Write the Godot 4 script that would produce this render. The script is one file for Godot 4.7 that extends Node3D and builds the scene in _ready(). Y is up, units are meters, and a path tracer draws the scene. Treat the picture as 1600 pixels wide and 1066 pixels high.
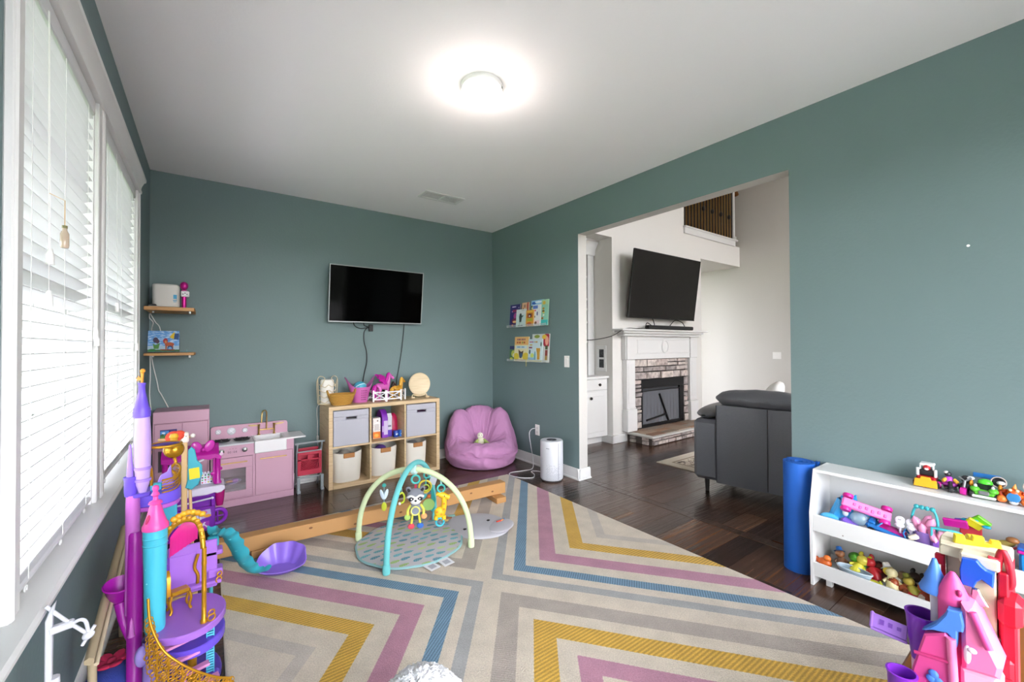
extends Node3D
# Children's playroom with a view through an opening into a living room. Metres, y up, the far wall towards -z.

const XL := -0.387
const XR := 2.937
const ZB := -4.475
const H := 2.757
const ZF := -3.745   # living room fireplace wall
const XW := 7.856    # living room far side wall
const LH := 5.4      # living room ceiling
func V2(a: float, b: float) -> Vector2: return Vector2(a, b)
var rng := RandomNumberGenerator.new()
var mats := {}
var tex := {}
var taken := {}

# ---------------------------------------------------------------- mesh builder
class MB:
	var v := PackedVector3Array()
	var n := PackedVector3Array()
	var uv := PackedVector2Array()
	var x := Transform3D.IDENTITY
	var nb := Basis.IDENTITY
	func at(t: Transform3D) -> MB:
		x = t
		nb = t.basis.inverse().transposed()
		return self
	func pos(p: Vector3, ry := 0.0, rx := 0.0, rz := 0.0) -> MB:
		return at(Transform3D(Basis.from_euler(Vector3(rx, ry, rz)), p))
	func t3(a: Vector3, b: Vector3, c: Vector3, na: Vector3, nb_: Vector3, nc: Vector3, ua := Vector2.ZERO, ub := Vector2.ZERO, uc := Vector2.ZERO):
		v.append(x * a); v.append(x * c); v.append(x * b)
		n.append((nb * na).normalized()); n.append((nb * nc).normalized()); n.append((nb * nb_).normalized())
		uv.append(ua); uv.append(uc); uv.append(ub)
	func tri(a: Vector3, b: Vector3, c: Vector3):
		var k := (b - a).cross(c - a)
		t3(a, b, c, k, k, k)
	func quad(a: Vector3, b: Vector3, c: Vector3, d: Vector3):
		var k := (c - a).cross(d - b)
		t3(a, b, c, k, k, k, Vector2(0, 1), Vector2(1, 1), Vector2(1, 0))
		t3(a, c, d, k, k, k, Vector2(0, 1), Vector2(1, 0), Vector2(0, 0))
	func box(c: Vector3, s: Vector3, bv := 0.0) -> MB:
		var h := s * 0.5
		bv = min(bv, min(h.x, min(h.y, h.z)) * 0.95)
		for ax in 3:
			var u := (ax + 1) % 3
			var w := (ax + 2) % 3
			for sg in [-1.0, 1.0]:
				var q := []
				for k in [[-1, -1], [1, -1], [1, 1], [-1, 1]]:
					var p := Vector3.ZERO
					p[ax] = sg * h[ax]; p[u] = k[0] * (h[u] - bv); p[w] = k[1] * (h[w] - bv)
					q.append(c + p)
				if sg > 0: quad(q[0], q[1], q[2], q[3])
				else: quad(q[3], q[2], q[1], q[0])
		if bv <= 0.0: return self
		for ax in 3:
			var u := (ax + 1) % 3
			var w := (ax + 2) % 3
			for su in [-1.0, 1.0]:
				for sw in [-1.0, 1.0]:
					var q := []
					for k in [[-1, 0], [1, 0], [1, 1], [-1, 1]]:
						var p := Vector3.ZERO
						p[ax] = k[0] * (h[ax] - bv)
						p[u] = su * (h[u] - (0.0 if k[1] == 0 else bv))
						p[w] = sw * (h[w] - (bv if k[1] == 0 else 0.0))
						q.append(c + p)
					if su * sw > 0: quad(q[0], q[1], q[2], q[3])
					else: quad(q[3], q[2], q[1], q[0])
		for sx in [-1.0, 1.0]:
			for sy in [-1.0, 1.0]:
				for sz in [-1.0, 1.0]:
					var a := c + Vector3(sx * h.x, sy * (h.y - bv), sz * (h.z - bv))
					var b := c + Vector3(sx * (h.x - bv), sy * h.y, sz * (h.z - bv))
					var d := c + Vector3(sx * (h.x - bv), sy * (h.y - bv), sz * h.z)
					if sx * sy * sz > 0: tri(a, b, d)
					else: tri(a, d, b)
		return self
	func bx(x0: float, x1: float, y0: float, y1: float, z0: float, z1: float, bv := 0.0) -> MB:
		return box(Vector3((x0 + x1) / 2, (y0 + y1) / 2, (z0 + z1) / 2), Vector3(x1 - x0, y1 - y0, z1 - z0), bv)
	func lathe(pr: Array, seg := 18, sx := 1.0, sz := 1.0, a0 := 0.0, a1 := TAU) -> MB:
		var np := pr.size()
		var fn := []
		for i in np - 1:
			var d: Vector2 = pr[i + 1] - pr[i]
			fn.append(Vector2(d.y, -d.x).normalized())
		for i in np - 1:
			var m0: Vector2 = fn[i]
			var m1: Vector2 = fn[i]
			if i > 0 and fn[i].dot(fn[i - 1]) > 0.72: m0 = (fn[i] + fn[i - 1]).normalized()
			if i < np - 2 and fn[i].dot(fn[i + 1]) > 0.72: m1 = (fn[i] + fn[i + 1]).normalized()
			for k in seg:
				var t0 := a0 + (a1 - a0) * k / seg
				var t1 := a0 + (a1 - a0) * (k + 1) / seg
				var c0 := cos(t0); var s0 := sin(t0); var c1 := cos(t1); var s1 := sin(t1)
				var p: Vector2 = pr[i]
				var q: Vector2 = pr[i + 1]
				var A := Vector3(p.x * c1 * sx, p.y, p.x * s1 * sz); var B := Vector3(p.x * c0 * sx, p.y, p.x * s0 * sz)
				var C := Vector3(q.x * c0 * sx, q.y, q.x * s0 * sz); var D := Vector3(q.x * c1 * sx, q.y, q.x * s1 * sz)
				var nA := Vector3(m0.x * c1 / sx, m0.y, m0.x * s1 / sz); var nB := Vector3(m0.x * c0 / sx, m0.y, m0.x * s0 / sz)
				var nC := Vector3(m1.x * c0 / sx, m1.y, m1.x * s0 / sz); var nD := Vector3(m1.x * c1 / sx, m1.y, m1.x * s1 / sz)
				var ua := Vector2(float(k + 1) / seg, 1.0 - float(i) / (np - 1)); var ub := Vector2(float(k) / seg, ua.y)
				var uc := Vector2(ub.x, 1.0 - float(i + 1) / (np - 1)); var ud := Vector2(ua.x, uc.y)
				if p.x > 1e-6: t3(A, B, C, nA, nB, nC, ua, ub, uc)
				if q.x > 1e-6: t3(A, C, D, nA, nC, nD, ua, uc, ud)
		return self
	func tube(pts: Array, r, seg := 8, closed := false) -> MB:
		var m := pts.size()
		var rings := []
		var nrm := []
		var up := Vector3.UP
		var last := Vector3.ZERO
		for i in m:
			var a: Vector3 = pts[(i - 1 + m) % m] if closed else pts[max(i - 1, 0)]
			var b: Vector3 = pts[(i + 1) % m] if closed else pts[min(i + 1, m - 1)]
			var d := (b - a).normalized()
			if i == 0:
				up = Vector3.UP if abs(d.y) < 0.9 else Vector3.RIGHT
				up = (up - d * up.dot(d)).normalized()
			else:
				var ax := last.cross(d)
				if ax.length() > 1e-6: up = up.rotated(ax.normalized(), last.angle_to(d))
				up = (up - d * up.dot(d)).normalized()
			last = d
			var side := d.cross(up)
			var rr := 0.0
			if r is Array:
				var ft: float = float(i) / (m - 1) * (r.size() - 1)
				var fi: int = min(int(ft), r.size() - 2)
				rr = lerp(float(r[fi]), float(r[fi + 1]), ft - fi)
			else: rr = r
			var ring := []
			var rn := []
			for k in seg:
				var t := TAU * k / seg
				var o := up * cos(t) + side * sin(t)
				ring.append(pts[i] + o * rr); rn.append(o)
			rings.append(ring); nrm.append(rn)
		for i in (m if closed else m - 1):
			var j := (i + 1) % m
			for k in seg:
				var l := (k + 1) % seg
				t3(rings[i][k], rings[i][l], rings[j][l], nrm[i][k], nrm[i][l], nrm[j][l])
				t3(rings[i][k], rings[j][l], rings[j][k], nrm[i][k], nrm[j][l], nrm[j][k])
		if not closed:
			for k in range(1, seg - 1):
				tri(rings[0][0], rings[0][k + 1], rings[0][k])
				tri(rings[m - 1][0], rings[m - 1][k], rings[m - 1][k + 1])
		return self
	func ring(c: Vector3, R: float, r: float, seg := 20, ts := 8, rx := 0.0, ry := 0.0) -> MB:
		var b := Basis.from_euler(Vector3(rx, ry, 0))
		var pts := []
		for k in seg: pts.append(c + b * Vector3(cos(TAU * k / seg) * R, sin(TAU * k / seg) * R, 0))
		return tube(pts, r, ts, true)
	func ell(c: Vector3, r: Vector3, su := 14, sv := 9) -> MB:
		for j in sv:
			for i in su:
				var q := []
				for k in [[i + 1, j], [i, j], [i, j + 1], [i + 1, j + 1]]:
					var th: float = TAU * k[0] / su
					var ph: float = -PI / 2 + PI * k[1] / sv
					q.append(Vector3(cos(ph) * cos(th), sin(ph), cos(ph) * sin(th)))
				var P := []
				var Q := []
				for o in q:
					P.append(c + o * r)
					Q.append(Vector3(o.x / r.x, o.y / r.y, o.z / r.z))
				if j > 0: t3(P[0], P[1], P[2], Q[0], Q[1], Q[2])
				if j < sv - 1: t3(P[0], P[2], P[3], Q[0], Q[2], Q[3])
		return self
	func prism(pg: PackedVector2Array, z0: float, z1: float, bv := 0.0) -> MB:
		if Geometry2D.is_polygon_clockwise(pg): pg.reverse()
		var face := pg
		if bv > 0.0:
			var ins := Geometry2D.offset_polygon(pg, -bv, Geometry2D.JOIN_MITER)
			if ins.size() == 1 and ins[0].size() == pg.size():
				face = ins[0]
				if Geometry2D.is_polygon_clockwise(face): face.reverse()
				var best := 0
				for i in face.size():
					if face[i].distance_to(pg[0]) < face[best].distance_to(pg[0]): best = i
				var f2 := PackedVector2Array()
				for i in face.size(): f2.append(face[(best + i) % face.size()])
				face = f2
			else: bv = 0.0
		var id := Geometry2D.triangulate_polygon(face)
		var lo := face[0]
		var hi := face[0]
		for p in face:
			lo = lo.min(p); hi = hi.max(p)
		var sz := (hi - lo).max(V2_MIN)
		for i in range(0, id.size(), 3):
			var a := face[id[i]]; var b := face[id[i + 1]]; var c := face[id[i + 2]]
			if (b - a).cross(c - a) < 0:
				var t := b
				b = c; c = t
			var ua := (a - lo) / sz; var ub := (b - lo) / sz; var uc := (c - lo) / sz
			t3(Vector3(a.x, a.y, z1), Vector3(b.x, b.y, z1), Vector3(c.x, c.y, z1), Vector3.BACK, Vector3.BACK, Vector3.BACK, Vector2(ua.x, 1 - ua.y), Vector2(ub.x, 1 - ub.y), Vector2(uc.x, 1 - uc.y))
			t3(Vector3(a.x, a.y, z0), Vector3(c.x, c.y, z0), Vector3(b.x, b.y, z0), Vector3.FORWARD, Vector3.FORWARD, Vector3.FORWARD)
		var m := pg.size()
		var en := []
		for i in m:
			var d := pg[(i + 1) % m] - pg[i]
			en.append(Vector3(d.y, -d.x, 0).normalized())
		for i in m:
			var j := (i + 1) % m
			var p := pg[i]; var q := pg[j]
			var k: Vector3 = en[i]
			var n0 := k; var n1 := k
			if en[(i - 1 + m) % m].dot(k) > 0.75: n0 = (k + en[(i - 1 + m) % m]).normalized()
			if en[j].dot(k) > 0.75: n1 = (k + en[j]).normalized()
			var A := Vector3(p.x, p.y, z0 + bv); var B := Vector3(q.x, q.y, z0 + bv); var C := Vector3(q.x, q.y, z1 - bv); var D := Vector3(p.x, p.y, z1 - bv)
			t3(A, B, C, n0, n1, n1); t3(A, C, D, n0, n1, n0)
			if bv > 0.0:
				var fp := face[i]; var fq := face[j]
				quad(D, C, Vector3(fq.x, fq.y, z1), Vector3(fp.x, fp.y, z1))
				quad(B, A, Vector3(fp.x, fp.y, z0), Vector3(fq.x, fq.y, z0))
		return self
	const V2_MIN := Vector2(0.0001, 0.0001)
	func patch(nu: int, nv: int, f: Callable, wrapu := false) -> MB:
		var g := []
		for j in nv + 1:
			var row := []
			for i in nu + 1: row.append(f.call(float(i) / nu, float(j) / nv))
			g.append(row)
		var nn := []
		for j in nv + 1:
			var row := []
			for i in nu + 1:
				var l: Vector3 = g[j][i - 1] if i > 0 else (g[j][nu - 1] if wrapu else g[j][0])
				var r: Vector3 = g[j][i + 1] if i < nu else (g[j][1] if wrapu else g[j][nu])
				var dn: Vector3 = g[max(j - 1, 0)][i]
				var up: Vector3 = g[min(j + 1, nv)][i]
				var k := (r - l).cross(up - dn)
				if k.length() < 1e-12: k = Vector3(0, 1 if j > nv / 2 else -1, 0)
				row.append(k.normalized())
			nn.append(row)
		for j in nv:
			for i in nu:
				var ua := Vector2(float(i) / nu, 1.0 - float(j) / nv); var ub := Vector2(float(i + 1) / nu, ua.y)
				var ud := Vector2(ua.x, 1.0 - float(j + 1) / nv); var uc := Vector2(ub.x, ud.y)
				t3(g[j][i], g[j][i + 1], g[j + 1][i + 1], nn[j][i], nn[j][i + 1], nn[j + 1][i + 1], ua, ub, uc)
				t3(g[j][i], g[j + 1][i + 1], g[j + 1][i], nn[j][i], nn[j + 1][i + 1], nn[j + 1][i], ua, uc, ud)
		return self
	func prism_x(pg: PackedVector2Array, x0: float, x1: float) -> MB:   # profile in (z, y), extruded along x
		var keep := x
		at(keep * Transform3D(Basis(Vector3.FORWARD, Vector3.UP, Vector3.RIGHT), Vector3.ZERO))
		prism(pg, x0, x1)
		return at(keep)
	func pos_at(p: Vector3, rx: float) -> MB:   # move on within the current frame
		return at(x * Transform3D(Basis.from_euler(Vector3(rx, 0, 0)), p))
	func quad_(a: Vector3, b: Vector3, c: Vector3, d: Vector3) -> MB:
		quad(a, b, c, d)
		return self
	func mesh() -> ArrayMesh:
		var m := ArrayMesh.new()
		var a := []
		a.resize(Mesh.ARRAY_MAX)
		a[Mesh.ARRAY_VERTEX] = v; a[Mesh.ARRAY_NORMAL] = n; a[Mesh.ARRAY_TEX_UV] = uv
		m.add_surface_from_arrays(Mesh.PRIMITIVE_TRIANGLES, a)
		return m

func nm(par: Node, called: String) -> String:
	var key := str(par.get_instance_id()) + called
	var k: int = taken.get(key, 0)
	taken[key] = k + 1
	return called if k == 0 else "%s_%03d" % [called, k]
func put(par: Node, called: String, mb, m: Material, label := "") -> MeshInstance3D:
	var o := MeshInstance3D.new()
	o.mesh = mb.mesh() if mb is MB else mb
	o.material_override = m
	o.name = nm(par, called)
	par.add_child(o, true)
	if label: o.set_meta("label", label)
	return o
func thing(called: String, label: String, cat: String, at := Vector3.ZERO, ry := 0.0, group := "") -> Node3D:
	var o := Node3D.new()
	o.name = nm(self, called)
	add_child(o, true)
	o.position = at; o.rotation.y = ry
	tag(o, label, cat, group)
	return o
func tag(o: Node, label: String, cat: String, group := ""):
	o.set_meta("label", label); o.set_meta("category", cat)
	if group: o.set_meta("group", group)
func single(called: String, mb, m: Material, label: String, cat: String, group := "") -> MeshInstance3D:
	var o := put(self, called, mb, m)
	tag(o, label, cat, group)
	return o
func struct(called: String, mb, m: Material, par: Node = self) -> MeshInstance3D:
	var o := put(par, called, mb, m)
	if par == self: o.set_meta("kind", "structure")
	return o
func mb() -> MB: return MB.new()
func spline(p: Array, k := 6) -> Array:
	var o := []
	for i in p.size() - 1:
		var a = p[max(i - 1, 0)]; var b = p[i]; var c = p[i + 1]; var d = p[min(i + 2, p.size() - 1)]
		for j in k:
			var t := float(j) / k
			o.append(0.5 * ((2.0 * b) + (c - a) * t + (2.0 * a - 5.0 * b + 4.0 * c - d) * t * t + (3.0 * b - a - 3.0 * c + d) * t * t * t))
	o.append(p[-1])
	return o

# ---------------------------------------------------------------- materials
func noise(sd: int, f: float, oct := 4) -> FastNoiseLite:
	var n := FastNoiseLite.new()
	n.seed = sd; n.frequency = f; n.fractal_octaves = oct
	n.noise_type = FastNoiseLite.TYPE_SIMPLEX_SMOOTH
	return n
func ramp_tex(key: String, w: int, h: int, sd: int, f: float, oct: int, stops: Array, out := 512, contrast := 1.0) -> ImageTexture:
	if tex.has(key): return tex[key]
	var im := noise(sd, f, oct).get_seamless_image(w, h)
	im.convert(Image.FORMAT_RGB8)
	if w != out or h != out: im.resize(out, out, Image.INTERPOLATE_CUBIC)
	var d := im.get_data()
	var o := PackedByteArray()
	o.resize(d.size())
	var lut := []
	for i in 256:
		var t: float = clamp((i / 255.0 - 0.5) * contrast + 0.5, 0, 1) * (stops.size() - 1)
		var k: int = min(int(t), stops.size() - 2)
		var c: Color = Color(stops[k]).lerp(Color(stops[k + 1]), t - k)
		lut.append([c.r8, c.g8, c.b8])
	for i in range(0, d.size(), 3):
		var l: Array = lut[d[i]]
		o[i] = l[0]; o[i + 1] = l[1]; o[i + 2] = l[2]
	tex[key] = ImageTexture.create_from_image(Image.create_from_data(out, out, false, Image.FORMAT_RGB8, o))
	return tex[key]
func bump_tex(key: String, w: int, h: int, sd: int, f: float, oct: int, out := 512, strength := 4.0) -> ImageTexture:
	if tex.has(key): return tex[key]
	var im := noise(sd, f, oct).get_seamless_image(w, h)
	im.convert(Image.FORMAT_RGBA8)
	if w != out or h != out: im.resize(out, out, Image.INTERPOLATE_CUBIC)
	im.bump_map_to_normal_map(strength)
	tex[key] = ImageTexture.create_from_image(im)
	return tex[key]
func M(col, rough := 0.55, metal := 0.0, o := {}) -> StandardMaterial3D:
	var key := str(col) + str(rough) + str(metal) + str(o)
	if mats.has(key): return mats[key]
	var m := StandardMaterial3D.new()
	m.albedo_color = Color(col)
	m.roughness = rough; m.metallic = metal
	if o.has("tex"): m.albedo_texture = o.tex
	if o.has("bump"):
		m.normal_enabled = true; m.normal_texture = o.bump; m.normal_scale = o.get("bs", 0.5)
	if o.has("tri"):
		m.uv1_triplanar = true; m.uv1_world_triplanar = o.get("world", false)
		m.uv1_scale = Vector3.ONE * o.tri if not (o.tri is Vector3) else o.tri
		if o.has("off"): m.uv1_offset = o.off
	if o.has("alpha"):
		m.transparency = BaseMaterial3D.TRANSPARENCY_ALPHA
		m.albedo_color.a = o.alpha
	if o.has("back"):
		m.backlight_enabled = true; m.backlight = Color(o.back)
	if o.has("coat"):
		m.clearcoat_enabled = true; m.clearcoat = o.coat; m.clearcoat_roughness = 0.15
	if o.has("rim"):
		m.rim_enabled = true; m.rim = o.rim; m.rim_tint = 0.7
	if o.has("emit"):
		m.emission_enabled = true; m.emission = Color(o.emit); m.emission_energy_multiplier = o.get("ee", 1.0)
	if o.has("spec"): m.metallic_specular = o.spec
	if o.has("sss"):
		m.subsurf_scatter_enabled = true; m.subsurf_scatter_strength = o.sss
	mats[key] = m
	return m
func P(col, rough := 0.38) -> StandardMaterial3D: return M(col, rough)   # moulded plastic
func cloth(col, tri := 8.0, bs := 0.5) -> StandardMaterial3D:
	return M(col, 0.92, 0.0, {"bump": bump_tex("weave", 256, 256, 5, 0.12, 3, 256, 6.0), "bs": bs, "tri": tri, "rim": 0.25})
func gold() -> StandardMaterial3D: return M("#c08a1e", 0.32, 0.55)
func brass() -> StandardMaterial3D: return M("#c9a667", 0.28, 0.9)

# a picture: flat print computed pixel by pixel with simple brushes
func pic(key: String, w: int, h: int, bg, ops: Array) -> StandardMaterial3D:
	if mats.has(key): return mats[key]
	var im := Image.create(w, h, false, Image.FORMAT_RGB8)
	im.fill(Color(bg))
	for op in ops:
		var c := Color(op[1])
		match op[0]:
			"r": im.fill_rect(Rect2i(op[2] * w, op[3] * h, max(1, op[4] * w), max(1, op[5] * h)), c)
			"e":
				var cx: float = op[2] * w; var cy: float = op[3] * h; var rx: float = op[4] * w; var ry: float = op[5] * h
				for y in range(max(0, int(cy - ry)), min(h, int(cy + ry) + 1)):
					for x in range(max(0, int(cx - rx)), min(w, int(cx + rx) + 1)):
						if pow((x - cx) / rx, 2) + pow((y - cy) / ry, 2) <= 1.0: im.set_pixel(x, y, c)
			"n":   # soft streaks of a second colour
				var nz := noise(int(op[2]), op[3], 3)
				for y in h:
					for x in w:
						var t: float = nz.get_noise_2d(x, y * op[4])
						if t > op[5]: im.set_pixel(x, y, im.get_pixel(x, y).lerp(c, clamp((t - op[5]) * 3.0, 0, 0.8)))
			"p":
				var pg := PackedVector2Array()
				for k in range(2, op.size(), 2): pg.append(Vector2(op[k] * w, op[k + 1] * h))
				var lo := pg[0]; var hi := pg[0]
				for q in pg:
					lo = lo.min(q); hi = hi.max(q)
				for y in range(max(0, int(lo.y)), min(h, int(hi.y) + 1)):
					for x in range(max(0, int(lo.x)), min(w, int(hi.x) + 1)):
						if Geometry2D.is_point_in_polygon(Vector2(x + 0.5, y + 0.5), pg): im.set_pixel(x, y, c)
	var m := StandardMaterial3D.new()
	m.albedo_texture = ImageTexture.create_from_image(im)
	m.roughness = 0.45
	mats[key] = m
	return m

func _ready():
	rng.seed = 7
	var cam := Camera3D.new()
	cam.name = "camera"
	cam.position = Vector3(0, 1.31, 0)
	cam.rotation_degrees = Vector3(0.6565, -35.937, -0.2347)
	cam.fov = 78.256
	cam.near = 0.02; cam.far = 200
	add_child(cam)
	cam.current = true
	var env := Environment.new()
	var sky := Sky.new()
	var sm := ProceduralSkyMaterial.new()
	sm.sky_top_color = Color("#d6dae4"); sm.sky_horizon_color = Color("#f7f5f6")
	sm.ground_bottom_color = Color("#8f978c"); sm.ground_horizon_color = Color("#dfe4e4")
	sm.sky_energy_multiplier = SKY; sm.ground_energy_multiplier = SKY * 0.5
	sky.sky_material = sm
	env.sky = sky
	env.background_mode = Environment.BG_SKY
	env.ambient_light_source = Environment.AMBIENT_SOURCE_SKY
	env.tonemap_mode = Environment.TONE_MAPPER_LINEAR
	env.tonemap_exposure = 2.2
	env.sdfgi_enabled = true; env.ssao_enabled = true; env.ssil_enabled = true
	var we := WorldEnvironment.new()
	we.name = "world_environment"
	we.environment = env
	add_child(we)
	shell()
	windows()
	floors()
	ceiling_things()
	living_room()
	outdoors()
	back_wall_things()
	rug()
	kitchen()
	cube_shelf()
	beanbag()
	book_ledges()
	purifier()
	gym()
	left_castle()
	market_stand()
	toy_shelf()
	right_castle()
	near_things()

const SKY := 2.9

func teal() -> StandardMaterial3D:
	return M("#6a7e7f", 0.6, 0.0, {"bump": bump_tex("paint", 256, 256, 3, 0.06, 3, 256, 3.0), "bs": 0.12, "tri": 2.5, "world": true})
func white_paint() -> StandardMaterial3D: return M("#dcdcda", 0.4)
func greige() -> StandardMaterial3D: return M("#c8c5bf", 0.7, 0.0, {"bump": bump_tex("paint", 256, 256, 3, 0.06, 3, 256, 3.0), "bs": 0.1, "tri": 2.5, "world": true})

func shell():
	var t := teal()
	var g := greige()
	struct("wall_back", mb().bx(XL - 0.14, XR + 0.115, -0.1, H + 0.1, ZB - 0.12, ZB), t)
	# window wall: two openings
	var w := mb()
	w.bx(XL - 0.14, XL, -0.1, 0.64, ZB, 1.1).bx(XL - 0.14, XL, 2.33, H + 0.1, ZB, 1.1)
	w.bx(XL - 0.14, XL, 0.64, 2.33, ZB, -3.6).bx(XL - 0.14, XL, 0.64, 2.33, -2.56, -2.41).bx(XL - 0.14, XL, 0.64, 2.33, -1.54, 1.1)
	struct("wall_left", w, t)
	w = mb()
	w.bx(XR, XR + 0.003, 0, H, ZB, -2.942).bx(XR, XR + 0.003, 2.406, H, -2.942, -1.096).bx(XR, XR + 0.003, 0, H, -1.096, 1.0)
	struct("wall_right", w, t)
	w = mb()
	w.bx(XR + 0.003, XR + 0.115, 0, LH, -6.0, -2.942).bx(XR + 0.003, XR + 0.115, 2.406, LH, -2.942, -1.096).bx(XR + 0.003, XR + 0.115, 0, LH, -1.096, 3.0)
	struct("wall_living_left", w, g)
	w = mb()
	w.bx(XL - 0.14, -0.3, -0.1, H + 0.1, 1.0, 1.12).bx(2.5, XR + 0.003, -0.1, H + 0.1, 1.0, 1.12).bx(-0.3, 2.5, 2.42, H + 0.1, 1.0, 1.12).bx(-0.3, 2.5, -0.1, 0.0, 1.0, 1.12)
	struct("wall_front", w, t)
	# glazed patio doors behind the camera
	w = mb()
	w.bx(-0.3, 2.5, 2.34, 2.42, 0.99, 1.12, 0.004).bx(-0.3, 2.5, 0.0, 0.07, 1.0, 1.12, 0.004)
	for k in 4: w.bx([-0.3, 0.6, 1.51, 2.42][k], [-0.22, 0.68, 1.59, 2.5][k], 0.07, 2.34, 0.99, 1.12, 0.004)
	struct("door_1", w, white_paint())
	for k in 3: put(get_node("door_1"), "pane", mb().bx([-0.22, 0.68, 1.59][k], [0.6, 1.51, 2.42][k], 0.07, 2.34, 1.05, 1.055), M("#dfe8ea", 0.05, 0.0, {"alpha": 0.06}))
	struct("ceiling", mb().bx(XL - 0.14, XR + 0.003, H, H + 0.1, ZB - 0.12, 1.1), M("#f5f3f3", 0.85, 0.0, {"bump": bump_tex("paint", 256, 256, 3, 0.06, 3, 256, 3.0), "bs": 0.08, "tri": 3.0, "world": true}))
	# small unpatched white anchor in the teal wall
	single("wall_anchor", mb().pos(Vector3(XR - 0.001, 1.779, -0.337), 0, 0, PI / 2).lathe([V2(0.006, 0), V2(0.006, 0.002), V2(0, 0.003)], 10), P("#f0f0ee"), "tiny white wall anchor left in the bare teal wall right of the opening", "wall anchor")
	# baseboards with shoe moulding
	var wp := white_paint()
	var prof := PackedVector2Array([V2(0, 0), V2(0.03, 0), V2(0.028, 0.011), V2(0.017, 0.017), V2(0.015, 0.085), V2(0.009, 0.1), V2(0, 0.104)])
	var b := mb()
	b.at(Transform3D(Basis(Vector3.BACK, Vector3.UP, Vector3.LEFT), Vector3(0, 0, ZB))).prism(prof, -XR, -XL)
	struct("baseboard_back", b, wp)
	b = mb().pos(Vector3(XL, 0, 0)).prism(prof, ZB, 1.0)
	struct("baseboard_left", b, wp)
	b = mb()
	var flip := Basis(Vector3.LEFT, Vector3.UP, Vector3.FORWARD)
	b.at(Transform3D(flip, Vector3(XR, 0, 0))).prism(prof, 2.914, -ZB)
	b.at(Transform3D(flip, Vector3(XR, 0, 0))).prism(prof, -1.0, 1.124)
	struct("baseboard_right", b, wp)
	b = mb()
	b.at(Transform3D(Basis(Vector3.BACK, Vector3.UP, Vector3.LEFT), Vector3(0, 0, -2.942))).prism(prof, -XR - 0.142, -XR + 0.029)
	struct("baseboard_opening", b, wp)

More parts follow.
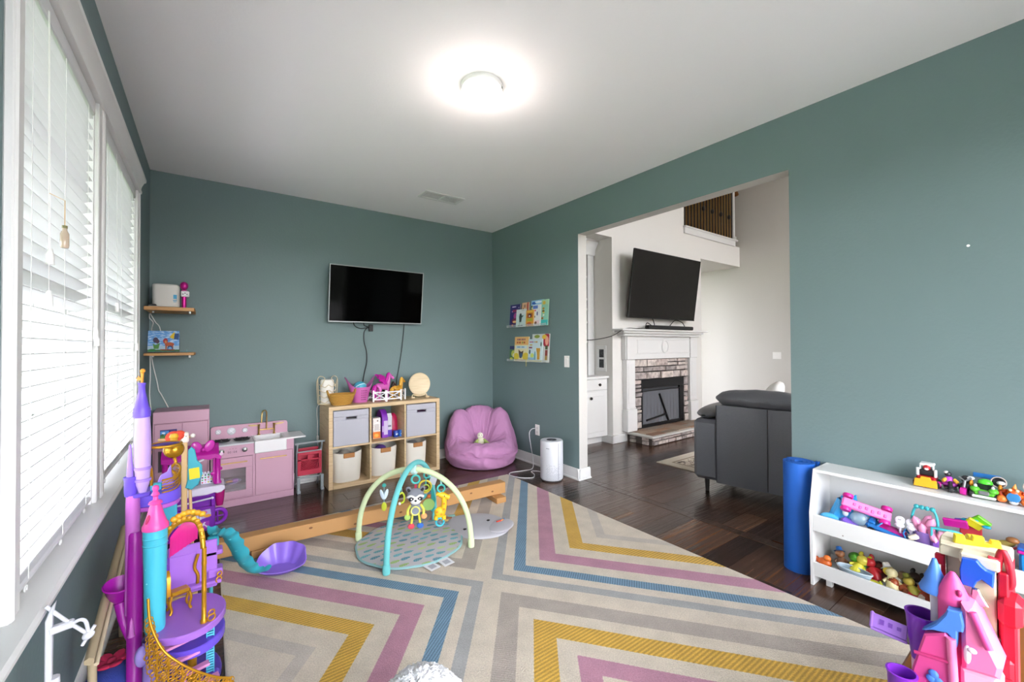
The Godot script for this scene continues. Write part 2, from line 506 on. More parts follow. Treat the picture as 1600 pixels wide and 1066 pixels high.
func windows():
	var wp := white_paint()
	var sash := M("#e6e7e6", 0.35)
	var glass := M("#dfe8ea", 0.05, 0.0, {"alpha": 0.06})
	var spans := [[-2.41, -1.54, -2.485, -1.47], [-3.6, -2.56, -3.67, -2.485]]
	for i in 2:
		var z0: float = spans[i][0]; var z1: float = spans[i][1]
		var win := Node3D.new()
		win.name = "window_%d" % (i + 1)
		add_child(win, true)
		win.set_meta("kind", "structure")
		win.set_meta("label", ["white window nearest the camera behind closed blinds", "white window farther down the wall behind closed blinds"][i])
		var xo := XL - 0.115
		var f := mb()
		f.bx(xo, xo + 0.045, 0.64, 0.70, z0, z1, 0.004).bx(xo, xo + 0.045, 2.28, 2.33, z0, z1, 0.004)
		f.bx(xo, xo + 0.045, 0.7, 2.28, z0, z0 + 0.045, 0.004).bx(xo, xo + 0.045, 0.7, 2.28, z1 - 0.045, z1, 0.004)
		f.bx(xo, xo + 0.04, 1.46, 1.51, z0 + 0.045, z1 - 0.045, 0.004)
		put(win, "sash_frame", f, sash)
		for k in 2:
			put(win, "pane", mb().bx(xo + 0.015, xo + 0.019, [0.7, 1.51][k], [1.46, 2.28][k], z0 + 0.045, z1 - 0.045), glass)
			var zm := z0 + (z1 - z0) * (0.36 + 0.28 * k)
			put(win, "glazing_bar", mb().bx(xo + 0.012, xo + 0.024, 0.7, 2.28, zm - 0.009, zm + 0.009, 0.002), sash)
		for k in 2: put(win, "glazing_bar", mb().bx(xo + 0.012, xo + 0.024, [1.07, 1.88][k], [1.088, 1.898][k], z0 + 0.045, z1 - 0.045, 0.002), sash)
		var jl := mb()
		jl.bx(XL - 0.14, XL + 0.002, 0.642, 2.328, z0 - 0.001, z0 + 0.008).bx(XL - 0.14, XL + 0.002, 0.642, 2.328, z1 - 0.008, z1 + 0.001).bx(XL - 0.14, XL + 0.002, 2.32, 2.331, z0, z1).bx(XL - 0.14, XL + 0.002, 0.639, 0.65, z0, z1)
		put(win, "jamb_liner", jl, sash)
		# casing and moulded head
		var a: float = spans[i][2]; var c: float = spans[i][3]
		var cs := mb()
		cs.bx(XL, XL + 0.018, 0.67, 2.33, a, z0, 0.003).bx(XL, XL + 0.018, 0.67, 2.33, z1, c, 0.003)
		cs.bx(XL + 0.004, XL + 0.024, 0.67, 2.33, a + 0.004, a + 0.018, 0.005).bx(XL + 0.004, XL + 0.024, 0.67, 2.33, c - 0.018, c - 0.004, 0.005)
		put(win, "casing", cs, wp)
		var hp := PackedVector2Array([V2(0, 2.325), V2(0.028, 2.325), V2(0.03, 2.34), V2(0.024, 2.348), V2(0.028, 2.372), V2(0.04, 2.398), V2(0.05, 2.404), V2(0.052, 2.42), V2(0.0, 2.42)])
		put(win, "head_moulding", mb().pos(Vector3(XL, 0, 0)).prism(hp, a - 0.012, c + (0.012 if i == 0 else -0.004)), wp)
		blind(i, z0 + 0.012, z1 - 0.012)
	var sl := mb()
	sl.bx(XL - 0.07, XL + 0.065, 0.645, 0.67, -3.72, -1.2, 0.008).bx(XL, XL + 0.03, 0.60, 0.645, -3.68, -1.24, 0.006)
	struct("trim_1", sl, wp).set_meta("label", "long white window sill under both windows")
	# glass charm hanging in front of the nearer blind
	var ch := thing("hanging_ornament", "tiny glass bottle charm on a string hung before the nearer window blind", "ornament", Vector3(XL + 0.06, 1.588, -1.687))
	ch.scale = Vector3.ONE * 0.75
	put(ch, "string", mb().tube([Vector3(0, 0.085, 0), Vector3(0, 0.18, 0), Vector3(-0.04, 0.2, 0)], 0.0012, 5), M("#c8a060", 0.6))
	put(ch, "bottle", mb().lathe([V2(0, 0), V2(0.011, 0.002), V2(0.0125, 0.012), V2(0.0125, 0.055), V2(0.007, 0.068), V2(0.007, 0.078)], 14), M("#c9b59b", 0.15, 0.0, {"alpha": 0.65}))
	put(ch, "cap", mb().lathe([V2(0.008, 0.076), V2(0.008, 0.086), V2(0, 0.087)], 12), M("#6d6a3c", 0.5))
	for k in 4: put(ch, "bead", mb().ell(Vector3(0.004 * cos(k * 2.0), 0.01 + 0.011 * k, 0.005 * sin(k * 2.0)), Vector3.ONE * 0.006, 8, 6), P(["#b2302c", "#e8e0d0", "#7a5230", "#c04848"][k]))

func blind(i: int, z0: float, z1: float):
	var m := M("#d4d5d6", 0.45)
	var cord := M("#e4e4e2", 0.8)
	var b := thing("window_blind", ["white slatted window blind on the nearer window", "white slatted window blind on the farther window"][i], "blind", Vector3(XL - 0.022, 0, 0), 0, "window blinds")
	put(b, "headrail", mb().bx(-0.03, 0.03, 2.265, 2.327, z0, z1, 0.004), m)
	# a slat: shallow arc, tilted with its room edge up
	var pg := PackedVector2Array()
	for k in 7: pg.append(V2(-0.025 + 0.05 * k / 6.0, 0.0025 * (1 - pow(k / 3.0 - 1, 2))))
	for k in 7: pg.append(V2(0.025 - 0.05 * k / 6.0, -0.0028 + 0.0025 * (1 - pow(k / 3.0 - 1, 2))))
	var sm: ArrayMesh = mb().prism(pg, z0 + 0.004, z1 - 0.004).mesh()
	var low := 0.72 if i == 0 else 0.735
	var nsl := 36
	for k in nsl:
		var y := low + (2.245 - low) * k / (nsl - 1)
		var s := put(b, "slat", sm, m)
		s.position = Vector3(rng.randf_range(-0.001, 0.001), y, 0)
		s.rotation.z = deg_to_rad(21.0 + rng.randf_range(-1.2, 1.2))
		s.rotation.x = rng.randf_range(-0.0012, 0.0012)
	put(b, "bottom_rail", mb().bx(-0.026, 0.026, low - 0.034, low - 0.016, z0 + 0.003, z1 - 0.003, 0.005), m)
	for f in [0.12, 0.5, 0.88]:
		var z: float = lerp(z0, z1, f)
		put(b, "ladder_cord", mb().tube([Vector3(0.027, low - 0.02, z), Vector3(0.027, 2.27, z)], 0.0011, 5).tube([Vector3(-0.027, low - 0.02, z), Vector3(-0.027, 2.27, z)], 0.0011, 5), cord)
		put(b, "cord_loop", mb().pos(Vector3(0.022, low - 0.044, z)).ring(Vector3.ZERO, 0.009, 0.0022, 12, 6, 0, PI / 2), cord)
	var drops := [[z1 - 0.18, 1.56], [z1 - 0.17, 1.44], [z0 + 0.06, 1.36], [z0 + 0.035, 1.33]] if i == 0 else [[z0 + 0.05, 1.305], [z1 - 0.25, 1.5]]
	for d in drops:
		put(b, "lift_cord", mb().tube([Vector3(0.045, d[1] + 0.03, d[0]), Vector3(0.04, 2.27, d[0])], 0.001, 5), cord)
		put(b, "cord_tassel", mb().pos(Vector3(0.045, d[1] - 0.015, d[0])).lathe([V2(0, 0), V2(0.0095, 0.001), V2(0.008, 0.03), V2(0.005, 0.046), V2(0, 0.047)], 12), P("#e6e6e4"))

func floors():
	struct("floor", mb().bx(XL - 0.14, 8.0, -0.1, -0.013, -6.0, 3.1), M("#221712", 0.8))
	var fl := get_node("floor")
	var grain := ramp_tex("floorwood", 14, 512, 11, 0.03, 5, ["#38271d", "#483024", "#53392a", "#5e4230"], 512, 1.1)
	var bumpy := bump_tex("floorbump", 24, 512, 12, 0.05, 4, 512, 3.0)
	var pm := []
	for k in 8:
		var c: float = [0.86, 1.02, 0.68, 0.94, 0.78, 1.12, 0.62, 0.98][k]
		pm.append(M(Color(c, c * [1.0, 0.97, 1.0, 0.98, 1.02, 1.0, 0.97, 1.0][k], c * [1.0, 0.94, 1.02, 0.97, 1.03, 0.96, 1.0, 1.0][k]), 0.27, 0.0, {"tex": grain, "bump": bumpy, "bs": 0.35, "tri": Vector3(0.9, 1.3, 1.3), "world": true, "off": Vector3(k * 0.37, k * 0.13, k * 0.29), "coat": 0.25}))
	var pw := 0.1655
	var k0 := 0
	# rows run across the room; lengths staggered. The playroom strip, the threshold board, then the living room.
	var z := -1.268 + pw * 13
	while z > -5.3:
		var zc := z
		var za: float = max(z - pw, -5.3)
		for part in 2:
			var xa := XL if part == 0 else 3.052
			var xb := 2.968 if part == 0 else XW
			if part == 0 and zc < ZB: continue
			if part == 0: za = max(za, ZB)
			var x: float = xa - rng.randf_range(0.1, 1.3)
			while x < xb:
				var L := rng.randf_range(0.9, 1.9)
				var p0: float = max(x, xa); var p1: float = min(x + L, xb)
				x += L
				if p1 - p0 < 0.03: continue
				k0 += 1
				# hidden under the rug or out of the frame: one plain run is enough
				if part == 0 and p1 < 2.3 and zc < -0.6 and zc > -3.2 and p0 > 0.2: continue
				var y := rng.randf_range(-0.0006, 0.0)
				put(fl, "plank", mb().bx(p0 + 0.0006, p1 - 0.0006, -0.013, y, za + 0.0006, zc - 0.0006, 0.0009), pm[(k0 * 5 + int(L * 10)) % 8])
		z -= pw
	var tb := pm[4].duplicate() as StandardMaterial3D
	tb.uv1_scale = Vector3(0.9, 1.0, 0.9)
	put(fl, "threshold_board", mb().bx(2.9695, 3.0505, -0.013, 0.0005, -2.94, -1.098, 0.002), tb)
	put(fl, "plank", mb().bx(2.9695, 3.0505, -0.013, -0.001, -1.098, 1.0, 0.002), tb)
	put(fl, "plank", mb().bx(2.9695, 3.0505, -0.013, -0.001, -4.6, -2.942, 0.002), tb)

func ceiling_things():
	var c := Vector3(1.225, H, -1.965)
	var l := thing("ceiling_light", "round white glass ceiling light, lit, above the rug", "ceiling light", c)
	put(l, "base", mb().lathe([V2(0.0, -0.022), V2(0.108, -0.022), V2(0.115, -0.012), V2(0.115, 0.0)], 40), M("#e8e8e6", 0.4))
	put(l, "clip", mb().box(Vector3(0.078, -0.028, 0.083), Vector3(0.008, 0.012, 0.008), 0.002), M("#8a8a88", 0.3, 0.8))
	put(l, "shade", mb().lathe([V2(0, -0.098), V2(0.05, -0.095), V2(0.088, -0.083), V2(0.11, -0.062), V2(0.115, -0.045), V2(0.11, -0.032), V2(0.1, -0.024)], 40), M("#fffdf8", 0.3, 0.0, {"emit": "#fffaf0", "ee": 1.1}))
	var o := OmniLight3D.new()
	o.name = "ceiling_lamp_light"
	o.light_color = Color("#fff0ea")
	o.light_energy = LAMP
	o.light_size = 0.1
	o.omni_range = 12.0
	o.omni_attenuation = 2.0
	o.shadow_enabled = true
	o.position = Vector3(0, -0.16, 0)
	l.add_child(o)
	var v := thing("ceiling_vent", "white rectangular air vent set in the ceiling beyond the lamp", "vent", Vector3(1.835, H, -3.69))
	var wv := M("#dededc", 0.45)
	var fr := mb()
	fr.bx(-0.208, 0.208, -0.008, 0, -0.1, -0.066, 0.003).bx(-0.208, 0.208, -0.008, 0, 0.066, 0.1, 0.003)
	fr.bx(-0.208, -0.17, -0.008, 0, -0.066, 0.066, 0.003).bx(0.17, 0.208, -0.008, 0, -0.066, 0.066, 0.003).bx(-0.006, 0.006, -0.009, 0, -0.066, 0.066, 0.002)
	put(v, "frame", fr, wv)
	put(v, "duct", mb().bx(-0.17, 0.17, -0.001, 0.0, -0.066, 0.066), M("#b4b4b2", 0.7))
	for h in 2:
		for k in 9:
			var s := put(v, "louver", mb().box(Vector3.ZERO, Vector3(0.158, 0.0012, 0.0135)), wv)
			s.position = Vector3(-0.087 + 0.174 * h, -0.005, -0.058 + k * 0.0145)
			s.rotation.x = deg_to_rad(9)

const LAMP := 0.09

func stone_mat(k: int) -> StandardMaterial3D:
	var cols := ["#d8d0cc", "#c4bcba", "#e4dcd6", "#d2c6c2", "#b4aeae", "#ddd4d0", "#c9beba", "#eee6e0"]
	var t := ramp_tex("stone", 128, 128, 31, 0.03, 5, ["#96908f", "#c9c4c1", "#efebe8", "#b8b0ac"], 256, 1.0)
	return M(cols[k % 8], 0.85, 0.0, {"tex": t, "bump": bump_tex("stoneb", 128, 128, 33, 0.05, 5, 256, 8.0), "bs": 0.7, "tri": 1.6, "off": Vector3(k * 0.31, k * 0.17, 0)})
func stone(w: float, h: float, d: float) -> MB:   # an uneven split stone, back at z=0
	var r := rng
	var f := []
	for k in [[-1, -1], [1, -1], [1, 1], [-1, 1]]:
		f.append(Vector3(k[0] * (w / 2 - r.randf_range(0.001, 0.006)), k[1] * (h / 2 - r.randf_range(0.001, 0.006)), d * r.randf_range(0.8, 0.95)))
	var g := []
	for k in 4: g.append(Vector3(f[k].x * r.randf_range(0.93, 0.97), f[k].y * r.randf_range(0.88, 0.95), d * r.randf_range(0.85, 1.1)))
	var b := mb()
	for k in 4:
		var j := (k + 1) % 4
		b.quad(Vector3(f[k].x, f[k].y, 0), Vector3(f[j].x, f[j].y, 0), f[j], f[k])
		b.quad(f[k], f[j], g[j], g[k])
	var mid: Vector3 = (g[0] + g[1] + g[2] + g[3]) / 4 + Vector3(r.randf_range(-0.2, 0.2) * w, 0, d * r.randf_range(0.0, 0.15))
	for k in 4: b.tri(g[k], g[(k + 1) % 4], mid)
	return b
func lay_stones(par: Node, x0: float, x1: float, y0: float, y1: float, z: float, wmin: float, wmax: float, hmin: float, hmax: float, d: float):
	var y := y0
	var row := 0
	while y < y1 - 0.01:
		var h := rng.randf_range(hmin, hmax)
		if y1 - y - h < hmin * 0.7: h = y1 - y
		var x := x0
		while x < x1 - 0.005:
			var w := rng.randf_range(wmin, wmax)
			if x1 - x - w < wmin * 0.7: w = x1 - x
			var split := w > wmin * 1.4 and h > hmin * 1.5 and rng.randf() < 0.4
			for s in (2 if split else 1):
				var hh := h / 2 if split else h
				var o := put(par, "stone", stone(w - 0.009, hh - 0.009, d * rng.randf_range(0.7, 1.3)), stone_mat(rng.randi() % 8))
				o.position = Vector3(x + w / 2, y + hh * (0.5 + s), z)
			x += w
		y += h
		row += 1

func living_room():
	var g := greige()
	var wp := white_paint()
	var wb := M("#dddbd6", 0.65)
	# fireplace wall: breast, upper wall with the loft opening, overhang over the recess
	var b := mb()
	b.bx(4.37, 4.80, 0, 2.76, -4.6, ZF).bx(6.05, 6.55, 0, 2.76, -4.6, ZF).bx(4.80, 6.05, 1.12, 2.76, -4.6, ZF).bx(4.80, 6.05, 0, 1.12, -4.6, ZF - 0.45)
	b.bx(3.052, 6.075, 2.76, LH, -4.6, ZF).bx(6.55, XW, 2.73, 3.09, -5.2, ZF).bx(6.075, 6.55, 2.76, 3.09, -5.2, ZF)
	b.bx(6.075, XW, 4.7, LH, -4.6, ZF)
	struct("wall_living_back", b, wb)
	struct("wall_living_niche", mb().bx(3.052, 4.37, 0, 2.76, -4.72, -4.6), wb)
	struct("wall_living_recess", mb().bx(6.55, XW, 0, 2.73, -5.3, -5.2), g)
	struct("wall_living_right", mb().bx(XW, XW + 0.12, 0, LH, -6.0, 3.0), g)
	struct("wall_loft", mb().bx(6.0, XW, 3.0, LH, -6.1, -6.0), M("#b8955a", 0.8))
	struct("wall_loft_right", mb().bx(XW - 0.02, XW, 3.09, LH, -6.0, ZF - 0.1), M("#c09a5c", 0.8))
	var lf := mb().bx(6.075, XW, 3.0, 3.09, -6.0, -5.2)
	lf.bx(6.0, 6.075, 3.0, LH, -6.0, -4.6)
	struct("trim_loft_floor", lf, M("#7a6440", 0.8))
	# wall opposite the fireplace, with tall windows that light the room
	b = mb()
	b.bx(3.052, 3.6, 0, LH, 3.0, 3.12).bx(7.3, XW, 0, LH, 3.0, 3.12).bx(3.6, 7.3, 0, 1.0, 3.0, 3.12).bx(3.6, 7.3, 2.0, 2.6, 3.0, 3.12).bx(3.6, 7.3, 4.6, LH, 3.0, 3.12)
	b.bx(5.3, 5.6, 1.0, 2.0, 3.0, 3.12).bx(5.3, 5.6, 2.6, 4.6, 3.0, 3.12)
	struct("wall_living_front", b, g)
	for k in 4:
		var wx: float = [3.6, 5.6][k % 2]; var wy: float = [1.0, 2.6][k / 2]; var wh: float = [1.0, 2.0][k / 2]
		var f := mb()
		f.bx(wx, wx + 0.06, wy, wy + wh, 3.03, 3.09, 0.004).bx(wx + 1.64, wx + 1.7, wy, wy + wh, 3.03, 3.09, 0.004)
		f.bx(wx + 0.06, wx + 1.64, wy, wy + 0.06, 3.03, 3.09, 0.004).bx(wx + 0.06, wx + 1.64, wy + wh - 0.06, wy + wh, 3.03, 3.09, 0.004)
		f.bx(wx + 0.82, wx + 0.88, wy + 0.06, wy + wh - 0.06, 3.03, 3.09, 0.004).bx(wx + 0.06, wx + 1.64, wy + wh * 0.5 - 0.02, wy + wh * 0.5 + 0.02, 3.04, 3.08, 0.004)
		var win := struct("window_%d" % (k + 3), f, wp)
		put(win, "pane", mb().bx(wx + 0.06, wx + 1.64, wy + 0.06, wy + wh - 0.06, 3.055, 3.06), M("#dfe8ea", 0.05, 0.0, {"alpha": 0.06}))
	struct("ceiling_living", mb().bx(3.052, XW, LH, LH + 0.1, -6.1, 3.1), M("#e2e1de", 0.85))
	# loft railing
	var lt := mb()
	lt.bx(6.06, XW - 0.2, 3.075, 3.175, ZF, ZF + 0.03, 0.004).bx(6.05, XW - 0.14, 3.165, 3.195, ZF - 0.12, ZF + 0.05, 0.008).bx(XW - 0.23, XW - 0.19, 3.195, 3.25, ZF, ZF + 0.04, 0.003)
	struct("trim_loft_edge", lt, wp)
	var ra := thing("loft_railing", "dark iron baluster railing with a wooden rail along the loft edge", "railing", Vector3(6.08, 3.19, ZF + 0.0))
	var iron := M("#191614", 0.55)
	for k in 17:
		var x := 0.02 + k * 0.0925
		put(ra, "baluster", mb().box(Vector3(x, 0.44, 0), Vector3(0.016, 0.88, 0.016), 0.002), iron)
		if k in [6, 9, 12, 15]: put(ra, "baluster_knuckle", mb().ell(Vector3(x, 0.39, 0), Vector3(0.028, 0.045, 0.028), 10, 8), iron)
	put(ra, "newel_post", mb().box(Vector3(1.545, 0.44, 0), Vector3(0.05, 0.9, 0.05), 0.004), wp)
	put(ra, "hand_rail", mb().tube(spline([Vector3(-0.02, 0.9, 0), Vector3(1.4, 0.9, 0), Vector3(1.62, 0.885, 0), Vector3(1.69, 0.84, 0)], 5), 0.04, 12), M("#7a4a1c", 0.35))
	# living baseboards
	var bb := mb()
	bb.bx(4.342, 4.37, 0, 0.11, -3.93, ZF + 0.02, 0.006).bx(4.342, 4.62, 0, 0.11, ZF, ZF + 0.02, 0.006).bx(6.3, 6.55, 0, 0.11, ZF, ZF + 0.02, 0.006).bx(XW - 0.018, XW, 0, 0.11, -5.2, 3.0, 0.006)
	struct("baseboard_living", bb, wp)
	# fireplace
	var fp := thing("fireplace", "stone fireplace with white mantel and raised stone hearth", "fireplace", Vector3(0, 0, ZF))
	var ms := mb()
	ms.bx(4.33, 6.40, 1.505, 1.53, 0, 0.205, 0.006)
	ms.bx(4.40, 6.33, 1.47, 1.505, 0, 0.165, 0.008).bx(4.45, 6.28, 1.435, 1.47, 0, 0.13, 0.01)
	put(fp, "mantel_shelf", ms, wp)
	var su := mb()
	su.bx(4.55, 6.29, 1.115, 1.44, 0, 0.07, 0.004)
	su.bx(4.68, 6.17, 1.19, 1.2, 0.07, 0.078, 0.003).bx(4.68, 6.17, 1.385, 1.395, 0.07, 0.078, 0.003).bx(4.80, 6.06, 1.2, 1.385, 0.07, 0.076, 0.003)
	put(fp, "frieze", su, wp)
	for x in [4.55, 6.07]:
		var pl := mb()
		pl.bx(x + 0.02, x + 0.2, 0.14, 1.115, 0, 0.075, 0.006).bx(x + 0.01, x + 0.215, 0.14, 0.44, 0, 0.095, 0.006).bx(x + 0.02, x + 0.205, 0.44, 0.47, 0, 0.085, 0.01)
		pl.bx(x + 0.015, x + 0.205, 1.115, 1.435, 0, 0.09, 0.006).bx(x + 0.05, x + 0.17, 0.52, 1.07, 0.075, 0.08, 0.004)
		put(fp, "pilaster", pl, wp)
	put(fp, "rosette", mb().pos(Vector3(5.43, 1.29, 0.076), 0, PI / 2).lathe([V2(0.1, 0), V2(0.1, 0.008), V2(0.085, 0.016), V2(0.075, 0.008), V2(0.05, 0.012), V2(0.0, 0.016)], 24, 0.8, 1.0), wp)
	put(fp, "stone_backing", mb().bx(4.77, 6.08, 0.14, 1.115, -0.02, 0.005), M("#3a3634", 0.95))
	var sx := Node3D.new()
	sx.name = "stone_surround"
	fp.add_child(sx, true)
	lay_stones(sx, 4.77, 6.08, 0.825, 1.115, 0.005, 0.16, 0.36, 0.07, 0.13, 0.04)
	lay_stones(sx, 4.77, 4.93, 0.145, 0.825, 0.005, 0.1, 0.17, 0.06, 0.13, 0.04)
	lay_stones(sx, 5.967, 6.08, 0.145, 0.825, 0.005, 0.1, 0.17, 0.06, 0.13, 0.04)
	# firebox: black metal frame, mesh screen, dark chamber
	var bk := M("#15171a", 0.4, 0.4)
	put(fp, "chamber", mb().bx(4.93, 5.967, 0.14, 0.82, 0.004, 0.008), M("#3c3e42", 0.9))
	var ff := mb()
	ff.bx(4.93, 5.967, 0.70, 0.825, 0.0, 0.045, 0.004).bx(4.93, 5.967, 0.145, 0.19, 0.0, 0.04, 0.004).bx(4.93, 4.96, 0.19, 0.7, 0.0, 0.04, 0.004).bx(5.86, 5.967, 0.19, 0.7, 0.0, 0.04, 0.004)
	ff.bx(4.96, 5.86, 0.655, 0.665, 0.02, 0.045, 0.003)
	put(fp, "firebox_frame", ff, bk)
	var fold := func(u: float, v: float): return Vector3(lerp(4.96, 5.86, u), lerp(0.19, 0.66, v), 0.018 + 0.006 * sin(u * 70.0) * (1.1 - v))
	put(fp, "mesh_screen", mb().patch(90, 1, fold), M("#7c7f86", 0.5, 0.3, {"alpha": 0.72}))
	put(fp, "log", mb().tube([Vector3(5.36, 0.6, 0.03), Vector3(5.56, 0.2, 0.04)], 0.014, 8), bk)
	put(fp, "log", mb().tube([Vector3(5.05, 0.24, 0.03), Vector3(5.5, 0.29, 0.035)], 0.016, 8), bk)
	# hearth
	var he := Node3D.new()
	he.name = "hearth"
	fp.add_child(he, true)
	put(he, "hearth_core", mb().bx(4.665, 6.2, 0, 0.1, 0.0, 0.39), M("#56504c", 0.95))
	put(he, "hearth_edge", mb().bx(4.62, 6.24, 0.1, 0.128, 0.0, 0.43, 0.006), M("#c9c6c1", 0.6))
	lay_stones(he, 4.665, 6.2, 0.002, 0.1, 0.39, 0.1, 0.28, 0.04, 0.07, 0.025)
	for k in 4:
		var s := put(he, "stone", stone(0.095, 0.045, 0.025), stone_mat(k + 2))
		s.position = Vector3(4.665, 0.025 + 0.05 * (k / 2), 0.1 + 0.2 * (k % 2)); s.rotation.y = -PI / 2
	var tc := ["#9c8471", "#a8917c", "#8a6a56", "#97897c", "#a58066", "#8f7f70"]
	var x := 4.69
	var kk := 0
	while x < 6.17:
		var w: float = min(rng.randf_range(0.2, 0.34), 6.19 - x)
		var zz := 0.03
		while zz < 0.39:
			var d: float = min(rng.randf_range(0.11, 0.2), 0.395 - zz)
			if d < 0.02: break
			put(he, "hearth_tile", mb().bx(x + 0.003, x + w - 0.003, 0.128, 0.139 + rng.randf() * 0.002, zz + 0.003, zz + d - 0.003, 0.003), M(tc[kk % 6], 0.6, 0.0, {"bump": bump_tex("stoneb", 128, 128, 33, 0.05, 5, 256, 8.0), "bs": 0.4, "tri": 2.0}))
			kk += 1
			zz += d
		x += w
	# television over the mantel, tilted forward
	var tv := thing("television", "large wall television tilted forward above the white mantel", "television", Vector3(5.31, 1.68, ZF + 0.145), deg_to_rad(0))
	tv.rotation.x = deg_to_rad(7.6)
	put(tv, "body", mb().bx(-0.79, 0.79, 0.0, 0.915, -0.035, -0.002, 0.006), M("#0b0b0c", 0.4))
	put(tv, "screen", mb().bx(-0.782, 0.782, 0.014, 0.907, -0.004, 0.0), M("#060505", 0.04, 0.0, {"spec": 0.4}))
	put(tv, "bezel", mb().bx(-0.79, 0.79, 0.0, 0.012, -0.004, 0.002, 0.002), M("#2a2a2c", 0.3, 0.6))
	put(tv, "wall_mount", mb().bx(-0.2, 0.2, 0.2, 0.7, -0.09, -0.035, 0.006).bx(-0.12, 0.12, 0.25, 0.5, -0.15, -0.09), M("#161616", 0.5))
	var sb := thing("soundbar", "slim black soundbar lying on the mantel under the television", "soundbar", Vector3(5.52, 1.53, ZF + 0.11))
	put(sb, "body", mb().bx(-0.555, 0.555, 0.006, 0.062, -0.04, 0.04, 0.012), M("#17181a", 0.6))
	put(sb, "foot", mb().bx(-0.4, -0.36, 0, 0.007, -0.03, 0.03).bx(0.36, 0.4, 0, 0.007, -0.03, 0.03), M("#0c0c0c", 0.8))
	var blk := M("#101010", 0.5)
	single("soundbar_cable", mb().tube(spline([Vector3(5.15, 1.7, -3.68), Vector3(5.13, 1.6, -3.63), Vector3(5.03, 1.585, -3.6), Vector3(4.93, 1.62, -3.6), Vector3(4.89, 1.575, -3.6), Vector3(4.95, 1.537, -3.6)], 6), 0.006, 6), blk, "short black cable looping down from the living room television to the soundbar", "cable")
	single("arched_cable", mb().tube(spline([Vector3(5.55, 1.6, -3.66), Vector3(5.68, 1.68, -3.66), Vector3(5.85, 1.66, -3.66), Vector3(5.93, 1.6, -3.66)], 6).slice(0), 0.006, 6), blk, "black cable arching up over the right half of the soundbar", "cable")
	single("mantel_cable", mb().tube(spline([Vector3(4.9, 1.537, -3.62), Vector3(4.68, 1.537, -3.6), Vector3(4.5, 1.537, -3.58), Vector3(4.39, 1.51, -3.6), Vector3(4.27, 1.43, -3.68), Vector3(4.1, 1.385, -3.85), Vector3(3.9, 1.385, -4.05)], 6), 0.005, 6), blk, "long black cable trailing off the mantel's left end to the bookcase", "cable")
	# built-in niche: base cabinet and bookcase
	var cb := thing("base_cabinet", "white built-in base cabinet with dark round knobs left of the fireplace", "cabinet", Vector3(3.72, 0, -3.82))
	put(cb, "body", mb().bx(-0.64, 0.645, 0.1, 0.87, -0.75, -0.02).bx(-0.64, 0.645, 0, 0.1, -0.75, -0.1), wp)
	put(cb, "countertop", mb().bx(-0.65, 0.648, 0.87, 0.9, -0.76, 0.02, 0.006), wp)
	for k in 2:
		var x0 := -0.63 + k * 0.635
		var dr := put(cb, "drawer", mb().bx(x0 + 0.01, x0 + 0.625, 0.72, 0.86, -0.02, 0, 0.006), wp)
		put(dr, "knob", mb().pos(Vector3(x0 + (0.28 if k == 0 else 0.46), 0.79, 0), 0, PI / 2).lathe([V2(0.008, 0), V2(0.008, 0.012), V2(0.02, 0.02), V2(0.016, 0.032), V2(0, 0.035)], 14), M("#1c1a19", 0.35, 0.5))
		var d2 := put(cb, "door", mb().bx(x0 + 0.01, x0 + 0.625, 0.1, 0.71, -0.02, 0, 0.006).bx(x0 + 0.075, x0 + 0.56, 0.17, 0.64, 0, 0.006, 0.006), wp)
		put(d2, "knob", mb().pos(Vector3(x0 + (0.57 if k == 0 else 0.295), 0.62, 0), 0, PI / 2).lathe([V2(0.008, 0), V2(0.008, 0.012), V2(0.02, 0.02), V2(0.016, 0.032), V2(0, 0.035)], 14), M("#1c1a19", 0.35, 0.5))
	var bc := thing("bookcase", "white built-in bookcase with crown moulding above the base cabinet", "bookcase", Vector3(3.71, 0.9, -4.06))
	put(bc, "back_panel", mb().bx(-0.65, 0.655, 0, 1.78, -0.53, -0.5), wp)
	put(bc, "side_stile", mb().bx(0.53, 0.65, 0, 1.7, -0.02, 0.0, 0.003).bx(0.6, 0.65, 0, 1.7, -0.5, -0.02), wp)
	put(bc, "side_stile", mb().bx(-0.65, -0.53, 0, 1.7, -0.02, 0.0, 0.003).bx(-0.65, -0.6, 0, 1.7, -0.5, -0.02), wp)
	for y in [0.46, 0.73, 0.91, 1.05, 1.36]: put(bc, "shelf", mb().bx(-0.6, 0.6, y - 0.012, y + 0.012, -0.5, -0.015, 0.003), wp)
	put(bc, "crown_moulding", mb().at(Transform3D(Basis(Vector3.BACK, Vector3.UP, Vector3.LEFT), Vector3.ZERO)).prism(PackedVector2Array([V2(-0.02, 1.66), V2(0.012, 1.66), V2(0.02, 1.69), V2(0.03, 1.74), V2(0.075, 1.82), V2(0.09, 1.83), V2(0.09, 1.86), V2(-0.02, 1.86)]), -0.655, 0.65), wp)
	var can := thing("small_tin", "small red and black tin on a shelf of the white bookcase", "tin", Vector3(4.19, 1.822, -4.13))
	put(can, "body", mb().lathe([V2(0, 0), V2(0.04, 0), V2(0.04, 0.09)], 16), P("#2a2626"))
	put(can, "lid", mb().lathe([V2(0.041, 0.088), V2(0.041, 0.128), V2(0, 0.13)], 16), P("#b3342c"))
	# framed photo pair on the side of the chimney breast
	var pf := thing("framed_picture", "white double picture frame with two dark photos beside the bookcase", "picture frame", Vector3(4.37, 0.956, -3.93), -PI / 2)
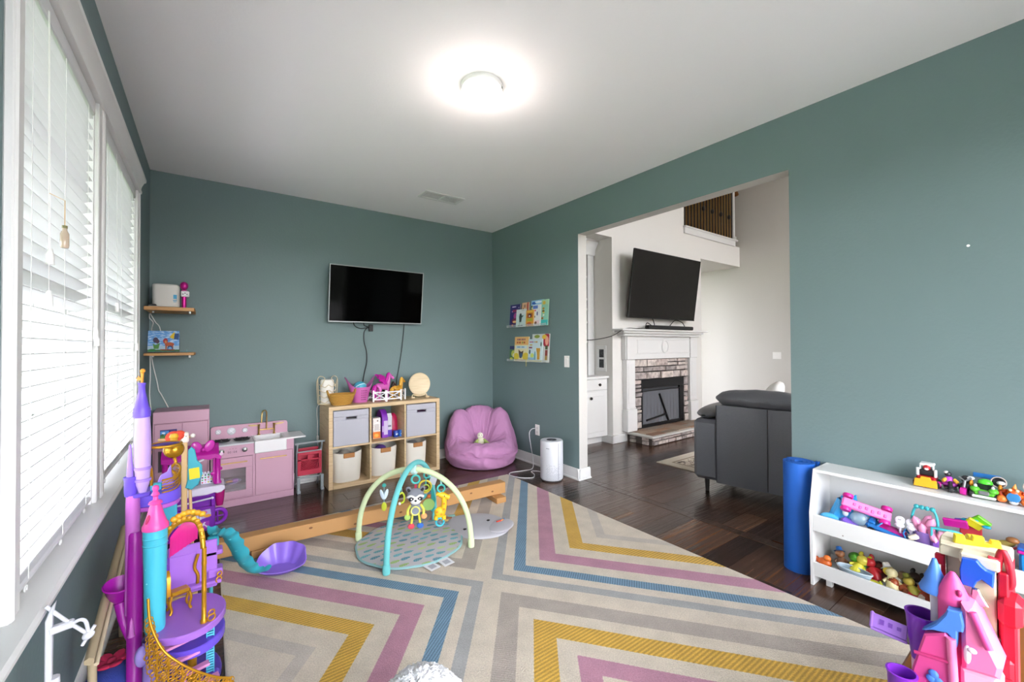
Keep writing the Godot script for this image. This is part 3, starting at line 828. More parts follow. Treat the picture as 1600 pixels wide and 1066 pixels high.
	put(pf, "frame", mb().bx(-0.085, 0.085, 0, 0.05, 0, 0.018, 0.004).bx(-0.085, 0.085, 0.3, 0.35, 0, 0.018, 0.004).bx(-0.085, -0.045, 0.05, 0.3, 0, 0.018, 0.004).bx(0.045, 0.085, 0.05, 0.3, 0, 0.018, 0.004).bx(-0.045, 0.045, 0.165, 0.19, 0, 0.018, 0.004), wp)
	for k in 2: put(pf, "photo", mb().bx(-0.046, 0.046, 0.05 + k * 0.14, 0.165 + k * 0.135, 0.002, 0.006), pic("niche%d" % k, 32, 40, "#2b2e2e", [["n", "#5d6062", 3 + k, 0.15, 0.5, 0.0], ["n", "#15181a", 6 + k, 0.2, 1.0, 0.1]]))
	wall_plate("switch_plate", Vector3(XW, 1.125, -3.14), -PI / 2, 0.13, 0.115, 2, "white double switch plate on the pale living room wall")
	sofa()
	# patterned area rug under the sofa side of the living room
	var im := area_rug_pic()
	var rg := thing("area_rug", "cream area rug with dark floral pattern in the living room", "rug", Vector3(5.3, 0, -1.6))
	put(rg, "pile", mb().bx(-1.24, 1.24, 0, 0.008, -1.265, 1.265, 0.003), M("#b9aa97", 0.95))
	put(rg, "face", mb().at(Transform3D(Basis(Vector3.RIGHT, Vector3.FORWARD, Vector3.UP), Vector3(0, 0.0085, 0))).patch(1, 1, func(u, v): return Vector3(-1.235 + 2.47 * u, -1.26 + 2.52 * v, 0)), im)
	# pendant lamp further along the living room
	var pd := thing("pendant_lamp", "amber glass pendant lamp hung in the living room", "pendant lamp", Vector3(6.6, 2.15, 2.0))
	put(pd, "rod", mb().tube([Vector3(0, 0.15, 0), Vector3(0, LH - 2.15, 0)], 0.006, 6), M("#2a2420", 0.4, 0.6))
	put(pd, "shade", mb().lathe([V2(0.2, 0), V2(0.17, 0.05), V2(0.08, 0.12), V2(0.03, 0.15)], 20), M("#e8a860", 0.3, 0.0, {"emit": "#ff9a3c", "ee": 1.2}))
	var pl2 := OmniLight3D.new()
	pl2.name = "pendant_light"
	pl2.light_color = Color("#ffc890"); pl2.light_energy = 0.4; pl2.light_size = 0.05; pl2.omni_range = 12; pl2.omni_attenuation = 2; pl2.shadow_enabled = true
	pl2.position = Vector3(0, 0.05, 0)
	pd.add_child(pl2)

func wall_plate(called: String, at: Vector3, ry: float, w: float, h: float, nsw: int, label: String) -> Node3D:
	var o := thing(called, label, "outlet" if nsw == 0 else "switch", at, ry)
	var m := P("#eceae6", 0.35)
	put(o, "plate", mb().bx(-w / 2, w / 2, -h / 2, h / 2, 0, 0.006, 0.002), m)
	for k in nsw:
		var x := (k - (nsw - 1) / 2.0) * 0.046
		put(o, "rocker", mb().pos(Vector3(x, 0, 0.006), 0, 0.06).bx(-0.016, 0.016, -0.033, 0.033, -0.002, 0.004, 0.001), m)
	if nsw == 0:
		for s in [-1, 1]: put(o, "socket", mb().bx(-0.016, 0.016, s * 0.02 - 0.013, s * 0.02 + 0.013, 0.006, 0.008, 0.001).bx(-0.008, -0.006, s * 0.02 - 0.004, s * 0.02 + 0.005, 0.007, 0.0084).bx(0.006, 0.008, s * 0.02 - 0.004, s * 0.02 + 0.005, 0.007, 0.0084), P("#d8d6d2", 0.4))
	return o

func area_rug_pic() -> StandardMaterial3D:
	var n := 384
	var im := Image.create(n, n, false, Image.FORMAT_RGB8)
	var a := noise(71, 0.045, 2)
	var b := noise(72, 0.13, 2)
	for y in n:
		for x in n:
			var e: int = min(min(x, y), min(n - 1 - x, n - 1 - y))
			var sx := absf(x - n / 2.0); var sy := absf(y - n / 2.0)
			var t := absf(a.get_noise_2d(sx, sy))
			var c := Color("#ded5c6")
			if e > 22:
				if t < 0.06: c = Color("#4b4440")
				elif b.get_noise_2d(sx, sy) > 0.28: c = Color("#7a6a5c")
			elif e > 16 and e < 20: c = Color("#a08f7c")
			im.set_pixel(x, y, c)
	var m := StandardMaterial3D.new()
	m.albedo_texture = ImageTexture.create_from_image(im)
	m.roughness = 0.95
	return m

func sofa():
	var le := M("#54565b", 0.42, 0.0, {"bump": bump_tex("leather", 256, 256, 41, 0.09, 4, 256, 5.0), "bs": 0.35, "tri": 5.0, "coat": 0.12})
	# local: +z is the back side of the sofa (towards the playroom), x along its length from the arm
	var ang := atan2(3.648 - 3.521, -1.445 + 2.078)
	var s := thing("sofa", "dark grey leather sofa seen from behind in the living room", "sofa", Vector3(3.52, 0, -2.1), -PI / 2 - ang * 0.0 + ang * 0.0)
	s.rotation.y = -PI / 2 + ang
	# back faces -x in the world
	var L := 1.75
	put(s, "arm", mb().bx(0.0, 0.215, 0.13, 0.655, -0.95, 0.0, 0.03), le)
	put(s, "arm_pad", mb().patch(24, 10, func(u, v):
		var t: float = TAU * u
		var k := sin(PI * clamp(v, 0.001, 0.999))
		var e := pow(absf(k), 0.35)
		return Vector3(0.1 - cos(t) * 0.135 * e * 1.0, 0.695 + sin(t) * 0.055 * e, 0.02 - 0.97 * v + 0.0), true), le)
	put(s, "arm", mb().bx(L - 0.215, L, 0.13, 0.655, -0.95, 0.0, 0.03), le)
	for k in 3:
		var x0: float = [0.2, 0.585, 1.17][k]; var x1: float = [0.585, 1.17, L - 0.19][k]
		var bp := func(u: float, v: float): return Vector3(lerp(x0, x1, u), lerp(0.125, 0.79, v), 0.012 + 0.014 * pow(sin(PI * u), 0.4) * pow(sin(PI * clamp(v, 0.01, 0.99)), 0.3))
		put(s, "back_panel", mb().patch(16, 12, bp), le)
	for x in [0.2, 0.585, 1.17]: put(s, "seam", mb().tube([Vector3(x, 0.13, 0.0125), Vector3(x, 0.45, 0.0145), Vector3(x, 0.79, 0.0125)], 0.0035, 6), M("#2c2d30", 0.6))
	put(s, "back_frame", mb().bx(0.2, L - 0.2, 0.13, 0.79, -0.2, 0.012, 0.03), le)
	put(s, "seat_base", mb().bx(0.2, L - 0.2, 0.13, 0.44, -0.95, -0.2, 0.03), le)
	for k in 2: put(s, "seat_cushion", mb().bx(0.22 + k * 0.66, 0.87 + k * 0.66, 0.44, 0.56, -0.97, -0.2, 0.04), le)
	# plump head cushions on the back
	for k in 2:
		var c0 := 0.17 + k * 0.72
		put(s, "head_cushion", mb().patch(28, 14, func(u, v):
			var t: float = TAU * u
			var e := pow(sin(PI * clamp(v, 0.0005, 0.9995)), 0.3)
			var pk := 1.0 + 0.03 * sin(v * 26.0) * sin(t * 3.0)
			return Vector3(c0 + 0.73 * v, 0.845 + sin(t) * 0.088 * e * pk, -0.1 + cos(t) * 0.125 * e * pk), true), le)
	for p in [[0.08, -0.12], [0.08, -0.88], [L - 0.08, -0.12], [L - 0.08, -0.88]]:
		put(s, "leg", mb().pos(Vector3(p[0], 0.0, p[1])).lathe([V2(0, 0.009 if p[1] < -0.5 else 0.0), V2(0.016, 0.009 if p[1] < -0.5 else 0.0), V2(0.024, 0.13), V2(0, 0.13)], 12), M("#141312", 0.4))
	single("white_pillow", mb().pos(Vector3(4.06, 0.86, -1.66), 0.3, 0.5).ell(Vector3.ZERO, Vector3(0.2, 0.14, 0.07), 16, 10), cloth("#e4e2de"), "white pillow just showing above the back of the grey sofa", "pillow")

func outdoors():
	struct("ground", mb().bx(-40, XL - 0.14, -0.5, -0.35, -60, 20), M("#7da04a", 0.95, 0.0, {"tex": ramp_tex("lawn", 128, 128, 51, 0.05, 4, ["#5f8436", "#8db257", "#a8c66e"], 256), "tri": 0.5, "world": true}))
	struct("terrace", mb().bx(-4.2, XL - 0.14, -0.36, -0.33, -5.9, 9.0).bx(XL - 0.14, 8.0, -0.36, -0.33, 3.12, 9.0).bx(XL - 0.14, 2.9, -0.36, -0.33, 1.12, 3.12), M("#bab7b0", 0.9))
	struct("driveway", mb().bx(-40, XL - 0.16, -0.36, -0.34, -14.5, -11.0), M("#c9c6bf", 0.9))
	# porch roof along the window wall, on two posts
	struct("trim_porch", mb().bx(-2.7, XL - 0.14, 2.62, 2.72, -5.9, 3.0).bx(-2.7, -2.56, 2.42, 2.62, -5.9, 3.0, 0.01).bx(-2.69, -2.57, -0.33, 2.42, -5.88, -5.76, 0.01).bx(-2.69, -2.57, -0.33, 2.42, -0.4, -0.28, 0.01), M("#ecebea", 0.6))
	# next wing of the house seen through the slats
	var sd := M("#e3e4e6", 0.6)
	var wl := struct("wall_outside", mb().bx(-1.62, XL - 0.1, -0.4, 2.9, -6.4, -6.22), sd)
	for k in 20: put(wl, "clapboard", mb().pos(Vector3(-1.0, -0.28 + k * 0.16, -6.2), 0, -0.06).bx(-0.62, 0.5, -0.08, 0.08, -0.02, 0.0), sd)
	struct("trim_outside", mb().bx(-1.7, -1.56, -0.4, 2.9, -6.32, -6.12, 0.01).bx(-1.75, XL - 0.1, 2.5, 2.95, -6.3, -5.9, 0.01), M("#f0f0f0", 0.5))
	var f := mb()
	f.bx(-1.42, -1.34, 0.3, 2.1, -6.2, -6.12, 0.006).bx(-0.82, -0.74, 0.3, 2.1, -6.2, -6.12, 0.006).bx(-1.34, -0.82, 0.3, 0.38, -6.2, -6.12, 0.006).bx(-1.34, -0.82, 2.02, 2.1, -6.2, -6.12, 0.006).bx(-1.34, -0.82, 1.18, 1.24, -6.2, -6.12, 0.006).bx(-1.09, -1.06, 0.38, 2.02, -6.19, -6.13, 0.004)
	var wo := struct("window_7", f, M("#f2f2f2", 0.5))
	put(wo, "pane", mb().bx(-1.34, -0.82, 0.38, 2.02, -6.19, -6.17), M("#7f8790", 0.08))
	# trees at the edge of the lawn
	var bark := M("#4a3d33", 0.95)
	var leaf := M("#4f6b3a", 0.8, 0.0, {"back": "#31451f"})
	for k in 4:
		var p: Vector3 = [Vector3(-3.4, -0.35, -13), Vector3(-6.2, -0.35, -15.5), Vector3(-2.3, -0.35, -19), Vector3(-9.5, -0.35, -14)][k]
		var hgt: float = [3.2, 4.5, 4.0, 5.0][k]
		var t := thing("tree", ["small leafy tree nearest beyond the lawn seen through blinds", "taller leafy tree standing second beyond the lawn", "leafy tree behind the others beyond the driveway", "tallest leafy tree farthest out on the lawn"][k], "tree", p, k * 1.3, "trees outside the windows")
		put(t, "trunk", mb().tube([Vector3(0, 0, 0), Vector3(0.05, hgt * 0.3, 0), Vector3(0, hgt * 0.6, 0.05)], [0.14, 0.1, 0.06], 8), bark)
		var cr := mb()
		for j in 260:
			var d := Vector3(rng.randfn(), rng.randfn(), rng.randfn()).normalized() * pow(rng.randf(), 0.4)
			var q := Vector3(d.x * hgt * 0.33, hgt * 0.62 + d.y * hgt * 0.36, d.z * hgt * 0.33)
			var e := Basis.from_euler(Vector3(rng.randf() * TAU, rng.randf() * TAU, 0))
			cr.quad(q + e * Vector3(-0.16, -0.1, 0), q + e * Vector3(0.16, -0.1, 0), q + e * Vector3(0.18, 0.1, 0.03), q + e * Vector3(-0.14, 0.12, 0.03))
		put(t, "crown", cr, leaf).set_meta("kind", "stuff")

func pine() -> StandardMaterial3D:
	return M("#ffffff", 0.6, 0.0, {"tex": ramp_tex("pine", 24, 512, 61, 0.03, 4, ["#bd9668", "#d6b486", "#e2c499", "#cba678"], 512, 1.4), "tri": Vector3(0.8, 2.0, 2.0)})
func oak() -> StandardMaterial3D:
	return M("#ffffff", 0.5, 0.0, {"tex": ramp_tex("oak", 30, 512, 62, 0.05, 4, ["#b3966f", "#c6ab84", "#d0b78f", "#bda078"], 512, 1.2), "tri": Vector3(0.9, 1.6, 1.6)})

func back_wall_things():
	var tv := thing("television", "flat black television with silver edge on the teal wall", "television", Vector3(1.4345, 1.552, ZB + 0.105))
	tv.rotation.x = deg_to_rad(7.2)
	put(tv, "body", mb().bx(-0.48, 0.48, 0.004, 0.562, -0.045, -0.004, 0.008), M("#1a1b1c", 0.5))
	put(tv, "bezel", mb().bx(-0.486, -0.478, 0, 0.566, -0.03, 0.004, 0.002).bx(0.478, 0.486, 0, 0.566, -0.03, 0.004, 0.002).bx(-0.478, 0.478, 0.558, 0.566, -0.03, 0.004, 0.002).bx(-0.478, 0.478, 0, 0.013, -0.03, 0.005, 0.002), M("#a4a7a8", 0.35, 0.7))
	put(tv, "screen", mb().bx(-0.478, 0.478, 0.013, 0.558, -0.004, 0.0), M("#030303", 0.08, 0.0, {"spec": 0.15}))
	put(tv, "wall_mount", mb().bx(-0.15, 0.15, 0.12, 0.45, -0.07, -0.045, 0.004).bx(-0.06, 0.06, 0.2, 0.36, -0.16, -0.06, 0.004), M("#141414", 0.5))
	var ob := thing("cable_box", "small black outlet box on the wall just below the television", "outlet", Vector3(1.393, 1.504, ZB))
	put(ob, "body", mb().bx(-0.022, 0.022, -0.036, 0.036, 0, 0.024, 0.004), M("#131415", 0.5))
	put(ob, "plug", mb().bx(-0.03, -0.002, -0.005, 0.02, 0.02, 0.045, 0.005), M("#0c0c0d", 0.5))
	var z := ZB + 0.012
	var blk := M("#101112", 0.5)
	single("power_cord", mb().tube(spline([Vector3(1.395, 1.505, ZB + 0.03), Vector3(1.35, 1.5, z), Vector3(1.322, 1.454, z), Vector3(1.322, 1.36, z), Vector3(1.346, 1.26, z), Vector3(1.35, 1.15, z), Vector3(1.325, 1.03, z), Vector3(1.305, 0.9, z), Vector3(1.3, 0.77, z)], 6), 0.0045, 6), blk, "black cord hanging in waves from the outlet box under the television", "cord")
	single("video_cord", mb().tube(spline([Vector3(1.757, 1.57, z), Vector3(1.755, 1.5, z), Vector3(1.735, 1.3, z), Vector3(1.70, 1.08, z), Vector3(1.675, 0.95, z), Vector3(1.665, 0.77, z)], 6), 0.004, 6), blk, "straight thin black cord dropping from the right half of the television", "cord")
	single("looped_cord", mb().tube(spline([Vector3(1.2, 1.56, z + 0.05), Vector3(1.225, 1.52, z + 0.02), Vector3(1.29, 1.497, z), Vector3(1.36, 1.515, z), Vector3(1.32, 1.53, z + 0.01), Vector3(1.31, 1.57, z + 0.03)], 6), 0.0045, 6), blk, "short black cord looping under the television's left half to the outlet", "cord")
	# wall shelves in the corner
	var board := PackedVector2Array([V2(-0.383, -ZB - 0.002), V2(-0.383, 4.075), V2(-0.36, 4.07), V2(-0.2, 4.085), V2(-0.09, 4.09), V2(-0.085, 4.1), V2(-0.085, -ZB - 0.002)])
	for k in 2:
		var y: float = [1.587, 1.247][k]
		var s := thing("wall_shelf", ["upper wooden corner shelf carrying a pale box and pink microphone", "lower wooden corner shelf carrying a painted canvas"][k], "shelf", Vector3(0, y, 0), 0, "corner wall shelves")
		put(s, "board", mb().at(Transform3D(Basis(Vector3.RIGHT, Vector3.FORWARD, Vector3.UP), Vector3.ZERO)).prism(board, 0.0, [0.028, 0.02][k], 0.003), M("#ffffff", 0.55, 0.0, {"tex": ramp_tex("pine", 24, 512, 61, 0.03, 4, ["#b98a55"]), "tri": Vector3(0.9, 2.2, 2.2)}))
		put(s, "bracket", mb().pos(Vector3(-0.115, -0.018, -4.1)).lathe([V2(0.007, 0), V2(0.007, 0.018)], 10), P("#e4e4e2"))
		put(s, "bracket", mb().pos(Vector3(-0.34, -0.012, -4.2)).lathe([V2(0.007, 0), V2(0.007, 0.012)], 10), P("#e4e4e2"))
	# pale air-diffuser box
	var dv := thing("white_device", "pale box-shaped device with small blue sticker on the upper shelf", "device", Vector3(-0.27, 1.6155, -4.32))
	var ds := PackedVector2Array()
	for c in 4:
		for a in 5:
			var t: float = -PI / 2 + c * PI / 2 + a * PI / 8
			ds.append(V2([0.05, 0.05, -0.05, -0.05][c] + 0.032 * cos(t), [-0.05, 0.05, 0.05, -0.05][c] + 0.032 * sin(t)))
	var up := Basis(Vector3.RIGHT, Vector3.FORWARD, Vector3.UP)
	put(dv, "body", mb().at(Transform3D(up, Vector3.ZERO)).prism(ds, 0.006, 0.19, 0.008), P("#d4d1ca", 0.5))
	put(dv, "foot", mb().at(Transform3D(up, Vector3.ZERO)).prism(ds, 0.0, 0.006), P("#3a3a3a", 0.5))
	put(dv, "sticker", mb().bx(0.047, 0.069, 0.075, 0.108, 0.081, 0.0825).bx(0.045, 0.07, 0.06, 0.066, 0.081, 0.0825).bx(0.047, 0.066, 0.05, 0.055, 0.081, 0.0825), P("#2a9cc8"))
	var mc := thing("toy_microphone", "metallic pink karaoke microphone standing on the upper shelf", "microphone", Vector3(-0.16, 1.6155, -4.34))
	put(mc, "body", mb().lathe([V2(0, 0), V2(0.014, 0), V2(0.015, 0.01), V2(0.017, 0.1), V2(0.019, 0.16)], 16), M("#c0208a", 0.3, 0.5))
	put(mc, "head", mb().ell(Vector3(0, 0.195, 0), Vector3(0.028, 0.033, 0.028), 16, 10), M("#b81c84", 0.35, 0.5))
	put(mc, "control_box", mb().bx(-0.02, 0.034, 0.105, 0.152, -0.015, 0.026, 0.006), P("#e6e4e6"))
	for k in 3: put(mc, "button", mb().pos(Vector3(-0.006 + 0.013 * k, 0.125 + 0.008 * (k % 2), 0.026), 0, PI / 2).lathe([V2(0.0045, 0), V2(0.0045, 0.002), V2(0, 0.003)], 10), P("#5a5a60"))
	var rm := thing("remote_control", "flat black remote resting at the left edge of the upper shelf", "remote", Vector3(-0.335, 1.6155, -4.17))
	put(rm, "base", mb().bx(-0.028, 0.028, 0, 0.008, -0.03, 0.03, 0.003), P("#e0e0de"))
	put(rm, "body", mb().bx(-0.03, 0.016, 0.008, 0.022, -0.028, 0.028, 0.004), P("#17181a"))
	# painted canvas leaning on the wall
	var cv := thing("painted_canvas", "small canvas painted with an orange animal under blue sky", "painting", Vector3(-0.285, 1.2685, -4.30))
	cv.rotation.x = deg_to_rad(-14)
	cv.position.y = 1.272
	put(cv, "canvas", mb().bx(-0.098, 0.098, 0, 0.175, -0.016, -0.001, 0.002), M("#4a4038", 0.8))
	put(cv, "picture", mb().quad_(Vector3(-0.097, 0.001, 0), Vector3(0.097, 0.001, 0), Vector3(0.097, 0.174, 0), Vector3(-0.097, 0.174, 0)), pic("canvas", 128, 112, "#5f9ad8", [["n", "#cfe2f2", 3, 0.03, 4.0, 0.0], ["r", "#a5bfd0", 0, 0.72, 1, 0.2], ["r", "#3d6a3a", 0, 0.9, 1, 0.1], ["e", "#3c3350", 0.24, 0.44, 0.08, 0.13], ["e", "#4b2f45", 0.3, 0.5, 0.06, 0.1], ["p", "#4e8a3e", 0.16, 0.6, 0.24, 0.68, 0.38, 0.58, 0.34, 0.86, 0.2, 0.86], ["e", "#2f7a3f", 0.14, 0.92, 0.12, 0.07], ["e", "#b2542a", 0.68, 0.64, 0.15, 0.1], ["e", "#a8303a", 0.55, 0.48, 0.075, 0.13], ["e", "#c9803e", 0.56, 0.52, 0.04, 0.07], ["r", "#a24a26", 0.56, 0.66, 0.05, 0.22], ["r", "#a24a26", 0.76, 0.66, 0.05, 0.22], ["e", "#2c3f70", 0.7, 0.82, 0.09, 0.12], ["e", "#6aa2d6", 0.7, 0.84, 0.06, 0.08], ["p", "#e2c22e", 0.68, 0.3, 0.82, 0.06, 0.92, 0.2, 0.82, 0.4], ["p", "#24497e", 0.84, 0.14, 0.99, 0.1, 0.97, 0.42, 0.82, 0.4], ["r", "#8a4528", 0.4, 0.88, 0.45, 0.06]]))
	var td := thing("clear_toy", "little clear toy glider lying at the right end of the lower shelf", "toy", Vector3(-0.135, 1.268, -4.2))
	put(td, "body", mb().bx(-0.04, 0.03, 0.006, 0.012, -0.01, 0.01, 0.002), M("#7fb0b4", 0.1, 0.0, {"alpha": 0.6}))
	put(td, "fin", mb().bx(-0.004, 0.002, 0, 0.026, -0.008, 0.008, 0.002), M("#9fc8ca", 0.1, 0.0, {"alpha": 0.6}))
	var wc := M("#dcdcda", 0.5)
	var cd := [[Vector3(-0.383, 1.585, z), Vector3(-0.385, 1.55, z), Vector3(-0.362, 1.512, z), Vector3(-0.369, 1.456, z), Vector3(-0.372, 1.275, z)], [Vector3(-0.38, 1.585, z), Vector3(-0.349, 1.518, z), Vector3(-0.317, 1.457, z), Vector3(-0.31, 1.275, z)], [Vector3(-0.38, 1.245, z), Vector3(-0.377, 1.089, z), Vector3(-0.381, 0.926, z), Vector3(-0.372, 0.8, z)], [Vector3(-0.372, 1.245, z), Vector3(-0.36, 1.16, z), Vector3(-0.335, 1.026, z), Vector3(-0.325, 0.96, z), Vector3(-0.307, 0.921, z), Vector3(-0.262, 0.81, z)]]
	var cl := ["white cord hanging closest to the corner under the upper shelf", "white cord slanting right from the upper shelf down behind the canvas", "white cord hanging closest to the corner under the lower shelf", "white cord slanting right under the lower shelf to the toy fridge"]
	for k in 4: single("shelf_cord", mb().tube(spline(cd[k], 5), 0.004, 6), wc, cl[k], "cord")

func rug():
	var x0 := 0.06; var x1 := 2.46; var z0 := -3.48; var z1 := -0.42
	var w := 800; var h := 1020
	var cream := Color("#cbbfae"); var cols := [Color("#9f9e9c"), Color("#67859b"), Color("#b18092"), Color("#c49b3e"), Color("#bab1a6"), Color("#aba096")]
	var nz := noise(81, 0.45, 2); var n2 := noise(82, 0.02, 3)
	var d := PackedByteArray()
	d.resize(w * h * 3)
	var i := 0
	for py in h:
		var v := absf(z0 + (z1 - z0) * (py + 0.5) / h + 1.975)
		for px in w:
			var u := absf(x0 + (x1 - x0) * (px + 0.5) / w - 1.257)
			var c := cream
			var s := u - 0.8 * v
			var k := 0.9
			if s > 0:
				if s > 0.026 and s < 0.102: c = cols[0]
				elif s > 0.18 and s < 0.268: c = cols[1]; k = 1.0 + 0.16 * sin((px + py * 1.3) * 0.9)
				elif s > 0.376 and s < 0.504: c = cols[2]
				elif s > 0.628 and s < 0.744: c = cols[3]; k = 1.0 + 0.13 * sin(py * 1.1)
				elif s > 0.88 and s < 0.96: c = cols[4]
			else:
				var t := v - 1.25 * u
				if t > 0.136 and t < 0.292: c = cols[5]; k = 0.98 + 0.05 * sin((px - py) * 1.2)
				elif t > 0.408 and t < 0.57: c = cols[3]; k = 1.0 + 0.13 * sin(py * 1.1)
				elif t > 0.70 and t < 0.838: c = cols[2]
				elif t > 0.97 and t < 1.08: c = cols[1]
				elif t > 1.2 and t < 1.3: c = cols[0]
			var g := (k if k != 0.9 else 1.0) * (1.0 + 0.11 * nz.get_noise_2d(px, py) + 0.05 * n2.get_noise_2d(px, py))
			d[i] = clampi(int(c.r8 * g), 0, 255); d[i + 1] = clampi(int(c.g8 * g), 0, 255); d[i + 2] = clampi(int(c.b8 * g), 0, 255)
			i += 3
	var m := StandardMaterial3D.new()
	m.albedo_texture = ImageTexture.create_from_image(Image.create_from_data(w, h, false, Image.FORMAT_RGB8, d))
	m.roughness = 0.96
	m.rim_enabled = true; m.rim = 0.15
	m.normal_enabled = true
	m.normal_texture = bump_tex("pile", 1024, 1024, 83, 0.4, 1, 1024, 8.0)
	m.normal_scale = 0.15
	var r := thing("chevron_rug", "large cream rug with grey, blue, pink and mustard chevrons", "rug")
	put(r, "border", mb().bx(x0, x1, 0.0, 0.0105, z0, z1, 0.004), M("#d5cab8", 0.95))
	put(r, "pile", mb().at(Transform3D(Basis(Vector3.RIGHT, Vector3.FORWARD, Vector3.UP), Vector3.ZERO)).patch(24, 30, func(u, v):
		var x: float = lerp(x0 + 0.006, x1 - 0.006, u)
		var zz: float = lerp(z1 - 0.006, z0 + 0.006, v)
		return Vector3(x, -zz, 0.0122 + 0.0008 * sin(x * 9.0) * sin(zz * 7.0))), m)

func kitchen():
	var pk := P("#c398ac", 0.45)
	var gap := P("#7d5870", 0.6)
	# ---- fridge
	var f := thing("toy_fridge", "tall pink play kitchen fridge with two doors", "toy fridge", Vector3(-0.1615, 0, -4.14))
	var b := mb()
	b.bx(-0.173, 0.173, 0.728, 0.817, -0.3, 0.0, 0.003).bx(-0.173, 0.173, 0, 0.06, -0.3, 0.0, 0.003).bx(-0.173, 0.173, 0.06, 0.728, -0.3, -0.012)
	b.bx(-0.173, -0.165, 0.06, 0.728, -0.012, 0).bx(0.165, 0.173, 0.06, 0.728, -0.012, 0)
	put(f, "body", b, pk)
	for k in 2:
		var x0: float = [-0.162, 0.002][k]; var x1: float = [-0.002, 0.162][k]
		if k == 0:
			var d := mb()
			d.bx(x0, x1, 0.52, 0.724, -0.012, 0.001, 0.002).bx(x0, x1, 0.064, 0.36, -0.012, 0.001, 0.002).bx(x0, x0 + 0.02, 0.36, 0.52, -0.012, 0.001).bx(x1 - 0.055, x1, 0.36, 0.52, -0.012, 0.001)
			var dd := put(f, "door", d, pk)
			put(dd, "dispenser", mb().bx(x0 + 0.02, x1 - 0.055, 0.36, 0.52, -0.0118, -0.01), P("#5f5058", 0.6))
			for j in 4: put(dd, "dispenser_rib", mb().bx(x0 + 0.03 + j * 0.016, x0 + 0.036 + j * 0.016, 0.37, 0.51, -0.01, -0.004, 0.001), P("#3a3338", 0.5))
		else: put(f, "door", mb().bx(x0, x1, 0.064, 0.724, -0.012, 0.001, 0.002), pk)
		put(f, "handle", mb().bx(-0.012 + k * 0.016, -0.008 + k * 0.016, 0.3, 0.46, 0.001, 0.012, 0.001), pk)
	var cd := thing("picture_card", "small card picturing sky and green trees on the toy fridge", "card", Vector3(-0.2415, 0.648, -4.136))
	put(cd, "card", mb().bx(-0.05, 0.05, -0.033, 0.033, -0.001, 0.001), P("#2b2058"))
	put(cd, "print", mb().quad_(Vector3(-0.05, -0.033, 0.0015), Vector3(0.05, -0.033, 0.0015), Vector3(0.05, 0.033, 0.0015), Vector3(-0.05, 0.033, 0.0015)), pic("card", 64, 44, "#34216e", [["r", "#4b8fd0", 0.03, 0.12, 0.5, 0.5], ["e", "#cfe3f2", 0.2, 0.35, 0.1, 0.1], ["r", "#4d8a3c", 0.03, 0.6, 0.5, 0.35], ["e", "#2f5a30", 0.12, 0.6, 0.1, 0.15], ["e", "#3a6a34", 0.4, 0.58, 0.09, 0.14], ["r", "#5a3590", 0.6, 0.2, 0.34, 0.1], ["r", "#8a4a9a", 0.6, 0.4, 0.3, 0.4]]))
	# ---- stove and sink
	var s := thing("toy_kitchen", "pink play kitchen with oven, white sink and brass tap", "toy kitchen", Vector3(0, 0, -4.14))
	b = mb()
	b.bx(0.02, 0.617, 0, 0.058, -0.3, 0.0, 0.003)
	b.bx(0.02, 0.028, 0.058, 0.5, -0.3, 0).bx(0.308, 0.324, 0.058, 0.5, -0.3, -0.001).bx(0.61, 0.617, 0.058, 0.5, -0.3, 0.0).bx(0.02, 0.617, 0.058, 0.5, -0.3, -0.29)
	b.bx(0.028, 0.308, 0.404, 0.5, -0.3, -0.002).bx(0.324, 0.61, 0.058, 0.412, -0.29, -0.014).bx(0.56, 0.61, 0.412, 0.5, -0.29, -0.001, 0.002)
	b.bx(0.028, 0.308, 0.058, 0.07, -0.29, -0.012)
	put(s, "body", b, pk)
	put(s, "oven_interior", mb().bx(0.028, 0.308, 0.07, 0.4, -0.28, -0.27).bx(0.03, 0.306, 0.17, 0.176, -0.27, -0.02), P("#8f6f80", 0.6))
	var bs := PackedVector2Array()
	for k in 7: bs.append(V2(0.02 + 0.022 * (1 - sin(k * PI / 12)), 0.60 + 0.022 * cos(PI / 2 - k * PI / 12) * 1.0))
	bs = PackedVector2Array([V2(0.02, 0.49), V2(0.605, 0.49), V2(0.605, 0.6), V2(0.6, 0.616), V2(0.585, 0.624), V2(0.04, 0.624), V2(0.025, 0.616), V2(0.02, 0.6)])
	put(s, "splashback", mb().prism(bs, -0.3, -0.285, 0.002), pk)
	put(s, "stove_top", mb().bx(0.018, 0.318, 0.5, 0.512, -0.285, 0.004, 0.003), P("#c9cdd0", 0.35))
	var od := mb()
	od.bx(0.03, 0.306, 0.31, 0.4, -0.012, 0.002, 0.002).bx(0.03, 0.306, 0.07, 0.125, -0.012, 0.002, 0.002).bx(0.03, 0.08, 0.125, 0.31, -0.012, 0.002).bx(0.259, 0.306, 0.125, 0.31, -0.012, 0.002)
	var dr := put(s, "oven_door", od, pk)
	put(dr, "pane", mb().bx(0.08, 0.259, 0.125, 0.31, -0.008, -0.006), M("#d8d2d6", 0.08, 0.0, {"alpha": 0.12}))
	put(dr, "handle", mb().tube([Vector3(0.075, 0.362, 0.022), Vector3(0.268, 0.362, 0.022)], 0.0045, 8).tube([Vector3(0.085, 0.362, 0.0), Vector3(0.085, 0.362, 0.022)], 0.003, 6).tube([Vector3(0.258, 0.362, 0.0), Vector3(0.258, 0.362, 0.022)], 0.003, 6), brass())
	var d2 := put(s, "cabinet_door", mb().bx(0.327, 0.604, 0.06, 0.41, -0.013, 0.002, 0.002), pk)
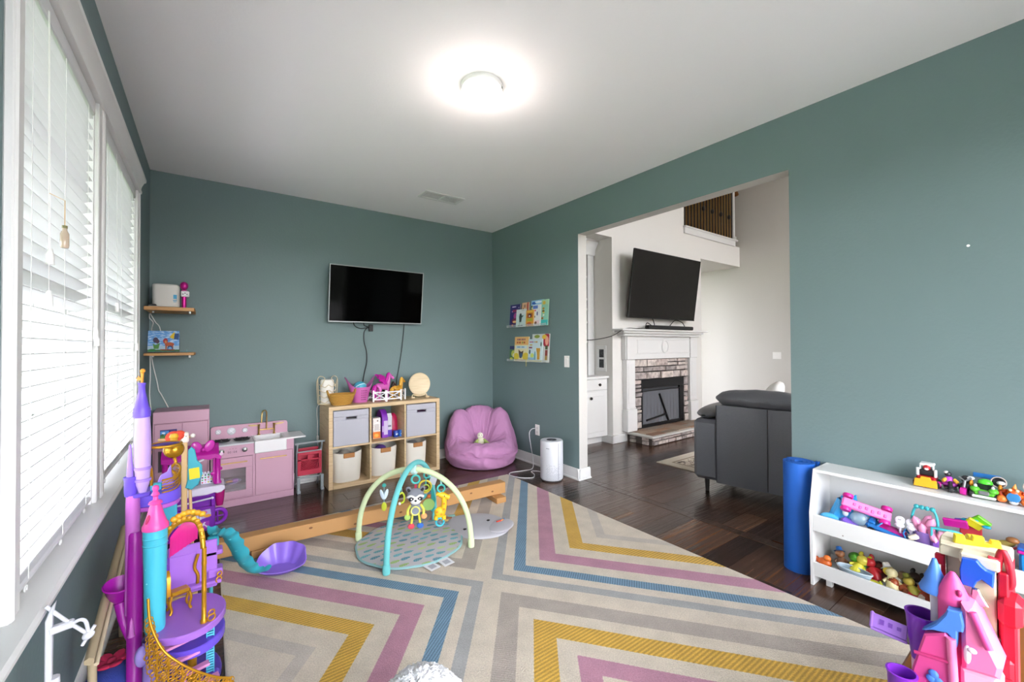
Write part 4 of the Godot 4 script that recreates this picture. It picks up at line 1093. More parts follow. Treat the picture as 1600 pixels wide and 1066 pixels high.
	put(d2, "handle", mb().tube([Vector3(0.358, 0.365, 0.022), Vector3(0.558, 0.365, 0.022)], 0.0045, 8).tube([Vector3(0.37, 0.365, 0.0), Vector3(0.37, 0.365, 0.022)], 0.003, 6).tube([Vector3(0.546, 0.365, 0.0), Vector3(0.546, 0.365, 0.022)], 0.003, 6), brass())
	for k in 2:
		var g := mb()
		var cx := 0.095 + 0.145 * k
		g.pos(Vector3(cx, 0.52, -0.15), 0, PI / 2).ring(Vector3.ZERO, 0.055, 0.005, 20, 6).ring(Vector3.ZERO, 0.025, 0.005, 14, 6)
		g.at(Transform3D.IDENTITY)
		for a in 4:
			var e := Vector3(cos(a * PI / 4), 0, sin(a * PI / 4)) * 0.062
			g.tube([Vector3(cx, 0.524, -0.15) - e, Vector3(cx, 0.524, -0.15) + e], 0.004, 6)
		put(s, "burner_grate", g, P("#16171a", 0.5))
	var chrome := M("#c4c7cb", 0.22, 0.85)
	for p in [[0.073, 0.575, 0.021], [0.168, 0.573, 0.032], [0.268, 0.571, 0.021]]:
		var kb := put(s, "dial", mb().pos(Vector3(p[0], p[1], -0.285), 0, PI / 2).lathe([V2(p[2], 0), V2(p[2], 0.008), V2(p[2] * 0.86, 0.012), V2(0, 0.013)], 20), P("#cfd2d8", 0.35))
		put(kb, "pointer", mb().pos(Vector3(p[0], p[1], -0.272), 0, 0, 0.7).bx(-p[2] * 0.8, p[2] * 0.8, -0.003, 0.003, 0, 0.008, 0.001).pos(Vector3(p[0], p[1], -0.272), 0, 0, -0.9).bx(-p[2] * 0.7, p[2] * 0.7, -0.003, 0.003, 0, 0.006, 0.001), P("#eceef2", 0.3))
	for p in [[0.091, 0.462], [0.25, 0.46]]:
		put(s, "knob", mb().pos(Vector3(p[0], p[1], -0.002), 0, PI / 2).lathe([V2(0.014, 0), V2(0.014, 0.008), V2(0.02, 0.014), V2(0.019, 0.024), V2(0.01, 0.031), V2(0, 0.032)], 20), chrome)
	var tm := TextMesh.new()
	tm.text = "00:04"; tm.font_size = 20; tm.pixel_size = 0.0011; tm.depth = 0.001
	var ft := SystemFont.new()
	ft.font_names = PackedStringArray(["Droid Sans Mono"]); ft.font_weight = 700
	tm.font = ft
	var clk := put(s, "clock_print", tm, P("#2a2030"))
	clk.position = Vector3(0.165, 0.447, -0.0012)
	for k in 3: put(s, "panel_mark", mb().box(Vector3(0.148 + 0.02 * k, 0.474, -0.0015), Vector3(0.008, 0.004, 0.001)), P("#a0607c"))
	# apron sink
	var wt := P("#e6e5e6", 0.3)
	b = mb()
	b.bx(0.318, 0.558, 0.414, 0.517, -0.012, 0.022, 0.005).bx(0.318, 0.335, 0.414, 0.517, -0.26, -0.012, 0.004).bx(0.541, 0.558, 0.414, 0.517, -0.26, -0.012, 0.004).bx(0.335, 0.541, 0.414, 0.517, -0.26, -0.245, 0.003).bx(0.335, 0.541, 0.414, 0.425, -0.245, -0.012)
	put(s, "sink", b, wt)
	put(s, "sink_deck", mb().bx(0.318, 0.61, 0.5, 0.517, -0.285, -0.26, 0.003).bx(0.558, 0.61, 0.5, 0.515, -0.26, 0.0, 0.003), wt)
	put(s, "side_flap", mb().bx(0.606, 0.712, 0.5, 0.514, -0.27, 0.0, 0.003), wt)
	var br := brass()
	var fa := Node3D.new()
	fa.name = "tap"
	s.add_child(fa, true)
	put(fa, "spout", mb().tube(spline([Vector3(0.433, 0.562, -0.26), Vector3(0.433, 0.68, -0.258), Vector3(0.43, 0.722, -0.25), Vector3(0.412, 0.738, -0.22), Vector3(0.392, 0.722, -0.19), Vector3(0.386, 0.65, -0.18), Vector3(0.385, 0.635, -0.18)], 6), 0.006, 10), br)
	put(fa, "bridge", mb().tube([Vector3(0.373, 0.562, -0.262), Vector3(0.493, 0.562, -0.262)], 0.006, 10), br)
	for x in [0.373, 0.493]:
		put(fa, "post", mb().pos(Vector3(x, 0.517, -0.262)).lathe([V2(0.012, 0), V2(0.012, 0.006), V2(0.008, 0.01), V2(0.008, 0.085), V2(0.01, 0.088), V2(0.01, 0.096), V2(0, 0.098)], 14), br)
		var sg := -1.0 if x < 0.4 else 1.0
		put(fa, "lever", mb().pos(Vector3(x + sg * 0.04, 0.606, -0.262), 0, 0, sg * 0.1).ell(Vector3.ZERO, Vector3(0.042, 0.0085, 0.009), 14, 8), M("#dcc08a", 0.5, 0.2))
	# toy plate with pretend food in the oven
	var pl := thing("toy_plate", "lavender toy plate with pretend food inside the pink oven", "toy plate", Vector3(0.165, 0.177, -4.2))
	put(pl, "plate", mb().lathe([V2(0, 0), V2(0.04, 0.0), V2(0.062, 0.014), V2(0.066, 0.02), V2(0.058, 0.018), V2(0.04, 0.006), V2(0, 0.005)], 22), P("#c8b2e0"))
	put(pl, "biscuit", mb().pos(Vector3(-0.02, 0.018, 0.01), 0, 1.2).ring(Vector3.ZERO, 0.018, 0.009, 16, 8), P("#d98a35"))
	put(pl, "cake_slice", mb().pos(Vector3(0.02, 0.02, 0.0)).ell(Vector3.ZERO, Vector3(0.026, 0.018, 0.02), 12, 8), P("#a560b8"))
	# ---- folding shopping trolley
	var t := thing("toy_trolley", "folded grey toy shopping trolley with red plastic basket", "toy trolley", Vector3(0.755, 0, -4.2))
	var gy := P("#8f979b", 0.4)
	for x in [-0.098, 0.098]:
		put(t, "front_leg", mb().bx(x - 0.013, x + 0.013, 0.0, 0.14, 0.02, 0.05, 0.004).bx(x - 0.014, x + 0.014, 0.0, 0.025, 0.015, 0.068, 0.004).bx(x - 0.009, x + 0.009, 0.08, 0.36, -0.03, -0.01, 0.003), gy)
		put(t, "rear_leg", mb().tube([Vector3(x, 0.01, -0.16), Vector3(x, 0.2, -0.08), Vector3(x * 1.05, 0.43, 0.01)], 0.009, 8), gy)
		put(t, "wheel", mb().pos(Vector3(x, 0.02, -0.16), 0, 0, PI / 2).lathe([V2(0, -0.007), V2(0.018, -0.007), V2(0.02, 0), V2(0.018, 0.007), V2(0, 0.007)], 14), P("#3a3e42"))
	put(t, "handle", mb().tube([Vector3(-0.122, 0.436, 0.012), Vector3(0.126, 0.436, 0.012)], 0.009, 10), gy)
	for yy in [0.12, 0.355]: put(t, "crossbar", mb().tube([Vector3(-0.1, yy, 0.003), Vector3(0.1, yy, 0.003)], 0.0065, 8), gy)
	var bk := mb()
	var red := P("#b01f3c", 0.4)
	# front face: frame, two round holes above, lattice below
	bk.bx(-0.1, 0.1, 0.325, 0.352, 0.0, 0.012, 0.002).bx(-0.1, 0.1, 0.275, 0.29, 0.0, 0.012, 0.002).bx(-0.1, 0.1, 0.145, 0.19, 0.0, 0.012, 0.002).bx(-0.1, -0.075, 0.19, 0.325, 0.0, 0.012).bx(0.075, 0.1, 0.19, 0.325, 0.0, 0.012).bx(-0.018, 0.018, 0.29, 0.325, 0.0, 0.012)
	for k in 9:
		var x := -0.075 + k * 0.01875
		for sg in [-1, 1]:
			var xe: float = x + sg * 0.085
			var ye := 0.275
			if absf(xe) > 0.075:
				var q: float = (absf(xe) - 0.075) / 0.085
				xe = sign(xe) * 0.075; ye = lerp(0.275, 0.19, q)
			if ye > 0.2: bk.tube([Vector3(x, 0.19, 0.006), Vector3(xe, ye, 0.006)], 0.0035, 4)
	bk.bx(-0.1, -0.092, 0.145, 0.345, -0.1, 0.0).bx(0.092, 0.1, 0.145, 0.345, -0.1, 0.0).bx(-0.1, 0.1, 0.145, 0.155, -0.1, 0.0).bx(-0.092, 0.092, 0.155, 0.37, -0.1, -0.092)
	put(t, "basket", bk, red)
	# white lamp cord down the wall with its inline switch
	var zc := ZB + 0.012
	var lc := thing("lamp_cord", "white lamp cord with inline switch beside the oak cube shelf", "cord", Vector3(0, 0, zc))
	put(lc, "cord", mb().tube(spline([Vector3(0.90, 0.77, 0.02), Vector3(0.872, 0.72, 0), Vector3(0.867, 0.66, 0), Vector3(0.872, 0.555, 0), Vector3(0.872, 0.43, 0), Vector3(0.878, 0.3, 0), Vector3(0.875, 0.115, 0), Vector3(0.862, 0.02, 0.03), Vector3(0.85, 0.006, 0.08)], 5), 0.0035, 6), M("#dcdcda", 0.5))
	put(lc, "switch", mb().box(Vector3(0.874, 0.415, 0.002), Vector3(0.018, 0.045, 0.014), 0.004), P("#e2e2e0"))

func cube_shelf():
	var ok := oak()
	var s := thing("cube_shelf", "pale oak cube shelf of six compartments under the television", "shelf", Vector3(1.443, 0, -4.07))
	# local x -0.553..0.553, front at 0
	put(s, "top_panel", mb().bx(-0.553, 0.553, 0.722, 0.758, -0.385, 0, 0.0015), ok)
	put(s, "bottom_panel", mb().bx(-0.515, 0.515, 0, 0.036, -0.385, 0, 0.0015), ok)
	for x in [-0.553, 0.517]: put(s, "side_panel", mb().bx(x, x + 0.036, 0, 0.722, -0.385, 0, 0.0015), ok)
	for x in [-0.181, 0.165]: put(s, "divider", mb().bx(x, x + 0.016, 0.036, 0.722, -0.385, -0.002, 0.001), ok)
	for k in 3: put(s, "middle_shelf", mb().bx([-0.517, -0.165, 0.181][k], [-0.181, 0.165, 0.517][k], 0.371, 0.387, -0.385, -0.003, 0.001), ok)
	var fb := M("#b0b0b8", 0.95, 0.0, {"bump": bump_tex("weave", 256, 256, 5, 0.12, 3, 256, 6.0), "bs": 0.4, "tri": 8.0})
	for k in 2:
		var bn := thing("fabric_bin", ["light grey fabric bin at the left end of the cube shelf", "light grey fabric bin at the right end of the cube shelf"][k], "bin", Vector3([1.0925, 1.7935][k], 0.3875, -4.075), 0, "fabric bins in the cube shelf")
		var b := mb()
		b.bx(-0.16, 0.16, 0, 0.24, -0.018, 0.0, 0.004).bx(-0.16, 0.16, 0.268, 0.325, -0.018, 0.0, 0.004).bx(-0.16, -0.05, 0.24, 0.268, -0.018, 0).bx(0.05, 0.16, 0.24, 0.268, -0.018, 0)
		b.bx(-0.16, -0.15, 0, 0.325, -0.35, -0.018).bx(0.15, 0.16, 0, 0.325, -0.35, -0.018).bx(-0.15, 0.15, 0, 0.325, -0.35, -0.34).bx(-0.15, 0.15, 0, 0.01, -0.34, -0.018)
		put(bn, "body", b, fb)
		put(bn, "handle_rim", mb().bx(-0.054, 0.054, 0.264, 0.272, -0.002, 0.003, 0.001).bx(-0.054, 0.054, 0.236, 0.244, -0.002, 0.003, 0.001).bx(-0.054, -0.046, 0.244, 0.264, -0.002, 0.003, 0.001).bx(0.046, 0.054, 0.244, 0.264, -0.002, 0.003, 0.001), M("#8e8e96", 0.5, 0.3))
		var ct := single("fabric_bundle", mb().bx(-0.13, 0.13, 0, 0.23, -0.12, 0.12, 0.05), cloth(["#8f8f93", "#7a4a7a"][k]), ["grey folded cloth inside the left fabric bin, seen through its slot", "plum folded cloth inside the right fabric bin, seen through its slot"][k], "cloth")
		ct.position = Vector3([1.0925, 1.7935][k], 0.3985, -4.22)
	# rope baskets on the bottom row
	var rope := M("#ddd8cc", 0.92, 0.0, {"bump": bump_tex("weave", 256, 256, 5, 0.12, 3, 256, 6.0), "bs": 0.6, "tri": 10.0})
	for k in 3:
		var r: float = [0.142, 0.142, 0.125][k]
		var bs := thing("rope_basket", ["cream rope basket in the left bottom cube", "cream rope basket in the middle bottom cube", "cream rope basket in the right bottom cube, the narrowest one"][k], "basket", Vector3([1.075, 1.424, 1.768][k], 0.0365, -4.235), 0, "rope baskets in the cube shelf")
		var top := 0.285
		var prof := []
		for j in 18:
			var t := j / 17.0
			var rr: float = lerp(r * 0.9, r, t)
			prof.append(V2(rr, 0.002 + top * t)); prof.append(V2(rr + 0.005, 0.002 + top * (t + 0.029)))
		var bm := mb()
		bm.patch(48, 34, func(u, v):
			var a: float = -TAU * u
			var rr: float = lerp(r * 0.88, r, pow(v, 0.7)) + 0.0025 * absf(sin(v * 17.0 * PI))
			var sq := 1.0 / pow(pow(absf(cos(a)), 4.0) + pow(absf(sin(a)), 4.0), 0.25)
			var dip = 0.03 * pow(absf(sin(a)), 2.0) * v
			return Vector3(cos(a) * rr * lerp(1.0, sq, 0.55), top * v - dip * 0.6, sin(a) * rr * lerp(1.0, sq, 0.55)), true)
		bm.patch(48, 6, func(u, v):
			var a: float = TAU * u
			var rr: float = lerp(r * 0.86, r - 0.008, v)
			var sq := 1.0 / pow(pow(absf(cos(a)), 4.0) + pow(absf(sin(a)), 4.0), 0.25)
			return Vector3(cos(a) * rr * lerp(1.0, sq, 0.55), lerp(0.01, top, v) - 0.018 * pow(absf(sin(a)), 2.0) * v, sin(a) * rr * lerp(1.0, sq, 0.55)), true)
		bm.lathe([V2(r * 0.9, 0.012), V2(0, 0.012)], 24)
		put(bs, "body", bm, rope)
		put(bs, "handle", mb().bx(-0.05, 0.05, top - 0.055, top - 0.012, r * 1.0 - 0.005, r * 1.0 + 0.008, 0.003), M("#a8733f", 0.6))
		single("basket_toy", mb().ell(Vector3(0.03, 0.0, 0), Vector3(0.06, 0.05, 0.05), 12, 8).ell(Vector3(-0.05, -0.01, 0.02), Vector3(0.05, 0.04, 0.05), 12, 8), cloth(["#9a938a", "#5b3a8a", "#7d7a78"][k]), ["soft grey toy lying in the left rope basket", "purple toy peeking out of the middle rope basket", "dark grey toy lying in the right rope basket"][k], "toy").position = bs.position + Vector3(-0.03, 0.225, -0.02)
	# ---- open middle cube
	var y := 0.3875
	var bx1 := thing("carton", "slim white and orange carton in the open middle cube", "carton", Vector3(1.369, y, -4.2))
	put(bx1, "carton", mb().bx(-0.038, 0.038, 0, 0.205, -0.08, 0, 0.001), P("#dcdcdc", 0.5))
	put(bx1, "print", mb().quad_(Vector3(-0.037, 0.001, 0.0006), Vector3(0.037, 0.001, 0.0006), Vector3(0.037, 0.204, 0.0006), Vector3(-0.037, 0.204, 0.0006)), pic("carton1", 40, 110, "#e4e2e0", [["r", "#e07a1e", 0, 0.68, 1, 0.32], ["e", "#f2b24a", 0.45, 0.85, 0.3, 0.08], ["r", "#5a5a60", 0.55, 0.1, 0.15, 0.08], ["r", "#c8c4c4", 0.2, 0.3, 0.6, 0.3], ["n", "#c85a1e", 4, 0.1, 1.0, 0.35]]))
	var rb := single("red_book", mb().bx(-0.008, 0.008, 0, 0.2, -0.16, 0, 0.001), P("#8e1f2c", 0.5), "thin dark red book against the left side of the middle cube", "book")
	rb.position = Vector3(1.296, y, -4.18)
	var bx2 := thing("purple_carton", "tall purple toy carton with curved carry top in the middle cube", "carton", Vector3(1.45, y, -4.19))
	var cp := PackedVector2Array([V2(0, 0), V2(0.18, 0), V2(0.18, 0.2), V2(0.15, 0.25), V2(0.09, 0.275), V2(0.04, 0.255), V2(0, 0.2)])
	put(bx2, "carton", mb().pos(Vector3.ZERO, PI / 2).prism(cp, -0.03, 0.03, 0.003), P("#7f2fb0", 0.4))
	put(bx2, "window", mb().bx(-0.012, 0.027, 0.03, 0.17, 0.0, 0.002).bx(-0.028, -0.016, 0.06, 0.12, 0.0, 0.002), P("#c9b8da", 0.3))
	var bx3 := thing("milk_carton", "white and violet gable-topped carton in the middle cube", "carton", Vector3(1.503, y, -4.21))
	put(bx3, "carton", mb().bx(-0.027, 0.027, 0.07, 0.2, -0.06, 0, 0.001), P("#cfd0d8", 0.5))
	put(bx3, "band", mb().bx(-0.0275, 0.0275, 0, 0.07, -0.0605, 0.0005, 0.001), P("#5a35a8", 0.5))
	put(bx3, "gable", mb().pos(Vector3.ZERO, PI / 2).prism(PackedVector2Array([V2(0, 0.2), V2(0.06, 0.2), V2(0.03, 0.235)]), -0.027, 0.027), P("#dddce2", 0.5))
	put(bx3, "logo", mb().bx(-0.016, 0.016, 0.1, 0.118, 0.0, 0.001), P("#77748a"))
	single("magenta_cup", mb().pos(Vector3(1.57, y, -4.3)).lathe([V2(0.05, 0), V2(0.055, 0.06), V2(0.05, 0.14), V2(0.036, 0.2), V2(0.012, 0.225), V2(0, 0.226)], 20), P("#b8184f"), "magenta domed plastic toy at the back of the middle cube", "toy")
	for k in 2:
		var tn := thing("blue_tin", ["round blue tin at the left of the pair in the middle cube", "round lighter blue tin at the right of the pair in the middle cube"][k], "tin", Vector3(1.556 + 0.056 * k, y, -4.17 - 0.01 * k), 0, "blue tins")
		put(tn, "body", mb().lathe([V2(0, 0), V2(0.027, 0), V2(0.028, 0.004), V2(0.028, 0.06), V2(0.024, 0.066), V2(0, 0.066)], 20), P(["#1e3f9a", "#2f6fc4"][k]))
		put(tn, "mark", mb().pos(Vector3(0, 0.03, 0.0275), 0, 0, 0.3).ell(Vector3.ZERO, Vector3(0.013, 0.008, 0.003), 12, 6), P("#d8e8f6"))
	shelf_top_things()

func shelf_top_things():
	var y := 0.7585
	# macrame lamp
	var l := thing("macrame_lamp", "white table lamp wrapped in cream macrame cord on cube shelf", "lamp", Vector3(0.93, y, -4.32))
	put(l, "shade", mb().lathe([V2(0, 0), V2(0.058, 0), V2(0.06, 0.01), V2(0.06, 0.225), V2(0.052, 0.235), V2(0, 0.235)], 24), M("#e2ded6", 0.85))
	var cr := M("#cfc0a2", 0.9)
	for sg in [-1, 1]:
		for k in 2:
			put(l, "cord", mb().tube(spline([Vector3(sg * 0.078, 0.0, 0.03 - 0.06 * k), Vector3(sg * 0.082, 0.1, 0.03 - 0.06 * k), Vector3(sg * 0.088, 0.2, 0.03 - 0.05 * k), Vector3(sg * 0.085, 0.25, 0.02), Vector3(sg * 0.06, 0.268, 0.01), Vector3(sg * 0.03, 0.25, 0.04), Vector3(sg * 0.045, 0.215, 0.05), Vector3(sg * 0.07, 0.16, 0.04)], 5), 0.0035, 6), cr)
	for j in 4:
		put(l, "cord", mb().tube(spline([Vector3(-0.075, 0.19 - j * 0.05, 0.02), Vector3(-0.035, 0.165 - j * 0.05, 0.058), Vector3(0, 0.185 - j * 0.05, 0.064), Vector3(0.035, 0.165 - j * 0.05, 0.058), Vector3(0.075, 0.19 - j * 0.05, 0.02)], 5), 0.0035, 6), cr)
	put(l, "base_ring", mb().pos(Vector3(0, 0.006, 0), 0, PI / 2).ring(Vector3.ZERO, 0.078, 0.006, 28, 8), cr)
	# wicker basket
	var w := thing("wicker_basket", "small golden wicker basket with two handles on cube shelf", "basket", Vector3(1.03, y, -4.19))
	var wk := M("#b98a3a", 0.75)
	var rows := mb()
	for j in 9:
		var r: float = 0.075 + 0.0042 * j
		var pts := []
		for k in 44: pts.append(Vector3(cos(TAU * k / 44) * (r + 0.003 * (1 if (k + j) % 2 else -1)) * 1.1, 0.006 + j * 0.0115, sin(TAU * k / 44) * (r + 0.003 * (1 if (k + j) % 2 else -1)) * 0.85))
		rows.tube(pts, 0.006, 6, true)
	rows.lathe([V2(0.0, 0.002), V2(0.075, 0.002)], 24, 1.1, 0.85)
	put(w, "weave", rows, wk)
	for sg in [-1, 1]: put(w, "handle", mb().tube(spline([Vector3(sg * 0.115, 0.095, -0.03), Vector3(sg * 0.126, 0.13, -0.02), Vector3(sg * 0.126, 0.138, 0.0), Vector3(sg * 0.126, 0.13, 0.02), Vector3(sg * 0.115, 0.095, 0.03)], 5), 0.006, 8), wk)
	# pink tub with two tall horn handles
	var t := thing("pink_tub", "pink flexible tub with tall side handles and ball inside", "tub", Vector3(1.225, y, -4.27))
	var pk := P("#c868ac", 0.42)
	put(t, "body", mb().patch(48, 14, func(u, v):
		var a: float = -TAU * u
		var horn := pow(absf(cos(a)), 10.0)
		var r: float = lerp(0.07, 0.1, v) + 0.05 * horn * pow(v, 2.0)
		return Vector3(cos(a) * r, (0.15 + 0.105 * horn) * v, sin(a) * r * 0.95), true).patch(48, 8, func(u, v):
		var a: float = TAU * u
		var horn := pow(absf(cos(a)), 10.0)
		var r: float = lerp(0.066, 0.096, v) + 0.05 * horn * pow(v, 2.0)
		return Vector3(cos(a) * r, 0.006 + (0.144 + 0.105 * horn) * v, sin(a) * r * 0.95), true).lathe([V2(0.07, 0.006), V2(0, 0.006)], 24), pk)
	var dots := mb()
	for r in 5:
		for c in 4:
			var a := PI / 2 + (c - 1.5) * 0.16 - 0.15
			var rr := 0.0765 + 0.03 * (0.03 + r * 0.022) / 0.15
			dots.pos(Vector3(cos(a) * rr, 0.03 + r * 0.022, sin(a) * rr * 0.95), PI / 2 - a).box(Vector3.ZERO, Vector3(0.007, 0.009, 0.002))
	put(t, "perforation", dots, P("#6f2a5c")).set_meta("kind", "stuff")
	var bl := thing("blue_ball", "turquoise swirled ball resting in the pink tub", "ball", Vector3(1.225, y + 0.145, -4.265))
	put(bl, "ball", mb().ell(Vector3.ZERO, Vector3(0.062, 0.06, 0.06), 20, 12), P("#4aa6c0"))
	put(bl, "swirl", mb().pos(Vector3.ZERO, 0.4, 0.9).ring(Vector3.ZERO, 0.0605, 0.004, 28, 6), P("#d8ecf2"))
	# white corral with horses
	var fc := P("#eceef2", 0.4)
	var spots := [[Vector3(1.39, y, -4.16), 0.36, 0.125, "left-facing"], [Vector3(1.525, y, -4.155), -0.12, 0.165, ""], [Vector3(1.4, y, -4.37), 0.0, 0.13, ""], [Vector3(1.655, y, -4.28), 1.45, 0.16, ""]]
	var fl := ["white toy fence panel at the front left of the little corral", "white toy fence panel at the front right of the corral, the widest", "white toy fence panel at the back of the little corral", "white toy fence panel closing the right side of the corral"]
	for k in 4:
		var f := thing("toy_fence", fl[k], "toy fence", spots[k][0], spots[k][1] * -1.0, "toy corral fences")
		var ww: float = spots[k][2]
		for x in [-ww / 2, ww / 2]: put(f, "post", mb().bx(x - 0.008, x + 0.008, 0, 0.112, -0.006, 0.006, 0.002), fc)
		for yy in [0.022, 0.092]: put(f, "rail", mb().bx(-ww / 2, ww / 2, yy - 0.006, yy + 0.006, -0.004, 0.004, 0.001), fc)
		put(f, "brace", mb().tube([Vector3(-ww / 2, 0.022, 0), Vector3(ww / 2, 0.092, 0)], 0.005, 5), fc)
		put(f, "brace", mb().tube([Vector3(-ww / 2, 0.092, 0), Vector3(ww / 2, 0.022, 0)], 0.005, 5), fc)
	horse("winged_horse", "pink toy horse with magenta mane and wings in the corral", Vector3(1.455, y, -4.28), 0.35, 0.265, P("#d468b8"), P("#b81e9a"), true)
	horse("toy_horse", "small golden yellow toy horse inside the white corral", Vector3(1.6, y, -4.25), PI * 0.15, 0.215, P("#c8922e"), P("#d9a63c"), false)
	horse("toy_horse", "dark brown toy horse behind the golden one in the corral", Vector3(1.545, y, -4.335), PI * 0.1, 0.17, P("#4a3128"), P("#2a1d18"), false)
	# round wooden board on a stand
	var d := thing("round_board", "round pale wooden board on a little footed stand", "board", Vector3(1.843, y, -4.24))
	var wd := M("#ffffff", 0.55, 0.0, {"tex": ramp_tex("palewood", 30, 256, 65, 0.05, 3, ["#cdb690", "#dac7a4", "#e2d0b0"], 256), "tri": 3.0})
	put(d, "disc", mb().pos(Vector3(0, 0.145, 0), 0, PI / 2 - 0.06).lathe([V2(0, -0.01), V2(0.118, -0.01), V2(0.121, -0.004), V2(0.121, 0.006), V2(0.112, 0.01), V2(0.106, 0.006), V2(0, 0.006)], 48), wd)
	put(d, "stand", mb().tube(spline([Vector3(-0.085, 0.008, 0.0), Vector3(-0.075, 0.035, 0), Vector3(-0.04, 0.024, 0.0), Vector3(0, 0.018, 0), Vector3(0.04, 0.024, 0), Vector3(0.075, 0.035, 0), Vector3(0.085, 0.008, 0)], 5), 0.006, 8), wd)
	for sg in [-1, 1]: put(d, "foot", mb().bx(sg * 0.082 - 0.018, sg * 0.082 + 0.018, 0, 0.014, -0.03, 0.03, 0.004), wd)

func horse(called: String, label: String, at: Vector3, ry: float, h: float, body: Material, mane: Material, wings: bool):
	# faces local +x; h is the height of the head
	var o := thing(called, label, "toy horse", at, ry)
	var k := h / 0.27
	var b := mb()
	b.tube(spline([Vector3(-0.062, 0.135, 0) * k, Vector3(-0.05, 0.145, 0) * k, Vector3(0, 0.14, 0) * k, Vector3(0.045, 0.148, 0) * k, Vector3(0.07, 0.185, 0) * k, Vector3(0.083, 0.225, 0) * k, Vector3(0.09, 0.246, 0) * k], 4), [0.012 * k, 0.024 * k, 0.034 * k, 0.037 * k, 0.036 * k, 0.035 * k, 0.034 * k, 0.034 * k, 0.034 * k, 0.035 * k, 0.036 * k, 0.036 * k, 0.036 * k, 0.034 * k, 0.031 * k, 0.028 * k, 0.025 * k, 0.022 * k, 0.02 * k, 0.019 * k, 0.018 * k, 0.018 * k, 0.018 * k, 0.018 * k, 0.016 * k], 12)
	b.tube(spline([Vector3(0.082, 0.25, 0) * k, Vector3(0.105, 0.245, 0) * k, Vector3(0.135, 0.222, 0) * k, Vector3(0.142, 0.214, 0) * k], 3), [0.012 * k, 0.02 * k, 0.022 * k, 0.021 * k, 0.018 * k, 0.015 * k, 0.014 * k, 0.014 * k, 0.013 * k, 0.008 * k], 10)
	for s in [-1, 1]:
		b.tube([Vector3(0.052, 0.14, 0.018 * s) * k, Vector3(0.056, 0.075, 0.02 * s) * k, Vector3(0.054, 0.02, 0.02 * s) * k, Vector3(0.058, 0, 0.02 * s) * k], [0.018 * k, 0.01 * k, 0.008 * k, 0.012 * k], 8)
		b.tube([Vector3(-0.05, 0.14, 0.018 * s) * k, Vector3(-0.044, 0.09, 0.02 * s) * k, Vector3(-0.06, 0.06, 0.02 * s) * k, Vector3(-0.056, 0, 0.02 * s) * k], [0.022 * k, 0.014 * k, 0.009 * k, 0.012 * k], 8)
		b.tube([Vector3(0.086, 0.255, 0.011 * s) * k, Vector3(0.084, 0.282, 0.013 * s) * k], [0.007 * k, 0.001 * k], 6)
	put(o, "body", b, body)
	put(o, "mane", mb().tube(spline([Vector3(0.1, 0.272, 0) * k, Vector3(0.075, 0.265, 0) * k, Vector3(0.055, 0.225, 0.006) * k, Vector3(0.035, 0.18, 0.012) * k], 4), [0.004 * k, 0.01 * k, 0.014 * k, 0.016 * k, 0.017 * k, 0.017 * k, 0.017 * k, 0.017 * k, 0.017 * k, 0.016 * k, 0.014 * k, 0.01 * k, 0.004 * k], 8), mane)
	put(o, "tail", mb().tube(spline([Vector3(-0.07, 0.15, 0) * k, Vector3(-0.1, 0.14, 0) * k, Vector3(-0.115, 0.08, 0.01) * k, Vector3(-0.1, 0.02, 0.01) * k], 4), [0.008 * k, 0.014 * k, 0.018 * k, 0.02 * k, 0.022 * k, 0.023 * k, 0.024 * k, 0.024 * k, 0.023 * k, 0.02 * k, 0.015 * k, 0.01 * k, 0.004 * k], 8), mane)
	for s in [-1, 1]: put(o, "eye", mb().ell(Vector3(0.112, 0.25, 0.019 * s) * k, Vector3.ONE * 0.005 * k, 8, 6), P("#1a1420"))
	if wings:
		for s in [-1, 1]:
			put(o, "wing", mb().pos(Vector3(0.02, 0.16, 0.03 * s) * k, 0, -0.5 * s).prism(PackedVector2Array([V2(0.02, 0), V2(0.025, 0.05), V2(-0.01, 0.1), V2(-0.07, 0.125), V2(-0.1, 0.12), V2(-0.075, 0.095), V2(-0.085, 0.08), V2(-0.055, 0.065), V2(-0.06, 0.045), V2(-0.03, 0.03), V2(-0.02, 0)]), -0.003, 0.003, 0.001), mane)

# a part whose mesh is laid out in room coordinates, under an unturned thing
func pw(o: Node3D, called: String, b: MB, m: Material, label := "") -> MeshInstance3D:
	var r := put(o, called, b, m, label)
	r.position = -o.position
	return r

